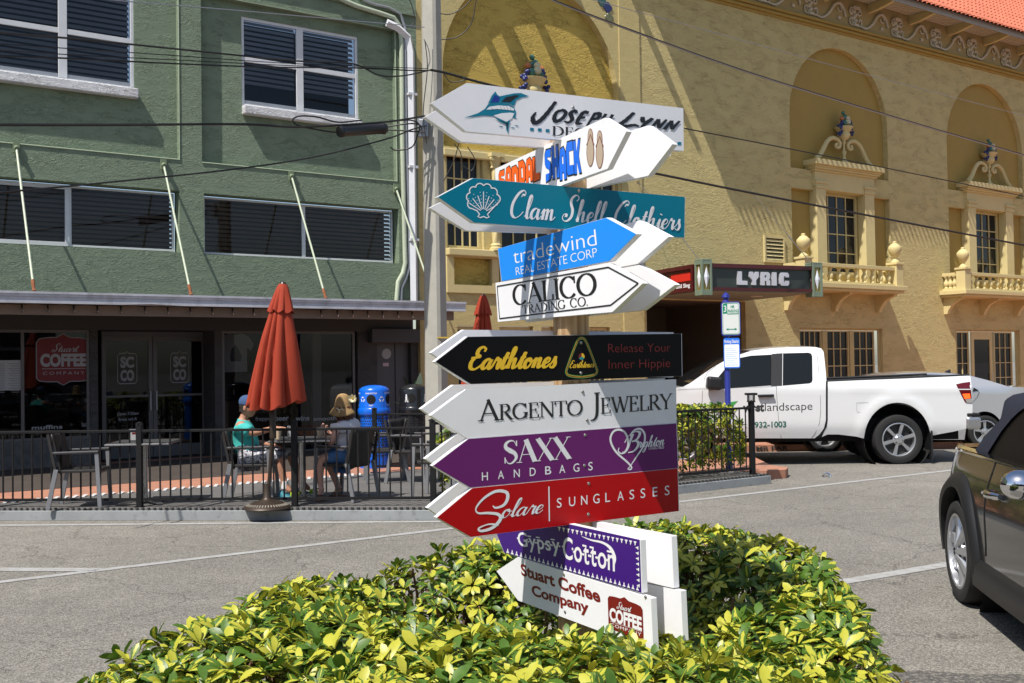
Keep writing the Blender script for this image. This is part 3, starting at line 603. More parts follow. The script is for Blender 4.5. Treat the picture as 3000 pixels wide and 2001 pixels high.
G = Geo(); p = [Vector(q) for q in bad + bad[:1]]; G.ribbon(p, [.022] * len(p)); G.w = 1; on(G, ba[0], bb[0], ba[1], bb[1], "badge_edge", GREYV, lw, BO + .002)
def inb(geo, x0, x1, y0, y1, nm="lettering"): return on(geo, ba[0] + (bb[0] - ba[0]) * x0, ba[0] + (bb[0] - ba[0]) * x1, ba[1] + (bb[1] - ba[1]) * y0, ba[1] + (bb[1] - ba[1]) * y1, nm, wv, lw, BO + .002)
inb(script("Stuart", .2, .1, .3), .28, .8, .66, .74); inb(sans("COFFEE", .05), .07, .94, .36, .62); inb(sans("COMPANY", .0, 0, 1.5), .12, .9, .17, .24); inb(lines([((0, .4), (1, .4))], .6), .1, .92, .29, .31, "badge_line")
# menu sheet and room behind
a = fs(-40, 1145, BO); b = fs(62, 1055, BO); q = MB(); fbox(q, a[0], b[0], a[1], b[1], BO - .006, BO - .002); ms = q.build("menu_sheet", paint("paper", (.40, .40, .39), .8), lw)
q = MB()
for i in range(18):
    for s0, s1 in ((.1, .52), (.62, .95)):
        zz_ = b[1] - .06 - i * .028; fbox(q, a[0] + (b[0] - a[0]) * (s0 + .05 * ((i * 7) % 3)), a[0] + (b[0] - a[0]) * s1, zz_, zz_ + .009, BO - .002, BO - .001)
q.build("menu_line", paint("ink_grey", (.2, .2, .2), .8), ms)
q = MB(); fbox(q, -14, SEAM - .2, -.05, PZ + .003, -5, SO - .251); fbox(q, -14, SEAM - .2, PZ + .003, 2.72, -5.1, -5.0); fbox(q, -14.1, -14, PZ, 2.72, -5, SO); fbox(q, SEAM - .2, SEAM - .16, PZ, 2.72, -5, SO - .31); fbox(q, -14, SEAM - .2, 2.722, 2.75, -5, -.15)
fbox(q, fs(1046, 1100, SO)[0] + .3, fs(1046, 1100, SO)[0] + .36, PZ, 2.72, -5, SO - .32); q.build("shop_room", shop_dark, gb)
q = MB(); fbox(q, sR + .2, wR - .6, 1.05, 1.1, -2.2, -1.4); fbox(q, sR + .25, wR - .65, PZ, 1.05, -2.1, -1.5); q.build("counter", paint("counter_wood", (.09, .05, .03), .7), gb)
q = MB(); fbox(q, fs(915, 1100, -.6)[0], fs(940, 1100, -.6)[0], PZ, 2.7, -.7, -.58); q.build("inner_column", paint("inner_grey", (.2, .19, .18), .8), gb)
# grey service door panel and box above it beside the pier
m = MB(); fbox(m, fs(1103, 1100, SO)[0], fs(1224, 1100, SO)[0], PZ, 2.449, SO - .12, SO - .08); pd = m.build("service_door", mat("service_door_grey", (.085, .085, .09), .6, var=.05), gb)
m = MB(); x_ = fs(1163, 1100, SO)[0]; fbox(m, x_ - .008, x_ + .008, PZ, 2.43, SO - .08, SO - .072); m.build("door_seam", MT["interior_dark"], pd)
m = MB(); m.lathe([(0, .01), (.10, .01), (.11, 0)], W(fs(1137, 1036, SO)[0], fs(1137, 1036, SO)[1], SO - .078), 20, M=FN.to_track_quat('Z', 'Y').to_matrix().to_4x4()); m.build("round_plate", paint("plate_grey", (.35, .35, .35), .5), pd)
m = MB(); a = fs(1127, 1073, SO); fbox(m, a[0], a[0] + .13, a[1], a[1] + .07, SO - .08, SO - .07); m.build("notice_tag", paint("tag_pink", (.55, .4, .42), .7), pd)
m = MB(); fbox(m, fs(1090, 960, SO + .25)[0], fs(1231, 960, SO + .25)[0], 2.22, 2.5, SO, SO + .25); ab_ = m.build("shutter_box", mat("shutter_box_grey", (.05, .05, .053), .6), gb, bevel=.01)
# t-shirt hanging in the right window
ts = thing("hanging_shirt", "white printed t-shirt hung inside the cafe window left of the red umbrella", "t-shirt", W(fs(690, 1030, -.35)[0], fs(690, 1090, -.35)[1], -.35), FA)
c0 = fs(690, 1030, -.35)[0]; z0 = fs(690, 1090, -.35)[1]
sh = [(-.22, 0), (.22, 0), (.22, .46), (.30, .40), (.36, .53), (.24, .68), (.10, .74), (.05, .70), (-.05, .70), (-.10, .74), (-.24, .68), (-.36, .53), (-.30, .40), (-.22, .46)]
m = MB(); m.prism([(c0 + x, z0 + y) for x, y in sh], [], FW, -.34, -.36); m.build("cloth", paint("shirt_cotton", (.42, .42, .42), .9), ts)
m = MB(); m.prism([(c0 + x, z0 + y) for x, y in [(-.1, .2), (.1, .2), (.12, .3), (.06, .42), (.0, .52), (-.08, .44), (-.11, .3)]], [], FW, -.337, -.339, back=False); m.build("print", paint("shirt_print", (.06, .07, .09), .9), ts)
m = MB(); m.tube([W(c0 - .15, z0 + .72, -.35), W(c0, z0 + .78, -.35), W(c0 + .15, z0 + .72, -.35)], .008, 6); m.tube([W(c0, z0 + .78, -.35), W(c0 + .02, z0 + .86, -.35)], .005, 6); m.build("hanger", BLACKM, ts)
# string of bulbs along the awning beam
bulb_g = glassmat("bulb_glass", clear=.75); ln = thing("string_lights", "black cord of small clear globe bulbs looped under the awning edge", "string lights", W(-2, 2.78, AO - .2), FA)
zl = [fs(x, 900, AO - .2)[0] for x in (64, 140, 216, 285, 354, 424, 491, 557, 621, 681, 742, 810, 940, 988, 1032, 1077, 1120, 1165, 1207)]
cp = []
for i, s in enumerate(zl):
    cp.append(W(s, 2.775, AO - .2))
    if i < len(zl) - 1: cp.append(W((s + zl[i + 1]) / 2, 2.79, AO - .2))
m = MB(); m.tube([W(zl[0] - 1.5, 2.79, AO - .2)] + cp, .006, 5); m.build("cord", BLACKM, ln)
for s in zl:
    m = MB(); m.lathe([(0, 0), (.014, -.001), (.015, -.045), (.011, -.05)], W(s, 2.77, AO - .2), 8); sk = m.build("socket", BLACKM, ln, smooth=True)
    m = MB(); m.lathe([(.011, -.05), (.02, -.062), (.027, -.082), (.026, -.1), (.016, -.117), (0, -.122)], W(s, 2.77, AO - .2), 12); m.build("bulb", bulb_g, sk, smooth=True)
q = MB(); q.add([W(-26, PZ + .004, .0), W(-26, PZ + .004, 3.5), W(5.6, PZ + .004, 3.5), W(5.6, PZ + .004, .0)], [(0, 1, 2, 3)]); tag(q.build("awning_shade_sheet", mat("painted_awning_shade", (.055, .042, .035), .7, var=.2, vscale=4)), kind="structure")  # dark sheet paints the awning's shade over the terracotta pavement
# ------------------------------------------------------------------ yellow theatre building
yel = stucco("yellow_stucco", (0.52, 0.43, 0.20), 4.2, 0.012); yel_s = stucco("smooth_yellow_stucco", (0.50, 0.41, 0.19), 9, 0.005, .05)
ochre = stucco("ochre_niche_stucco", (0.50, 0.36, 0.09), 4.0, 0.016); cream = mat("cream_trim", (0.57, 0.47, 0.225), 0.75, var=.05, vscale=3, bump=.15, bscale=30, bdist=.004)
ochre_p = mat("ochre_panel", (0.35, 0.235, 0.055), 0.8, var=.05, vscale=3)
yb = thing("theatre_building", "long yellow stucco theatre with arched niches and a red tiled roof", "building", W(SEAM, 0), FA)
def arch(cx, R_, zb, zs, n=28): return [(cx - R_, zb), (cx + R_, zb)] + [(cx + R_ * math.cos(math.pi * i / n), zs + R_ * math.sin(math.pi * i / n)) for i in range(n + 1)]
n0c, n0r = 8.86, 2.41; n0b = fs(1330, 430)[1] ; n0s = 8.0
def ell_arch(cx, rx, rz, zb, zs, n=28): return [(cx - rx, zb), (cx + rx, zb)] + [(cx + rx * math.cos(math.pi * i / n), zs + rz * math.sin(math.pi * i / n)) for i in range(n + 1)]
b1 = fs(2312, 300)[0]; b2 = fs(2603, 529)[0]; ncx = (b1 + b2) / 2; ncr = (b2 - b1) / 2; ntop = fs(2431, 137)[1]; nb = fs(2315, 490)[1]
STEP = fs(2773, 400)[0] - b1
niches = [ell_arch(ncx + STEP * k, ncr, ncr * 1.0, nb, ntop - ncr) for k in range(4)]
pz1 = fs(2319, 549)[1]; pz0 = 3.70; ps0, ps1 = fs(2319, 600)[0], fs(2606, 600)[0]
panels = [rect(ps0 + STEP * k, ps1 + STEP * k, pz0, pz1) for k in range(4)]
ent = rect(12.03, 15.42, PZ, 3.27)
gz1 = fs(2352, 967)[1]
low = [rect(fs(2344, 1000)[0] + STEP * k, fs(2586, 1000)[0] + STEP * k, .55, gz1 + .06) for k in range(4)]
w0 = [rect(fs(a, 580)[0], fs(b, 580)[0], fs(1330, 728)[1], fs(1312, 440)[1]) for a, b in ((1308, 1416), (1467, 1622), (1672, 1812))]
pan0 = rect(fs(1326, 800)[0], fs(1440, 800)[0], fs(1326, 835)[1], fs(1326, 752)[1]); pan1 = rect(fs(1480, 800)[0], fs(1640, 800)[0], fs(1326, 835)[1], fs(1326, 752)[1])
lowc = [rect(fs(a, 1000)[0], fs(b, 1000)[0], .6, fs(1343, 954)[1]) for a, b in ((1340, 1403), (1463, 1563), (1587, 1624), (1727, 1788))]
n0 = [(n0c - n0r, n0b), (n0c + n0r, n0b)] + [(n0c + n0r * math.cos(math.pi * i / 32), n0s + n0r * math.sin(math.pi * i / 32)) for i in range(33)]
m = MB(); m.prism(rect(11.42, 46, -.05, 12.0), niches + panels + low + [ent], FW, 0, -.16, back=False); m.build("wall", yel, yb)
m = MB(); m.prism(rect(SEAM + .003, 11.42, -.05, 13.2), [n0, pan0, pan1] + w0 + lowc, FW, 0, -.18, back=False); m.build("wall_front_bay", yel_s, yb)
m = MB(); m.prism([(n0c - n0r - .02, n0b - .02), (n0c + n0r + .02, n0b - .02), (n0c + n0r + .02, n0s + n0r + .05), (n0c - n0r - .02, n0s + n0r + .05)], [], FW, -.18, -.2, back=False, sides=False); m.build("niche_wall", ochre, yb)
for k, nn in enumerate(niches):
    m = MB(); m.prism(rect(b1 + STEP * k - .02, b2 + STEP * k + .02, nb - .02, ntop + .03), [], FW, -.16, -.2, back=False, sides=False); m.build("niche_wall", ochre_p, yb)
m = MB()
for q in (pan0, pan1): m.prism([(q[0][0] - .02, q[0][1] - .02), (q[2][0] + .02, q[0][1] - .02), (q[2][0] + .02, q[2][1] + .02), (q[0][0] - .02, q[2][1] + .02)], [], FW, -.1, -.12, back=False, sides=False)
m.build("panel_infill", ochre, yb)
# trims around the panels under the front bay windows
for q in (pan0, pan1):
    m = MB(); s0, s1, z0, z1 = q[0][0], q[1][0], q[0][1], q[2][1]; m.prism(rect(s0 - .16, s1 + .16, z0 - .16, z1 + .12), [rect(s0 + .01, s1 - .01, z0 + .01, z1 - .01)], FW, .05, .001, back=False); m.build("panel_frame", cream, yb)
def casement(s0, s1, z0, z1, o, nx, nz, par, nm="window", fw=.07, mw=.028, mat_=None, glass=None):
    mat_ = mat_ or cream; f = MB()
    f.prism(rect(s0, s1, z0, z1), [rect(s0 + fw, s1 - fw, z0 + fw, z1 - fw)], FW, o, o - .08)
    w = f.build(nm, mat_, par); g_ = MB()
    a, b, c, d = s0 + fw, s1 - fw, z0 + fw, z1 - fw
    for i in range(1, nx): x = a + (b - a) * i / nx; fbox(g_, x - mw / 2, x + mw / 2, c, d, o - .055, o - .02)
    for j in range(1, nz): z = c + (d - c) * j / nz; fbox(g_, a, b, z - mw / 2, z + mw / 2, o - .054, o - .022)
    g_.build("glazing_bar", mat_, w)
    p = MB(); p.add([W(a, c, o - .05), W(b, c, o - .05), W(b, d, o - .05), W(a, d, o - .05)], [(0, 1, 2, 3)]); p.build("pane", glass or dark_glass, w); return w
for q in w0: casement(q[0][0] + .01, q[1][0] - .01, q[0][1] + .01, q[2][1] - .01, -.1, 4, 4, yb)
for q in lowc: casement(q[0][0] + .01, q[1][0] - .01, q[0][1] + .01, q[2][1] - .01, -.1, 3 if q[1][0] - q[0][0] < .9 else 4, 4, yb)
m = MB(); zl_ = fs(1330, 728)[1]; fbox(m, n0c - n0r, n0c + n0r, zl_ - .16, zl_ - .005, .001, .16); fbox(m, n0c - n0r - .05, n0c + n0r + .05, n0b - .22, n0b - .06, .001, .1); m.build("ledge", cream, yb, bevel=.02)
# twisted columns between the front bay windows
def column(px):
    s, zt = fs(px, 455, .08); zb = fs(px, 735, .08)[1] ; c = W(s, 0, .08); h_ = zt - zb; k = MB(); nz, na = 40, 16
    for i in range(nz + 1):
        f = i / nz; tw = f * 5.0; r_ = .085 * (1 - .12 * f) * (1 + .0)
        for j in range(na):
            a = 2 * math.pi * j / na; rr = r_ * (1 + .16 * math.cos(3 * (a - tw))); k.v.append(c + Vector((rr * math.cos(a), rr * math.sin(a), zb + .15 + (h_ - .42) * f)))
    for i in range(nz):
        for j in range(na): k.f.append((i * na + j, i * na + (j + 1) % na, (i + 1) * na + (j + 1) % na, (i + 1) * na + j))
    col = k.build("twisted_column", cream, yb, smooth=True, angle=60)
    k = MB(); k.lathe([(.08, zt - .3), (.11, zt - .28), (.09, zt - .24), (.13, zt - .12), (.16, zt - .06), (.15, zt - .05)], c, 14); Mx = Matrix.Translation(c) @ Matrix.Rotation(FA, 4, 'Z'); k.box(-.17, .17, -.15, .17, zt - .05, zt + .03, Mx)
    for a_ in (-1, 1): k.lathe([(.0, -.035), (.05, -.035), (.05, .035), (0, .035)], c + FU * (a_ * .13) + FN * .1 + Vector((0, 0, zt - .1)), 10, M=FN.to_track_quat('Z', 'Y').to_matrix().to_4x4())
    k.build("capital", cream, col, smooth=True); k = MB(); k.lathe([(.14, zb), (.14, zb + .06), (.11, zb + .08), (.12, zb + .12), (.09, zb + .16)], c, 14); k.build("column_base", cream, col, smooth=True)
for px in (1449, 1648): column(px)
# smooth pilaster strip right of the niche and three quatrefoil tiles
q0, q1 = fs(1815, 300)[0], fs(1874, 300)[0]
m = MB(); fbox(m, q0, q1, PZ, 12.4, .001, .03); m.build("pilaster_strip", yel_s, yb)
m = MB(); fbox(m, 11.35, 11.47, PZ, 12.4, -.05, .02); m.build("corner_strip", yel_s, yb)
for (px, py), col_ in (((1763, 2), (.05, .12, .11)), ((1781, 22), (.03, .04, .13)), ((1785, 52), (.16, .16, .08))):
    s, z = fs(px, py, .01); m = MB()
    for k in range(4): a = k * math.pi / 2; m.lathe([(0, .02), (.06, .018), (.075, 0)], W(s + .065 * math.cos(a), z + .065 * math.sin(a), .002 + k * .0006), 12, M=FN.to_track_quat('Z', 'Y').to_matrix().to_4x4())
    m.build("quatrefoil_tile", mat("quatrefoil_glaze", col_, .3), yb, smooth=True)
# fruit urn relief: bowl on a stem with a heap of fruit
def fruit_urn(s, z, o, k, par, scrolls=None):
    """k = overall height; z = foot"""
    c = W(s, z, o); u = MB(); P_ = [(.10, 0), (.10, .03), (.05, .06), (.035, .14), (.06, .2), (.07, .22), (.03, .25), (.028, .36), (.05, .38), (.06, .40), (.04, .42), (.05, .44), (.11, .46), (.15, .50), (.165, .55), (.14, .58), (.19, .62), (.23, .66), (.24, .68), (0, .68)]
    u.lathe([(r_ * k * .72, zz * k) for r_, zz in P_], c, 20); ur = u.build("fruit_urn", cream, par, smooth=True, angle=50)
    def ball(cols, pts, nm):
        b = MB()
        for (x, y, zz, r_) in pts: b.lathe([(r_ * k * math.cos(R(a)), r_ * k * math.sin(R(a))) for a in range(-90, 91, 30)], c + FU * (x * k * .74) + FN * (y * k * .8) + Vector((0, 0, zz * k)), 8)
        b.build(nm, paint(nm + "_glaze", cols, .35), ur, smooth=True)
    rnd = random.Random(3); gp_ = []
    for sgn in (-1, 1):
        for i in range(16): f = rnd.random(); gp_.append((sgn * (.12 + .14 * f) + rnd.uniform(-.03, .03), rnd.uniform(.02, .12), .76 - .16 * f * f * 1.6 + rnd.uniform(-.04, .04), .026))
    ball((.02, .03, .14), gp_, "grape")
    ball((.05, .16, .12), [(-.08, .08, .74, .06), (.09, .08, .73, .055), (-.02, .02, .84, .06), (.04, .02, .88, .045), (0, .0, .95, .035)], "green_fruit"); ball((.42, .14, .05), [(-.13, .06, .82, .045), (.13, .06, .80, .045)], "orange_fruit"); ball((.5, .46, .3), [(.0, .13, .76, .055), (0, .13, .82, .045)], "pale_fruit")
    return ur
zt_ = fs(1563, 158, -.06)[1]; z0_ = fs(1563, 395, -.06)[1]; fruit_urn(fs(1563, 250)[0], z0_, -.04, zt_ - z0_, yb)
# ---- one upper window bay with surround, balcony and urns; the second is a copy
def bay():
    s0, s1 = fs(2422, 600, .0)[0], fs(2516, 600, .0)[0]; z0 = fs(2428, 775)[1] - .25; z1 = fs(2422, 571)[1]
    wz1 = z1 + .02
    pl0, pl1 = fs(2393, 600, .1)[0], fs(2421, 600, .1)[0]; pr0, pr1 = fs(2535, 600, .1)[0], fs(2562, 600, .1)[0]
    m = MB(); m.prism(rect(ps0 - .02, ps1 + .02, pz0 - .02, pz1 + .02), [rect(pl1 - .02, pr0 + .02, z0, wz1 + .1)], FW, -.16, -.3, back=False); root = m.build("window_bay", ochre_p, yb)
    casement(pl1 - .02, pr0 + .02, z0, wz1 + .1, -.2, 4, 4, root, fw=.09)
    cz = fs(2390, 528, .1)[1]
    for a, b in ((pl0, pl1), (pr0, pr1)):
        m = MB(); fbox(m, a, b, pz0, cz - .2, -.158, .1); fbox(m, a - .03, b + .03, cz - .2, cz - .13, -.158, .13); fbox(m, a - .015, b + .015, cz - .13, cz - .07, -.158, .115); fbox(m, a - .05, b + .05, cz - .07, cz, -.158, .15); m.build("window_pilaster", cream, root, bevel=.008)
    ez = fs(2382, 497, .15)[1]
    m = MB(); fbox(m, pl0 - .03, pr1 + .03, wz1 + .1, ez, -.157, .085)
    m.build("window_frieze", cream, root, bevel=.006)
    ct = fs(2391, 462, .3)[1]; hh = ct - ez
    m = MB()
    for i, (o, f0, f1) in enumerate(((.14, 0, .18), (.2, .18, .36), (.24, .36, .5), (.31, .5, 1.0))): fbox(m, pl0 - o * .75, pr1 + o * .75, ez + hh * f0, ez + hh * f1, -.157, o)
    m.build("window_cornice", cream, root, bevel=.012)
    # broken scroll pediment with urn in the niche above
    cs = (pl0 + pr1) / 2; uz = ct
    ut = fs(2452, 320, .1)[1]; fruit_urn(cs, uz + .02, .06, (ut - uz), root)
    for sg in (-1, 1):
        p = [Vector((sg * x, y)) for x, y in ((1.02, .0), (.86, .16), (.72, .42), (.58, .66), (.40, .78), (.22, .74), (.14, .62), (.18, .50), (.28, .50), (.29, .58), (.23, .61))]
        p2 = crom([(q.x, q.y) for q in p], 6); half = (pr1 - pl0) / 2
        m = MB(); pts = [W(cs + q.x * half * .95, uz + .03 + q.y * .85, .06) for q in p2]; m.tube(pts, [.075 - .04 * i / len(pts) for i in range(len(pts))], 8); m.build("pediment_scroll", cream, root, smooth=True)
    # balcony
    bo = .8; by0 = fs(2400, 500 + 1068 * .3063, bo)[1]; bs0 = fs(2280 + 258 * .3063, 860, bo)[0]; bs1 = fs(2280 + 1200 * .3063, 860, bo)[0]; rz = fs(2280 + 700 * .3063, 500 + 893 * .3063, bo)[1]
    m = MB(); fbox(m, bs0 - .1, bs1 + .1, by0 - .13, by0, .001, bo + .08); fbox(m, bs0 - .04, bs1 + .04, by0 - .2, by0 - .13, .001, bo); bal = m.build("balcony", cream, root, bevel=.012)
    pw = .3
    for a in (bs0, bs1 - pw):
        m = MB(); fbox(m, a, a + pw, by0, rz + .07, bo - pw, bo); fbox(m, a - .03, a + pw + .03, rz + .07, rz + .13, bo - pw - .03, bo + .03); m.build("pedestal", cream, bal, bevel=.008)
    m = MB(); fbox(m, bs0 + pw, bs1 - pw, rz - .1, rz, bo - .24, bo - .05); fbox(m, bs0 + pw, bs1 - pw, by0, by0 + .06, bo - .24, bo - .05)
    for a in (bs0 + .05, bs1 - .2): fbox(m, a, a + .15, rz - .1, rz, .002, bo - pw); fbox(m, a, a + .15, by0, by0 + .06, .002, bo - pw)
    m.build("handrail", cream, bal, bevel=.008)
    nb_ = 10; h_ = rz - .1 - by0 - .06
    P_ = [(.07, 0), (.07, .08), (.05, .12), (.045, .15), (.075, .3), (.08, .42), (.065, .55), (.04, .68), (.035, .78), (.05, .84), (.05, .88), (.04, .9), (.07, .93), (.07, 1)]
    for i in range(nb_):
        s = bs0 + pw + (bs1 - bs0 - 2 * pw) * (i + .5) / nb_; m = MB(); m.lathe([(r_, by0 + .06 + zz * h_) for r_, zz in P_], W(s, 0, bo - .145), 12); m.build("baluster", cream, bal, smooth=True, angle=40)
    for i in range(3):
        for a in (bs0 + .12, bs1 - .12):
            m = MB(); m.lathe([(r_, by0 + .06 + zz * h_) for r_, zz in P_], W(a, 0, .1 + i * .14), 10); m.build("baluster", cream, bal, smooth=True, angle=40)
    for a in (bs0 + pw / 2, bs1 - pw / 2):
        zb = rz + .13; ht = fs(2355, 688, bo)[1] - fs(2355, 757, bo)[1]
        P2 = [(.13, 0), (.13, .05), (.1, .1), (.06, .17), (.05, .22), (.08, .27), (.15, .42), (.185, .58), (.19, .68), (.17, .76), (.14, .8), (.1, .87), (.06, .9), (.06, .97), (.04, 1), (0, 1)]
        m = MB(); m.lathe([(r_ * .95, zb + zz * ht) for r_, zz in P2], W(a, 0, bo - pw / 2), 20); m.build("balcony_urn", cream, bal, smooth=True, angle=40)
    for a in (bs0 + .1, (bs0 + bs1) / 2 - .05, bs1 - .2):
        prof = [(0.0, 0), (.62, 0), (.62, -.07), (.5, -.09), (.3, -.2), (.16, -.38), (.12, -.5), (0.0, -.5)]
        m = MB(); zt2 = by0 - .2; b0 = len(m.v)
        m.add([W(a + k * .14, zt2 + z_, .001 + o_) for k in (0, 1) for o_, z_ in prof], [tuple(range(8)), tuple(range(15, 7, -1))] + [(i, (i + 1) % 8 + 0, (i + 1) % 8 + 8, i + 8) for i in range(8)]); m.build("balcony_bracket", cream, bal)
    return root
by = bay(); c2 = copy_tree(by, yb); c2.matrix_parent_inverse = by.matrix_parent_inverse.copy(); c2.location.x += STEP
c3 = copy_tree(by, yb); c3.location.x += STEP * 2
# ground floor windows and doors
for k in range(3):
    d = STEP * k; q = low[k]; s0, s1, z0, z1 = q[0][0], q[1][0], q[0][1], q[2][1]
    m = MB(); m.prism(rect(s0 - .02, s1 + .02, z0 - .02, z1 + .02), [rect(s0 + .04, s1 - .04, z0 + .03, z1 - .05)], FW, -.1, -.16, back=False); m.build("window_surround", yel_s, yb)
    if k == 0:
        for a, b in ((2350, 2416), (2431, 2496), (2509, 2571)): casement(fs(a, 1000)[0], fs(b, 1000)[0], z0 + .03, z1 - .06, -.11, 4 if a < 2400 else 3, 4, yb, fw=.035, mw=.022)
        for a, b in ((2417, 2430), (2497, 2508)): m = MB(); fbox(m, fs(a, 1000)[0], fs(b, 1000)[0], z0 + .03, z1 - .06, -.16, -.08); m.build("window_mullion", yel_s, yb)
    else:
        o_ = 0 if k == 1 else STEP
        for a, b in ((2796, 2848), (2922, 2974)): casement(fs(a, 1000)[0] + o_, fs(b, 1000)[0] + o_, z0 + .03, z1 - .06, -.11, 3, 4, yb, fw=.035, mw=.022)
        a, b = fs(2855, 1000)[0] + o_, fs(2915, 1000)[0] + o_
        f = MB(); f.prism(rect(a, b, PZ, z1 - .06), [rect(a + .13, b - .13, .4, z1 - .3)], FW, -.1, -.15); dd = f.build("side_door", cream, yb)
        p = MB(); p.add([W(a + .13, .4, -.13), W(b - .13, .4, -.13), W(b - .13, z1 - .3, -.13), W(a + .13, z1 - .3, -.13)], [(0, 1, 2, 3)]); p.build("pane", dark_glass, dd)
        f = MB(); f.tube([W(b - .07, 1.0, -.1), W(b - .07, 1.0, -.05), W(b - .07, 1.25, -.05), W(b - .07, 1.25, -.1)], .012, 6); f.build("handle", ALU, dd)
# louvred vent
vs0, vs1 = fs(2236, 720)[0], fs(2296, 720)[0]; vz0, vz1 = fs(2240, 768)[1], fs(2240, 690)[1]
m = MB(); m.prism(rect(vs0, vs1, vz0, vz1), [rect(vs0 + .06, vs1 - .06, vz0 + .06, vz1 - .06)], FW, .05, .001); vt = m.build("wall_vent", cream, yb)
m = MB()
for i in range(6):
    z = vz0 + .07 + (vz1 - vz0 - .12) * i / 6; m.add([W(vs0 + .06, z, .045), W(vs1 - .06, z, .045), W(vs1 - .06, z + .06, .006), W(vs0 + .06, z + .06, .006)], [(0, 1, 2, 3)])
m.build("louvre", cream, vt); m = MB(); fbox(m, vs0 + .06, vs1 - .06, vz0 + .06, vz1 - .06, .0012, .003); m.build("vent_back", paint("vent_dark", (.03, .025, .02), .9), vt)
# entrance recess
er = mat("entrance_wall", (.09, .075, .05), .85, var=.1); m = MB(); fbox(m, 12.03, 15.42, PZ, 3.27, -3.1, -3.0); fbox(m, 11.9, 12.03, PZ, 3.27, -3, -.16); fbox(m, 15.42, 15.55, PZ, 3.27, -3, -.16); fbox(m, 12.03, 15.42, 3.27, 3.35, -3, -.16); m.build("entrance_recess", er, yb)
m = MB(); fbox(m, 12.03, 15.42, PZ, 2.5, -2.999, -2.95); eg = m.build("entrance_doors", paint("entrance_dark", (.012, .012, .014), .25), yb)
for i, (a, b) in enumerate(((12.6, 13.2), (13.6, 14.9))):
    m = MB(); m.prism(rect(a, b, .9, 2.3), [rect(a + .06, b - .06, .96, 2.24)], FW, -2.9, -2.948); pf = m.build("poster_frame", paint("poster_bronze", (.06, .045, .03), .4), yb)
    m = MB(); fbox(m, a + .06, b - .06, .96, 2.24, -2.946, -2.93); m.build("poster", mat("poster_print", (.03, .04, .07) if i else (.09, .085, .08), .6, var=.5, vscale=5), pf)
# cornice, frieze with scrolls, eave, brackets, tiled roof
EO = 1.07; ES = 11.5; CE = 46
cz0 = 10.9
m = MB()
for o, a, b in ((.05, 0, .06), (.12, .06, .12), (.09, .12, .15), (.16, .15, .22)): fbox(m, ES, CE, cz0 + a, cz0 + b, .001, o)
m.build("cornice", ochre_p, yb, bevel=.01)
m = MB(); fbox(m, ES, CE, cz0 + .22, 12.06, .001, .05); m.build("frieze", mat("frieze_ochre", (.36, .27, .12), .8, var=.05), yb)
trim = mat("ornament_plaster", (.52, .47, .37), .75); sp = (fs(2850, 160, .1)[0] - fs(2508, 60, .1)[0]) / 3.0
s_first = fs(2508, 60, .1)[0]
def ornament(s):
    m = MB()
    for i in range(2):
        s_ = s + sp * 0
    # leaf pillar
    fbox(m, s - .10, s + .10, cz0 + .30, cz0 + .36, .051, .13); fbox(m, s - .13, s + .13, cz0 + .80, cz0 + .86, .051, .15)
    for k in range(5): m.lathe([(0, .06), (.05, .04), (.07, 0)], W(s + (.04 if k % 2 else -.04), cz0 + .40 + .085 * k, .055), 8, M=FN.to_track_quat('Z', 'Y').to_matrix().to_4x4())
    for sg in (-1, 1):
        p = crom([(sg * .1, .84), (sg * .22, .8), (sg * .24, .68), (sg * .15, .64), (sg * .13, .73), (sg * .18, .75)], 5); m.tube([W(s + q.x, cz0 + q.y, .08) for q in p], .028, 6)
        p = crom([(sg * .1, .32), (sg * .24, .36), (sg * .25, .5), (sg * .16, .52), (sg * .16, .44)], 5); m.tube([W(s + q.x, cz0 + q.y, .08) for q in p], .028, 6)
    # wave to the next pillar
    p = crom([(.14, .34), (.36, .32), (.58, .5), (.74, .75), (.92, .85), (1.06, .72), (1.12, .5)], 7); m.tube([W(s + sp / 1.45 * q.x, cz0 + q.y, .08) for q in p], [.05 - .02 * abs(2 * i / len(p) - 1) for i in range(len(p))], 7)
    p = crom([(.95, .80), (1.0, .66), (.9, .62), (.86, .7)], 5); m.tube([W(s + sp / 1.45 * q.x, cz0 + q.y, .08) for q in p], .022, 6)
    m.box(-.05, .05, -.03, .03, -.04, .04, Matrix.Translation(W(s + sp * .62, cz0 + .42, .08)) @ Matrix.Rotation(FA, 4, 'Z'))
    return m
o0 = ornament(s_first).build("frieze_scroll", trim, yb, smooth=True, angle=60)
for k in range(-5, 16):
    if k: c = copy_tree(o0, yb); c.location.x += sp * k
m = MB(); fbox(m, ES, CE, 11.98, 12.0, .0, EO - .02)
eave = m.build("eave_soffit", mat("soffit_tan", (.32, .27, .18), .8), yb)
slat = MB()
for i in range(9): fbox(slat, ES, CE, 11.955, 11.979, .1 + i * .105, .16 + i * .105)
slat.build("soffit_slat", mat("slat_cream", (.5, .45, .33), .7), eave)
bsp = (fs(2850, 110, .6)[0] - fs(2620, 40, .6)[0]) / 2.0; bs = fs(2590, 25, .6)[0]
m = MB(); m.add([W(bs + k * .12, z, o) for k in (0, 1) for o, z in ((.051, 11.95), (EO - .12, 11.95), (EO - .12, 11.86), (EO - .22, 11.80), (.4, 11.72), (.051, 11.70))], [tuple(range(6)), tuple(range(11, 5, -1))] + [(i, (i + 1) % 6, (i + 1) % 6 + 6, i + 6) for i in range(6)])
e0 = m.build("eave_bracket", cream, yb)
for k in range(-6, 14):
    if k: c = copy_tree(e0, yb); c.location.x += bsp * k
m = MB(); fbox(m, ES - .02, CE, 11.72, 11.985, EO - .03, EO); m.build("fascia", mat("fascia_grey", (.33, .31, .28), .6), yb)
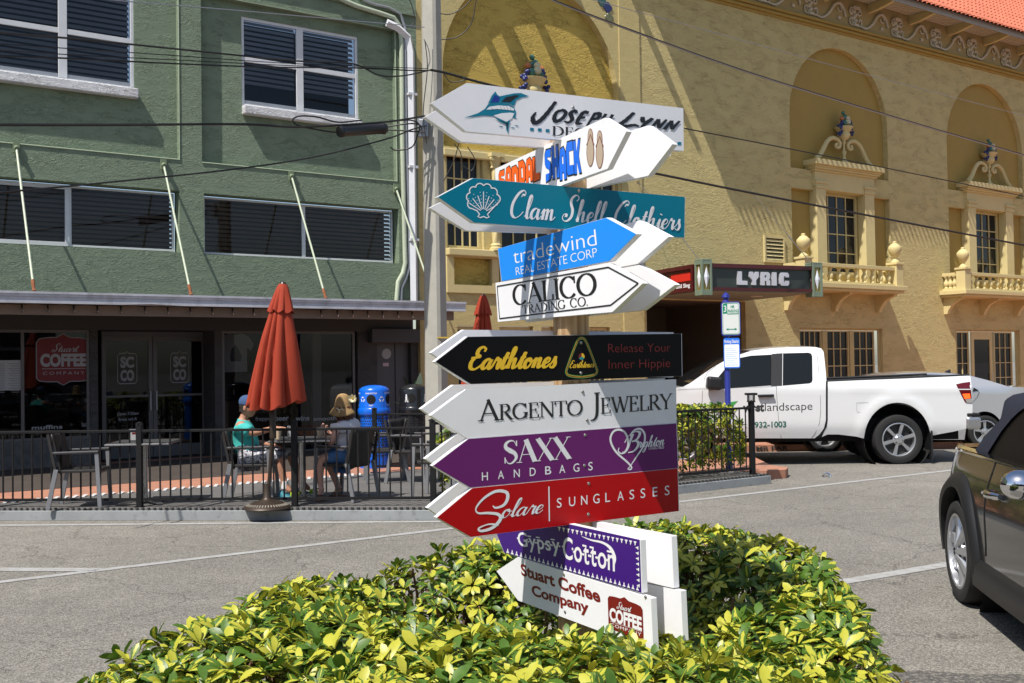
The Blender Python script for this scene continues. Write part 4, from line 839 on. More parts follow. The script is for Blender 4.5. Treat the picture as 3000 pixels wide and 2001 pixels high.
tile = mat("terracotta_roof_tile", (.47, .125, .065), .75, var=.22, vscale=2.5, bump=.15, bscale=60, bdist=.004)
pitch = R(43); tw = .21; nt_ = 90; courses = 34; m = MB()
def roofpt(s, run, h_): return W(s, 11.86 + run * math.sin(pitch) + h_ * math.cos(pitch), EO + .12 - run * math.cos(pitch) + h_ * math.sin(pitch))
sA = ES - .12; seg = 8
for c in range(courses):
    r0 = c * .36; r1 = r0 + .40; b = len(m.v); nn = int((CE - 1 - sA) / tw) * seg
    for i in range(nn + 1):
        s = sA + i * tw / seg; ph = (i % seg) / seg * 2 * math.pi; hgt = .045 * math.cos(ph)
        k_ = -.09 * max(0, math.cos(ph)) if c == 0 else 0; m.v += [roofpt(s, r0 + k_, hgt + .05), roofpt(s, r1, hgt + .02), roofpt(s, r0 + k_, hgt + .028)]
    for i in range(nn):
        a = b + i * 3; m.f += [(a, a + 3, a + 4, a + 1), (a + 2, a + 5, a + 3, a)]
g_ = MB(); g_.add([W(ES, 11.75, EO - .03), roofpt(ES, .05, 0), roofpt(ES, 10.8, 0), W(ES, 11.75, -8)], [(0, 1, 2, 3)]); g_.build("gable_end", yel_s, yb)
roof = m.build("roof", tile, yb, smooth=True, angle=50)
q = MB(); q.add([roofpt(sA, 0, -.02), roofpt(CE, 0, -.02), roofpt(CE, 11, -.02), roofpt(sA, 11, -.02)], [(0, 1, 2, 3)]); q.build("roof_deck", paint("roof_deck_dark", (.06, .04, .03), .9), roof)
# unseen beams added high on the front bay to band the niche with shade
for px, wd in ((1470, .3), (1390, .08), (1585, .14)):
    s = fs(px, 20, 0)[0]; m = MB(); fbox(m, s - .9 - wd / 2, s - .9 + wd / 2, 11.0, 11.25, .001, .95); m.build("shade_beam", cream, yb)
# ------------------------------------------------------------------ shop row across the street, behind the camera (seen in the glass and the chrome)
def shop_row(x0, x1, y, h, col, label, n):
    r = thing("shop_row", label, "building", ((x0 + x1) / 2, y, 0)); m = MB(); ws = [rect(x0 + (x1 - x0) * (i + .2) / n, x0 + (x1 - x0) * (i + .8) / n, a, b) for i in range(n) for a, b in ((.6, 2.6), (4.2, 6.0)) if b < h]
    fr = lambda x, z, d: Vector((x, y - d, z)); m.prism([(x0, -.05), (x1, -.05), (x1, h), (x0, h)], ws, fr, 0, .25, back=False); m.add([Vector((x0, y, h)), Vector((x1, y, h)), Vector((x1, y - 9, h)), Vector((x0, y - 9, h)), Vector((x0, y - 9, 0)), Vector((x1, y - 9, 0)), Vector((x0, y, 0)), Vector((x1, y, 0))], [(0, 1, 2, 3), (2, 3, 4, 5), (0, 3, 4, 6), (1, 2, 5, 7)]); m.build("wall", mat("far_side_render", col, .85, var=.08, vscale=2), r)
    for q in ws: g_ = MB(); g_.add([fr(a, b, .2) for a, b in q], [(0, 1, 2, 3)]); g_.build("window", dark_glass, r)
    g_ = MB(); g_.box(x0 - .1, x1 + .1, y - .2, y + 1.6, 2.9, 3.05); g_.build("canopy", grey_metal, r)
shop_row(-42, -9, -13, 7.5, (.20, .18, .15), "pale two storey shop row across the street, mirrored in the cafe glass", 8)
shop_row(-8.5, 24, -14, 6.5, (.12, .085, .07), "brick red shop row across the street, mirrored in the car paint", 8)
# ------------------------------------------------------------------ marquee
GZ = 0.0
mq0, mq1 = 3.30, 3.93; FL = W(11.69, 0, 2.2); FR = W(14.95, 0, 2.8); fdir = (FR - FL).normalized(); fn = Vector((fdir.y, -fdir.x, 0)); back = -fn
mq = thing("theatre_marquee", "dark red and green theatre marquee reading LYRIC hung over the entrance", "marquee", FL + Vector((0, 0, mq0)), math.atan2(fdir.y, fdir.x))
L_ = (FR - FL).length
def Q(x, z, o): return FL + fdir * x + fn * o + Vector((0, 0, z))
def qbox(m, x0, x1, z0, z1, o0, o1): m.add([Q(x, z, o) for z in (z0, z1) for o in (o1, o0) for x in (x0, x1)], [(0, 2, 3, 1), (4, 5, 7, 6), (0, 1, 5, 4), (2, 6, 7, 3), (0, 4, 6, 2), (1, 3, 7, 5)]); return m
maroon = mat("maroon_enamel", (.065, .008, .010), .3, var=.15, vscale=6); sage = mat("sage_green_paint", (.16, .21, .15), .5, var=.08, vscale=8); panelg = mat("marquee_panel_grey_green", (.032, .042, .036), .35)
DP_ = 3.4
m = MB(); qbox(m, .05, L_ - .05, mq0 + .05, mq1 - .02, -DP_, -.06); m.build("body", mat("marquee_roof", (.10, .10, .09), .7), mq)
m = MB(); qbox(m, .05, L_ - .05, mq0, mq0 + .049, -DP_, -.02); m.build("soffit", mat("marquee_soffit_grey_green", (.21, .22, .17), .7), mq)
for x, o in ((.8, -1.0), (2.4, -1.2)):
    m = MB(); m.lathe([(0, 0), (.13, -.004), (.15, -.012), (.15, .0)], Q(x, mq0 - .002, o), 16); m.build("downlight", paint("downlight_lens", (.6, .55, .42), .4), mq)
def sign_face(P0_, dir_, nrm, length, nm):
    m = MB(); fr = lambda x, z, d: P0_ + dir_ * x + nrm * d + Vector((0, 0, z))
    m.prism(rect(0, length, mq0 + .02, mq1 - .01), [rect(.07, length - .07, mq0 + .09, mq1 - .10)], fr, .03, -.055); f = m.build(nm, maroon, mq, bevel=.008)
    return f, fr
lb = .28
f, fr = sign_face(Q(lb - .1, 0, 0), fdir, fn, L_ - 2 * lb + .2, "sign_frame")
m = MB(); m.prism(rect(.07, L_ - 2 * lb + .13, mq0 + .09, mq1 - .10), [], fr, -.04, -.05); m.build("sign_panel", panelg, f)
# block letters with thickness
BL = {'L': [(0, 0), (0, 1), (.42, 1), (.42, .32), (1, .30), (1, 0)], 'Y': [(.3, 0), (.3, .36), (0, .62), (0, 1), (.38, 1), (.5, .72), (.62, 1), (1, 1), (1, .62), (.7, .36), (.7, 0)],
      'I': [(0, 0), (0, 1), (.48, 1), (.48, 0)], 'R': [(0, 0), (0, 1), (.8, 1), (1, .86), (1, .56), (.86, .46), (1, .34), (1, 0), (.62, 0), (.58, .32), (.4, .34), (.4, 0)], 'C': [(.15, 0), (.85, 0), (1, .14), (1, .38), (.62, .38), (.6, .28), (.42, .28), (.42, .72), (.6, .72), (.62, .64), (1, .64), (1, .86), (.85, 1), (.15, 1), (0, .86), (0, .14)]}
RH = {'R': [(.4, .58), (.6, .58), (.6, .76), (.4, .76)]}
tot = L_ - 2 * lb + .2; x = tot * .27; lh = (mq1 - mq0) * .48; silver = mat("letter_silver", (.62, .62, .66), .3, .3, var=.05)
for ch in "LYRIC":
    m = MB(); hs = [[(x + a * .255, mq0 + .155 + b * lh) for a, b in RH[ch]]] if ch in RH else []
    m.prism([(x + a * .255, mq0 + .155 + b * lh) for a, b in BL[ch]], hs, fr, .02, -.039); m.build("letter", silver, f, bevel=.008); x += .255 * (.62 if ch == 'I' else 1.0) + .06
# side panel to the left, flaring back
sd = (back * math.cos(R(0)) ).normalized(); 
f2, fr2 = sign_face(Q(0, 0, -lb + .1) + sd * (DP_ - .35), -sd, -fdir, DP_ - .45, "sign_frame")
m = MB(); m.prism(rect(.07, DP_ - .52, mq0 + .09, mq1 - .10), [], fr2, -.03, -.05); m.build("sign_panel", mat("maroon_panel", (.08, .006, .008), .35), f2)
m = MB(); m.prism(rect(DP_ - 1.42, DP_ - .62, mq0 + .27, mq0 + .46), [], fr2, -.02, -.029); m.build("show_poster", paint("poster_red", (.55, .02, .01), .5), f2)
mb = MB(); Gs = sans("Stand Up and Sing", .03); mb.add([fr2(DP_ - 1.9 + 1.25 * q[0] / Gs.w, mq0 + .13 + q[1] * .09, -.027) for q in Gs.v], Gs.f); mb.build("lettering", WINK, f2)
# corner lamp boxes with diamond shaped glass
gold = mat("lamp_brass", (.30, .24, .07), .4, .5, var=.3, vscale=20); dia = mat("diamond_glass", (.68, .70, .74), .2)
for x0 in (-.02, L_ - lb + .02):
    cx, co_ = x0 + lb / 2, -lb / 2 + .06
    m = MB(); z0, z1 = mq0 - .06, mq1 + .05
    t_ = .05; xs = (x0, x0 + lb); os_ = (co_ - lb / 2, co_ + lb / 2)
    for a in xs:
        for o in os_: qbox(m, a - (0 if a == xs[0] else t_), a + (t_ if a == xs[0] else 0), z0, z1, o - (0 if o == os_[0] else t_), o + (t_ if o == os_[0] else 0))
    qbox(m, xs[0], xs[1], z1 - .001, z1 + .03, os_[0], os_[1]); qbox(m, xs[0], xs[1], z0 - .03, z0 + .001, os_[0], os_[1])
    for (a0, a1, o0, o1) in ((xs[0] + t_, xs[1] - t_, os_[1] - t_, os_[1] - .004), (xs[0] + .004, xs[0] + t_, os_[0] + t_, os_[1] - t_)):
        qbox(m, a0, a1, z1 - .09, z1 - .001, o0, o1); qbox(m, a0, a1, z0 + .001, z0 + .09, o0, o1)
    lbx = m.build("lamp_box", sage, mq, bevel=.004)
    m = MB(); qbox(m, xs[0] + .03, xs[1] - .03, z0, z1, os_[0] + .03, os_[1] - .03); m.build("brass_liner", gold, lbx)
    for k in range(2):
        m = MB(); zc_ = (z0 + z1) / 2; hh, ww = .24, .075
        if k == 0: pts = [Q(cx, zc_ - hh, os_[1] - .02), Q(cx + ww, zc_, os_[1] - .02), Q(cx, zc_ + hh, os_[1] - .02), Q(cx - ww, zc_, os_[1] - .02)]; ap = Q(cx, zc_, os_[1] + .01)
        else: pts = [Q(xs[0] + .02, zc_ - hh, co_ - ww), Q(xs[0] + .02, zc_, co_ + ww), Q(xs[0] + .02, zc_ + hh, co_), Q(xs[0] + .02, zc_, co_ - ww)]; pts = [Q(xs[0] + .02, zc_ - hh, co_), Q(xs[0] + .02, zc_, co_ + ww), Q(xs[0] + .02, zc_ + hh, co_), Q(xs[0] + .02, zc_, co_ - ww)]; ap = Q(xs[0] - .01, zc_, co_)
        m.add(pts + [ap], [(0, 1, 4), (1, 2, 4), (2, 3, 4), (3, 0, 4)]); m.build("diamond", dia, lbx)
# stay chains of the marquee
for (ax_, ay), (x_, o_) in (((1865, 528), (.05, -.1)), ((2201, 562), (L_ - .15, -.1)), ((1700, 500), (-.9, -1.2)),):
    a = fs(ax_, ay); m = MB(); A = W(a[0], a[1], .02); B = Q(x_, mq1 + .05, o_); m.tube([A, A.lerp(B, .62)], .008, 6); m.tube([A.lerp(B, .62), A.lerp(B, .66), A.lerp(B, .7)], [.012, .025, .012], 6); m.tube([A.lerp(B, .7), B], .011, 6); st = m.build("stay_cable", paint("dark_stay", (.10, .09, .08), .6), mq)
    m = MB(); m.lathe([(0, .05), (.05, .04), (.06, 0)], W(a[0], a[1], .002), 10, M=FN.to_track_quat('Z', 'Y').to_matrix().to_4x4()); m.build("wall_hook", cream, st)

# ------------------------------------------------------------------ concrete utility pole
pole_c = mat("utility_pole_concrete", (.36, .345, .30), .85, var=.1, vscale=4, bump=.3, bscale=60, bdist=.004, dirt=((.2, .19, .165), 26, .62, .7))
PYW = 16.4; pb0 = gp(1280, 1372, PZ); pbx = dp(1279, 1150, PYW); pole_base = Vector((pbx.x, PYW, PZ)); ptx = dp(1263, 0, PYW)
lean = (ptx.x - pbx.x) / (ptx.z - pbx.z)
up_ = thing("utility_pole", "tall square concrete utility pole between the green and the yellow building", "utility pole", pole_base)
m = MB(); H_ = 11.5; ang = R(-24)
for i in range(13):
    z = H_ * i / 12; w_ = .30 - .075 * i / 12; ch_ = .04
    for (a, b) in ((-1, -1), (1, -1), (1, 1), (-1, 1)):
        for (u, v) in (((a * w_ / 2, b * (w_ / 2 - ch_)), (a * (w_ / 2 - ch_), b * w_ / 2)) if a * b > 0 else ((a * (w_ / 2 - ch_), b * w_ / 2), (a * w_ / 2, b * (w_ / 2 - ch_)))):
            m.v.append(pole_base + Vector((u * math.cos(ang) - v * math.sin(ang) + lean * (z - 1.4), u * math.sin(ang) + v * math.cos(ang), z)))
for i in range(12):
    for j in range(8): m.f.append((i * 8 + j, i * 8 + (j + 1) % 8, (i + 1) * 8 + (j + 1) % 8, (i + 1) * 8 + j))
m.f.append(tuple(12 * 8 + j for j in range(8))); m.build("shaft", pole_c, up_)
def polept(px, py, d=.17): return dp(px, py, PYW - d)
m = MB(); q = polept(1243, 372); m.box(-.10, .06, -.06, .06, -.16, .16, Matrix.Translation(q)); m.box(-.07, .03, -.1, -.06, -.1, .1, Matrix.Translation(q)); m.build("cable_bracket", grey_metal, up_, bevel=.01)
m = MB(); q = polept(1300, 989); m.box(-.10, .08, -.006, .004, -.012, .012, Matrix.Translation(q)); m.build("number_plate", paint("plate_yellow", (.45, .3, .04), .6), up_)
# ------------------------------------------------------------------ overhead cables
def cable(name, pts, r_, label, mt=None, group="overhead cables", n=6, cat="cable"):
    """pts: (px, py, depth)"""
    P = [dp(x, y, Y) for x, y, Y in pts]; out = []
    for i in range(len(P) - 1):
        a = P[i - 1] if i else P[0] * 2 - P[1]; b, c = P[i], P[i + 1]; d = P[i + 2] if i + 2 < len(P) else P[-1] * 2 - P[-2]
        for k in range(n):
            t_ = k / n; out.append(.5 * ((2 * b) + (c - a) * t_ + (2 * a - 5 * b + 4 * c - d) * t_ * t_ + (3 * b - a - 3 * c + d) * t_ ** 3))
    out.append(P[-1]); m = MB(); m.tube(out, r_, 6); o = m.build(name, mt or paint("cable_rubber", (.012, .012, .012), .55), smooth=True); tag(o, label, cat, group); return o
steel_c = mat("bare_strand", (.30, .32, .36), .4, .6)
def Y(px): return 16.1 - (1255 - px) * .0043        # left hand spans drop back towards the camera side
L1 = Y(-200)
cable("overhead_cable", [(-200, 365, L1), (300, 366, Y(300)), (700, 364, Y(700)), (865, 372, Y(865)), (1000, 366, Y(1000)), (1140, 356, Y(1140)), (1245, 340, 16.1)], .017, "thick black cable running level from the left below the upper windows to the pole")
cable("overhead_cable", [(-200, 580, L1), (120, 553, Y(120)), (420, 524, Y(420)), (700, 494, Y(700)), (930, 458, Y(930)), (1130, 408, Y(1130)), (1205, 380, Y(1205)), (1250, 368, 16.1)], .012, "black cable sloping down across the lower strip windows from the pole")
cable("overhead_cable", [(-200, 82, L1), (200, 112, Y(200)), (600, 152, Y(600)), (860, 178, Y(860)), (1030, 186, Y(1030)), (1110, 220, Y(1110)), (1180, 222, Y(1180)), (1262, 205, 16.1)], .012, "rusty black cable crossing the two upper windows highest of the bundle")
cable("overhead_cable", [(-200, 116, L1), (200, 142, Y(200)), (500, 162, Y(500)), (800, 183, Y(800)), (1000, 192, Y(1000)), (1255, 201, 16.1)], .006, "thin black cable, upper of two in the window bundle left of the pole")
cable("overhead_cable", [(-200, 134, L1), (200, 160, Y(200)), (500, 175, Y(500)), (800, 190, Y(800)), (1040, 200, Y(1040)), (1255, 208, 16.1)], .006, "thin black cable, lower of two in the window bundle left of the pole")
cable("overhead_cable", [(-200, 156, L1), (200, 171, Y(200)), (500, 186, Y(500)), (800, 197, Y(800)), (1070, 199, Y(1070)), (1190, 206, Y(1190)), (1260, 206, 16.1)], .010, "black cable crossing the upper windows lowest of the bundle")
cable("overhead_cable", [(200, -12, Y(200)), (420, 8, Y(420)), (700, 31, Y(700)), (1000, 58, Y(1000)), (1195, 75, Y(1195)), (1243, 80, 16.1)], .007, "pale bare steel guy strand sloping across the top of the green building", steel_c)
def Yr(px): return 16.3 + (px - 1290) * .0064
cable("overhead_cable", [(1500, -60, Yr(1500)), (1623, 2, Yr(1623)), (1850, 90, Yr(1850)), (2200, 215, Yr(2200)), (2600, 338, Yr(2600)), (3050, 470, Yr(3050))], .020, "twisted grey and black service cable sagging across the yellow facade", steel_c)
tw_ = cable("overhead_cable", [(1500, -62, Yr(1500) - .02), (1623, 0, Yr(1623) - .02), (1850, 88, Yr(1850) - .02), (2200, 213, Yr(2200) - .02), (2600, 336, Yr(2600) - .02), (3050, 468, Yr(3050) - .02)], .012, "black core twisted around the grey service cable over the arched niches")
cable("overhead_cable", [(1280, 100, 16.4), (1700, -10, Yr(1700)), (2000, 70, Yr(2000)), (2500, 208, Yr(2500)), (3050, 352, Yr(3050))][1:], .006, "hair thin wire sloping across the arched niches above the twisted cable", steel_c)
cable("overhead_cable", [(1275, 345, 16.3), (1600, 372, Yr(1600)), (2005, 376, Yr(2005)), (2500, 473, Yr(2500)), (3050, 585, Yr(3050))][2:] , .013, "medium black cable passing just above the window cornices of the yellow building")
cable("overhead_cable", [(1880, 500, Yr(1880)), (2200, 565, Yr(2200)), (2600, 642, Yr(2600)), (3050, 728, Yr(3050))], .024, "thickest black cable passing in front of the balcony windows")
cable("overhead_cable", [(1262, 205, 16.1), (1300, 212, 16.2), (1350, 226, 16.3), (1420, 245, 16.5), (1520, 270, 16.8)], .02, "black cable bundle leaving the pole to the right behind the top sign")
for i, pts in enumerate(([(1150, 355), (1200, 352), (1228, 365), (1222, 400), (1205, 432), (1160, 440), (1143, 430)], [(1130, 372), (1200, 362), (1232, 368), (1225, 385), (1170, 382), (1130, 380)], [(1290, 40), (1320, 41), (1360, 20), (1395, -20)], [(1292, 116), (1340, 108), (1380, 70), (1395, 0)], [(1300, 215), (1320, 240), (1360, 235), (1350, 222)], [(1330, 420), (1350, 450), (1352, 500)], [(1370, 430), (1392, 470), (1380, 500), (1350, 480)], [(1300, 530), (1330, 470), (1345, 415)], [(1205, 75), (1215, 60), (1208, 20), (1190, -20)], [(1245, 120), (1252, 200), (1240, 330), (1250, 420)])):
    cable("cable_loop", [(x, y, 16.0) for x, y in pts], .008 if i not in (0, 1) else .012, ("slack black cable loop hanging beside the pole bracket", "second black cable loop hugging the pole bracket", "black cable loop leaving the pole near the top of the niche", "black cable curving up from the pole over the niche arch", "short slack loop under the bundle right of the pole", "black drop wire hanging over the left barred window", "curled black wire end over the left barred window", "black wire slanting beside the left barred window", "black wire curling beside the elbow of the downpipe", "black drop wire running down the face of the concrete pole")[i], group="slack cables around the pole")
# splice closure on the thick cable
sp0 = dp(992, 380, Y(992)); sp1 = dp(1129, 370, Y(1129)); d_ = (sp1 - sp0).normalized()
sc_ = thing("splice_closure", "black ribbed splice case slung on the cables left of the pole", "cable closure", sp0)
m = MB(); L2 = (sp1 - sp0).length; m.lathe([(0, 0), (.075, .005), (.085, .03), (.085, .07), (.078, .08), (.078, L2 - .08), (.085, L2 - .07), (.085, L2 - .03), (.075, L2 - .005), (0, L2)], sp0 - Vector((0, 0, .03)), 14, M=d_.to_track_quat('Z', 'Y').to_matrix().to_4x4()); m.build("case", mat("closure_plastic", (.010, .010, .011), .35, bump=.3, bscale=25, bdist=.006), sc_, smooth=True)
m = MB(); pts = [(1130, 392), (1060, 382), (990, 388), (920, 378), (870, 366), (858, 350), (880, 340), (930, 343), (990, 358), (1060, 352)]
P = [dp(q.x, q.y, Y(q.x)) for q in crom(pts, 6)]; m.tube(P, .012, 6); m.build("looped_tail", MT["cable_rubber"], sc_, smooth=True)

# ------------------------------------------------------------------ parking sign
blue_p = mat("royal_blue_paint", (.02, .03, .22), .35); PS = 15.5; pk = dp(2136, 1345, PS); pkb = Vector((pk.x, PS, PZ))
pks = thing("parking_sign", "royal blue post with a green on white three hour parking sign over a blue notice", "parking sign", pkb)
zt_ = dp(2130, 895, PS).z; m = MB(); m.lathe([(.055, 0), (.055, .1), (.042, .12), (.042, zt_ - PZ - .02), (.06, zt_ - PZ), (.062, zt_ - PZ + .05), (.035, zt_ - PZ + .08), (.06, zt_ - PZ + .12), (.05, zt_ - PZ + .16), (.0, zt_ - PZ + .2)], pkb, 18); m.build("post", blue_p, pks, smooth=True)
def rrect(x0, x1, y0, y1, r_, n=5):
    o = []
    for cx, cy, a in ((x1 - r_, y1 - r_, 0), (x0 + r_, y1 - r_, 90), (x0 + r_, y0 + r_, 180), (x1 - r_, y0 + r_, 270)): o += [(cx + r_ * math.cos(R(a + 90 * i / n)), cy + r_ * math.sin(R(a + 90 * i / n))) for i in range(n + 1)]
    return o
SN = Vector((-.25, -.97, 0)).normalized(); SP_ = Plane(pkb + SN * .06, SN); sx_ = Vector((-SN.y, SN.x, 0))
if sx_.x < 0: sx_ = -sx_
def sfr(x, z, d): return SP_.P.xy.to_3d() + sx_ * x + SN * d + Vector((0, 0, z))
def sc(px, py): q = SP_(px, py); return ((q - SP_.P).dot(sx_), q.z)
a, b = sc(2117, 981), sc(2166, 886); wgreen = paint("sign_green", (.0, .22, .12), .4); swhite = paint("sign_white", (.62, .64, .62), .35)
m = MB(); m.prism(rrect(a[0] - .018, b[0] + .012, a[1] - .018, b[1] + .018, .045), [], sfr, -.002, -.02); m.build("backing", blue_p, pks)
m = MB(); m.prism(rrect(a[0], b[0], a[1], b[1], .035), [], sfr, .001, -.0015); s1_ = m.build("sign_plate", swhite, pks)
def on_s(geo, x0, x1, y0, y1, mt, d=.003, nm="lettering", par=None): mb = MB(); mb.add([sfr(a[0] + (b[0] - a[0]) * (x0 + (x1 - x0) * x / geo.w), a[1] + (b[1] - a[1]) * (y0 + (y1 - y0) * y), d + z) for x, y, z in geo.v], geo.f); return mb.build(nm, mt, par or s1_)
G = Geo(); rr = [Vector(p) for p in rrect(.04, .96, .02, .98, .1)]; G.ribbon(rr + rr[:1], [.02] * (len(rr) + 1)); G.w = 1; on_s(G, 0, 1, 0, 1, wgreen, .002, "border")
G = Geo(); G.poly([(.05, .66), (.30, .66), (.30, .97), (.12, .97), (.05, .93)]); G.w = 1; on_s(G, 0, 1, 0, 1, wgreen, .0024, "green_field")
on_s(sans("3", .02), .10, .25, .72, .92, swhite, .004); on_s(sans("HR", .03), .5, .72, .83, .92, wgreen); on_s(sans("PARKING", .02), .33, .95, .69, .79, wgreen); on_s(lines([((0, .5), (1, .5))], .02), .3, .95, .0, 1.3, wgreen, .003, "rule")
G = Geo(); G.poly([(0, .5), (.22, 0), (.22, .35), (.78, .35), (.78, 0), (1, .5), (.78, 1), (.78, .65), (.22, .65), (.22, 1)]); G.w = 1; on_s(G, .2, .85, .13, .21, wgreen, .003, "arrow")
a, b = sc(2121, 1079), sc(2167, 990); nblue = paint("notice_blue", (.02, .16, .72), .35)
m = MB(); m.prism(rrect(a[0], b[0], a[1], b[1], .03), [], sfr, .001, -.006); s2_ = m.build("notice_plate", nblue, pks)
m = MB(); m.prism([(a[0] + (b[0] - a[0]) * x, a[1] + (b[1] - a[1]) * y) for x, y in rrect(.05, .95, .04, .79, .05)], [], sfr, .003, .002, back=False); m.build("notice_face", paint("notice_white", (.80, .82, .84), .3), s2_)
on_s(sans("Parking District", .02), .06, .94, .84, .95, WINK, .003, "lettering", s2_)
G = Geo()
for i in range(9): G.poly([(.15, .1 + i * .07), (.85 - .1 * (i % 3), .1 + i * .07), (.85 - .1 * (i % 3), .115 + i * .07), (.15, .115 + i * .07)])
G.w = 1; on_s(G, 0, 1, 0, 1, paint("notice_ink", (.45, .6, .75), .6), .0045, "text_lines", s2_)

# ------------------------------------------------------------------ parklet deck
deck_m = bpy.data.materials.new("grey_deck_boards"); deck_m.use_nodes = True
t = deck_m.node_tree; pr = t.nodes["Principled BSDF"]; co = t.nodes.new("ShaderNodeTexCoord"); sep = t.nodes.new("ShaderNodeSeparateXYZ"); t.links.new(co.outputs["Object"], sep.inputs[0])
md = t.nodes.new("ShaderNodeMath"); md.operation = 'FRACT'; mu = t.nodes.new("ShaderNodeMath"); mu.operation = 'MULTIPLY'; mu.inputs[1].default_value = 7.1; t.links.new(sep.outputs[1], mu.inputs[0]); t.links.new(mu.outputs[0], md.inputs[0])
lt = t.nodes.new("ShaderNodeMath"); lt.operation = 'LESS_THAN'; lt.inputs[1].default_value = .06; t.links.new(md.outputs[0], lt.inputs[0])
nz = t.nodes.new("ShaderNodeTexNoise"); nz.inputs["Scale"].default_value = 3; nz.inputs["Detail"].default_value = 6; t.links.new(co.outputs["Object"], nz.inputs["Vector"])
cr = t.nodes.new("ShaderNodeValToRGB"); cr.color_ramp.elements[0].color = (.085, .08, .077, 1); cr.color_ramp.elements[1].color = (.155, .148, .142, 1); t.links.new(nz.outputs["Fac"], cr.inputs[0])
mx = t.nodes.new("ShaderNodeMix"); mx.data_type = 'RGBA'; t.links.new(lt.outputs[0], mx.inputs[0]); t.links.new(cr.outputs[0], mx.inputs[6]); mx.inputs[7].default_value = (.015, .014, .013, 1); t.links.new(mx.outputs[2], pr.inputs["Base Color"]); pr.inputs["Roughness"].default_value = .7
DZ = .12; dk0 = gp(-260, 1524); dk1 = Vector((-.75, 11.78, 0)); dk2 = gp(2253, 1416)
nrm_r = Vector((-(dk2 - dk1).normalized().y, (dk2 - dk1).normalized().x, 0))
deck_poly = [dk0, dk1, dk2, dk2 + nrm_r * .62, Vector((.55, 14.72, 0)), Vector((-1.36, 16.33, 0)), Vector((dk0.x + .2, 12.96 + .681 * (dk0.x + .2 + 6.34), 0))]
dk = thing("parklet_deck", "low grey timber parklet deck built out over the road in front of the cafe", "deck", (dk1.x, dk1.y, 0))
m = MB(); m.prism([(p.x, p.y) for p in deck_poly], [], lambda x, y, d: Vector((x, y, d)), DZ + .012, .01); m.build("boards", deck_m, dk)
fas = mat("grey_fascia_board", (.26, .275, .28), .65, var=.12, vscale=3, dirt=((.14, .14, .14), 7, .55, .75)); 
for A, B in ((dk0, dk1), (dk1, dk2)):
    d_ = (B - A).normalized(); o_ = Vector((d_.y, -d_.x, 0)) * .02
    m = MB(); m.bar(A + o_ + Vector((0, 0, .056)), B + o_ + Vector((0, 0, .056)), .04, .112); m.build("fascia", fas, dk, bevel=.004)
    m = MB(); n = int((B - A).length / .07)
    for i in range(n): m.lathe([(0, .012), (.017, .01), (.022, 0)], A + (B - A) * ((i + .5) / n) + o_ * .2 + Vector((0, 0, DZ + .013)), 6)
    m.build("rubber_edging", paint("black_rubber", (.012, .012, .012), .7), dk)
# metal ramp plates along the back edge
m = MB()
for i in range(90):
    x = -7.2 + i * .094
    if x > -2.2: break
    y = 12.94 + .681 * (x + 6.34); m.add([Vector((x, y - .2, DZ + .018)), Vector((x + .05, y - .2, DZ + .018)), Vector((x + .02, y, DZ + .03)), Vector((x - .03, y, DZ + .03))], [(0, 1, 2, 3)])
m.build("tread_plate", paint("tread_grey", (.5, .5, .5), .6), dk)

# ------------------------------------------------------------------ black railings
def railing(a, b, n_post, label, base, top=1.04, pickets=True, lamp_at=(), name="railing", first=True, last=True):
    L = (b - a).length; d = (b - a).normalized(); rt = thing(name, label, "railing", (a.x, a.y, base))
    m = MB(); m.bar(a + Vector((0, 0, top - .02)), b + Vector((0, 0, top - .02)), .045, .03); m.build("top_rail", BLACKM, rt, bevel=.003)
    m = MB(); m.bar(a + Vector((0, 0, base + .1)), b + Vector((0, 0, base + .1)), .035, .03); m.build("bottom_rail", BLACKM, rt)
    m = MB(); n = max(2, int(L / .118))
    for i in range(1, n): q = a + d * (L * i / n); m.bar(q + Vector((0, 0, base + .115)), q + Vector((0, 0, top - .035)), .016)
    m.build("pickets", BLACKM, rt)
    for k in range(n_post):
        if (k == 0 and not first) or (k == n_post - 1 and not last): continue
        q = a + d * (L * k / max(1, n_post - 1)); m = MB(); m.bar(q + Vector((0, 0, base)), q + Vector((0, 0, top + .06)), .065, up=d); M_ = Matrix.Translation(q + Vector((0, 0, base))); m.box(-.07, .07, -.05, .05, 0, .012, M_); po = m.build("post", BLACKM, rt, bevel=.003)
        m = MB(); m.lathe([(.046, 0), (.046, .012), (.0, .03)], q + Vector((0, 0, top + .06)), 4); m.build("post_cap", BLACKM, po)
        if k in lamp_at:
            m = MB(); z = top + .06; m.box(-.04, .04, -.04, .04, z + .02, z + .1, Matrix.Translation(q)); m.build("lamp_glass", glassmat("lamp_lens", clear=.8), po); m = MB(); m.box(-.075, .075, -.075, .075, z + .1, z + .13, Matrix.Translation(q)); m.box(-.05, .05, -.05, .05, z, z + .02, Matrix.Translation(q))
            for sx in (-1, 1):
                for sy in (-1, 1): m.box(sx * .04 - .006, sx * .04 + .006, sy * .04 - .006, sy * .04 + .006, z + .02, z + .1, Matrix.Translation(q))
            m.build("lamp_frame", BLACKM, po)
    return rt
pL = gp(410, 1488, DZ); pM = gp(864, 1486, DZ); pR = gp(2205, 1392, DZ); st_ = pM - pL
rA = pL - st_ * 2.0
def z0(v): return Vector((v.x, v.y, 0))
cr_ = z0(pM) + (z0(pM) - z0(pL)).normalized() * 1.62
railing(z0(rA), z0(pL), 3, "black picket railing at the left end of the parklet before the empty chair", DZ, last=False)
railing(z0(pL), z0(pM), 2, "black picket railing in front of the man in the blue cap", DZ)
railing(z0(pM), cr_, 2, "black picket railing in front of the woman in the straw hat", DZ, first=False)
dj = z0(pR) - cr_
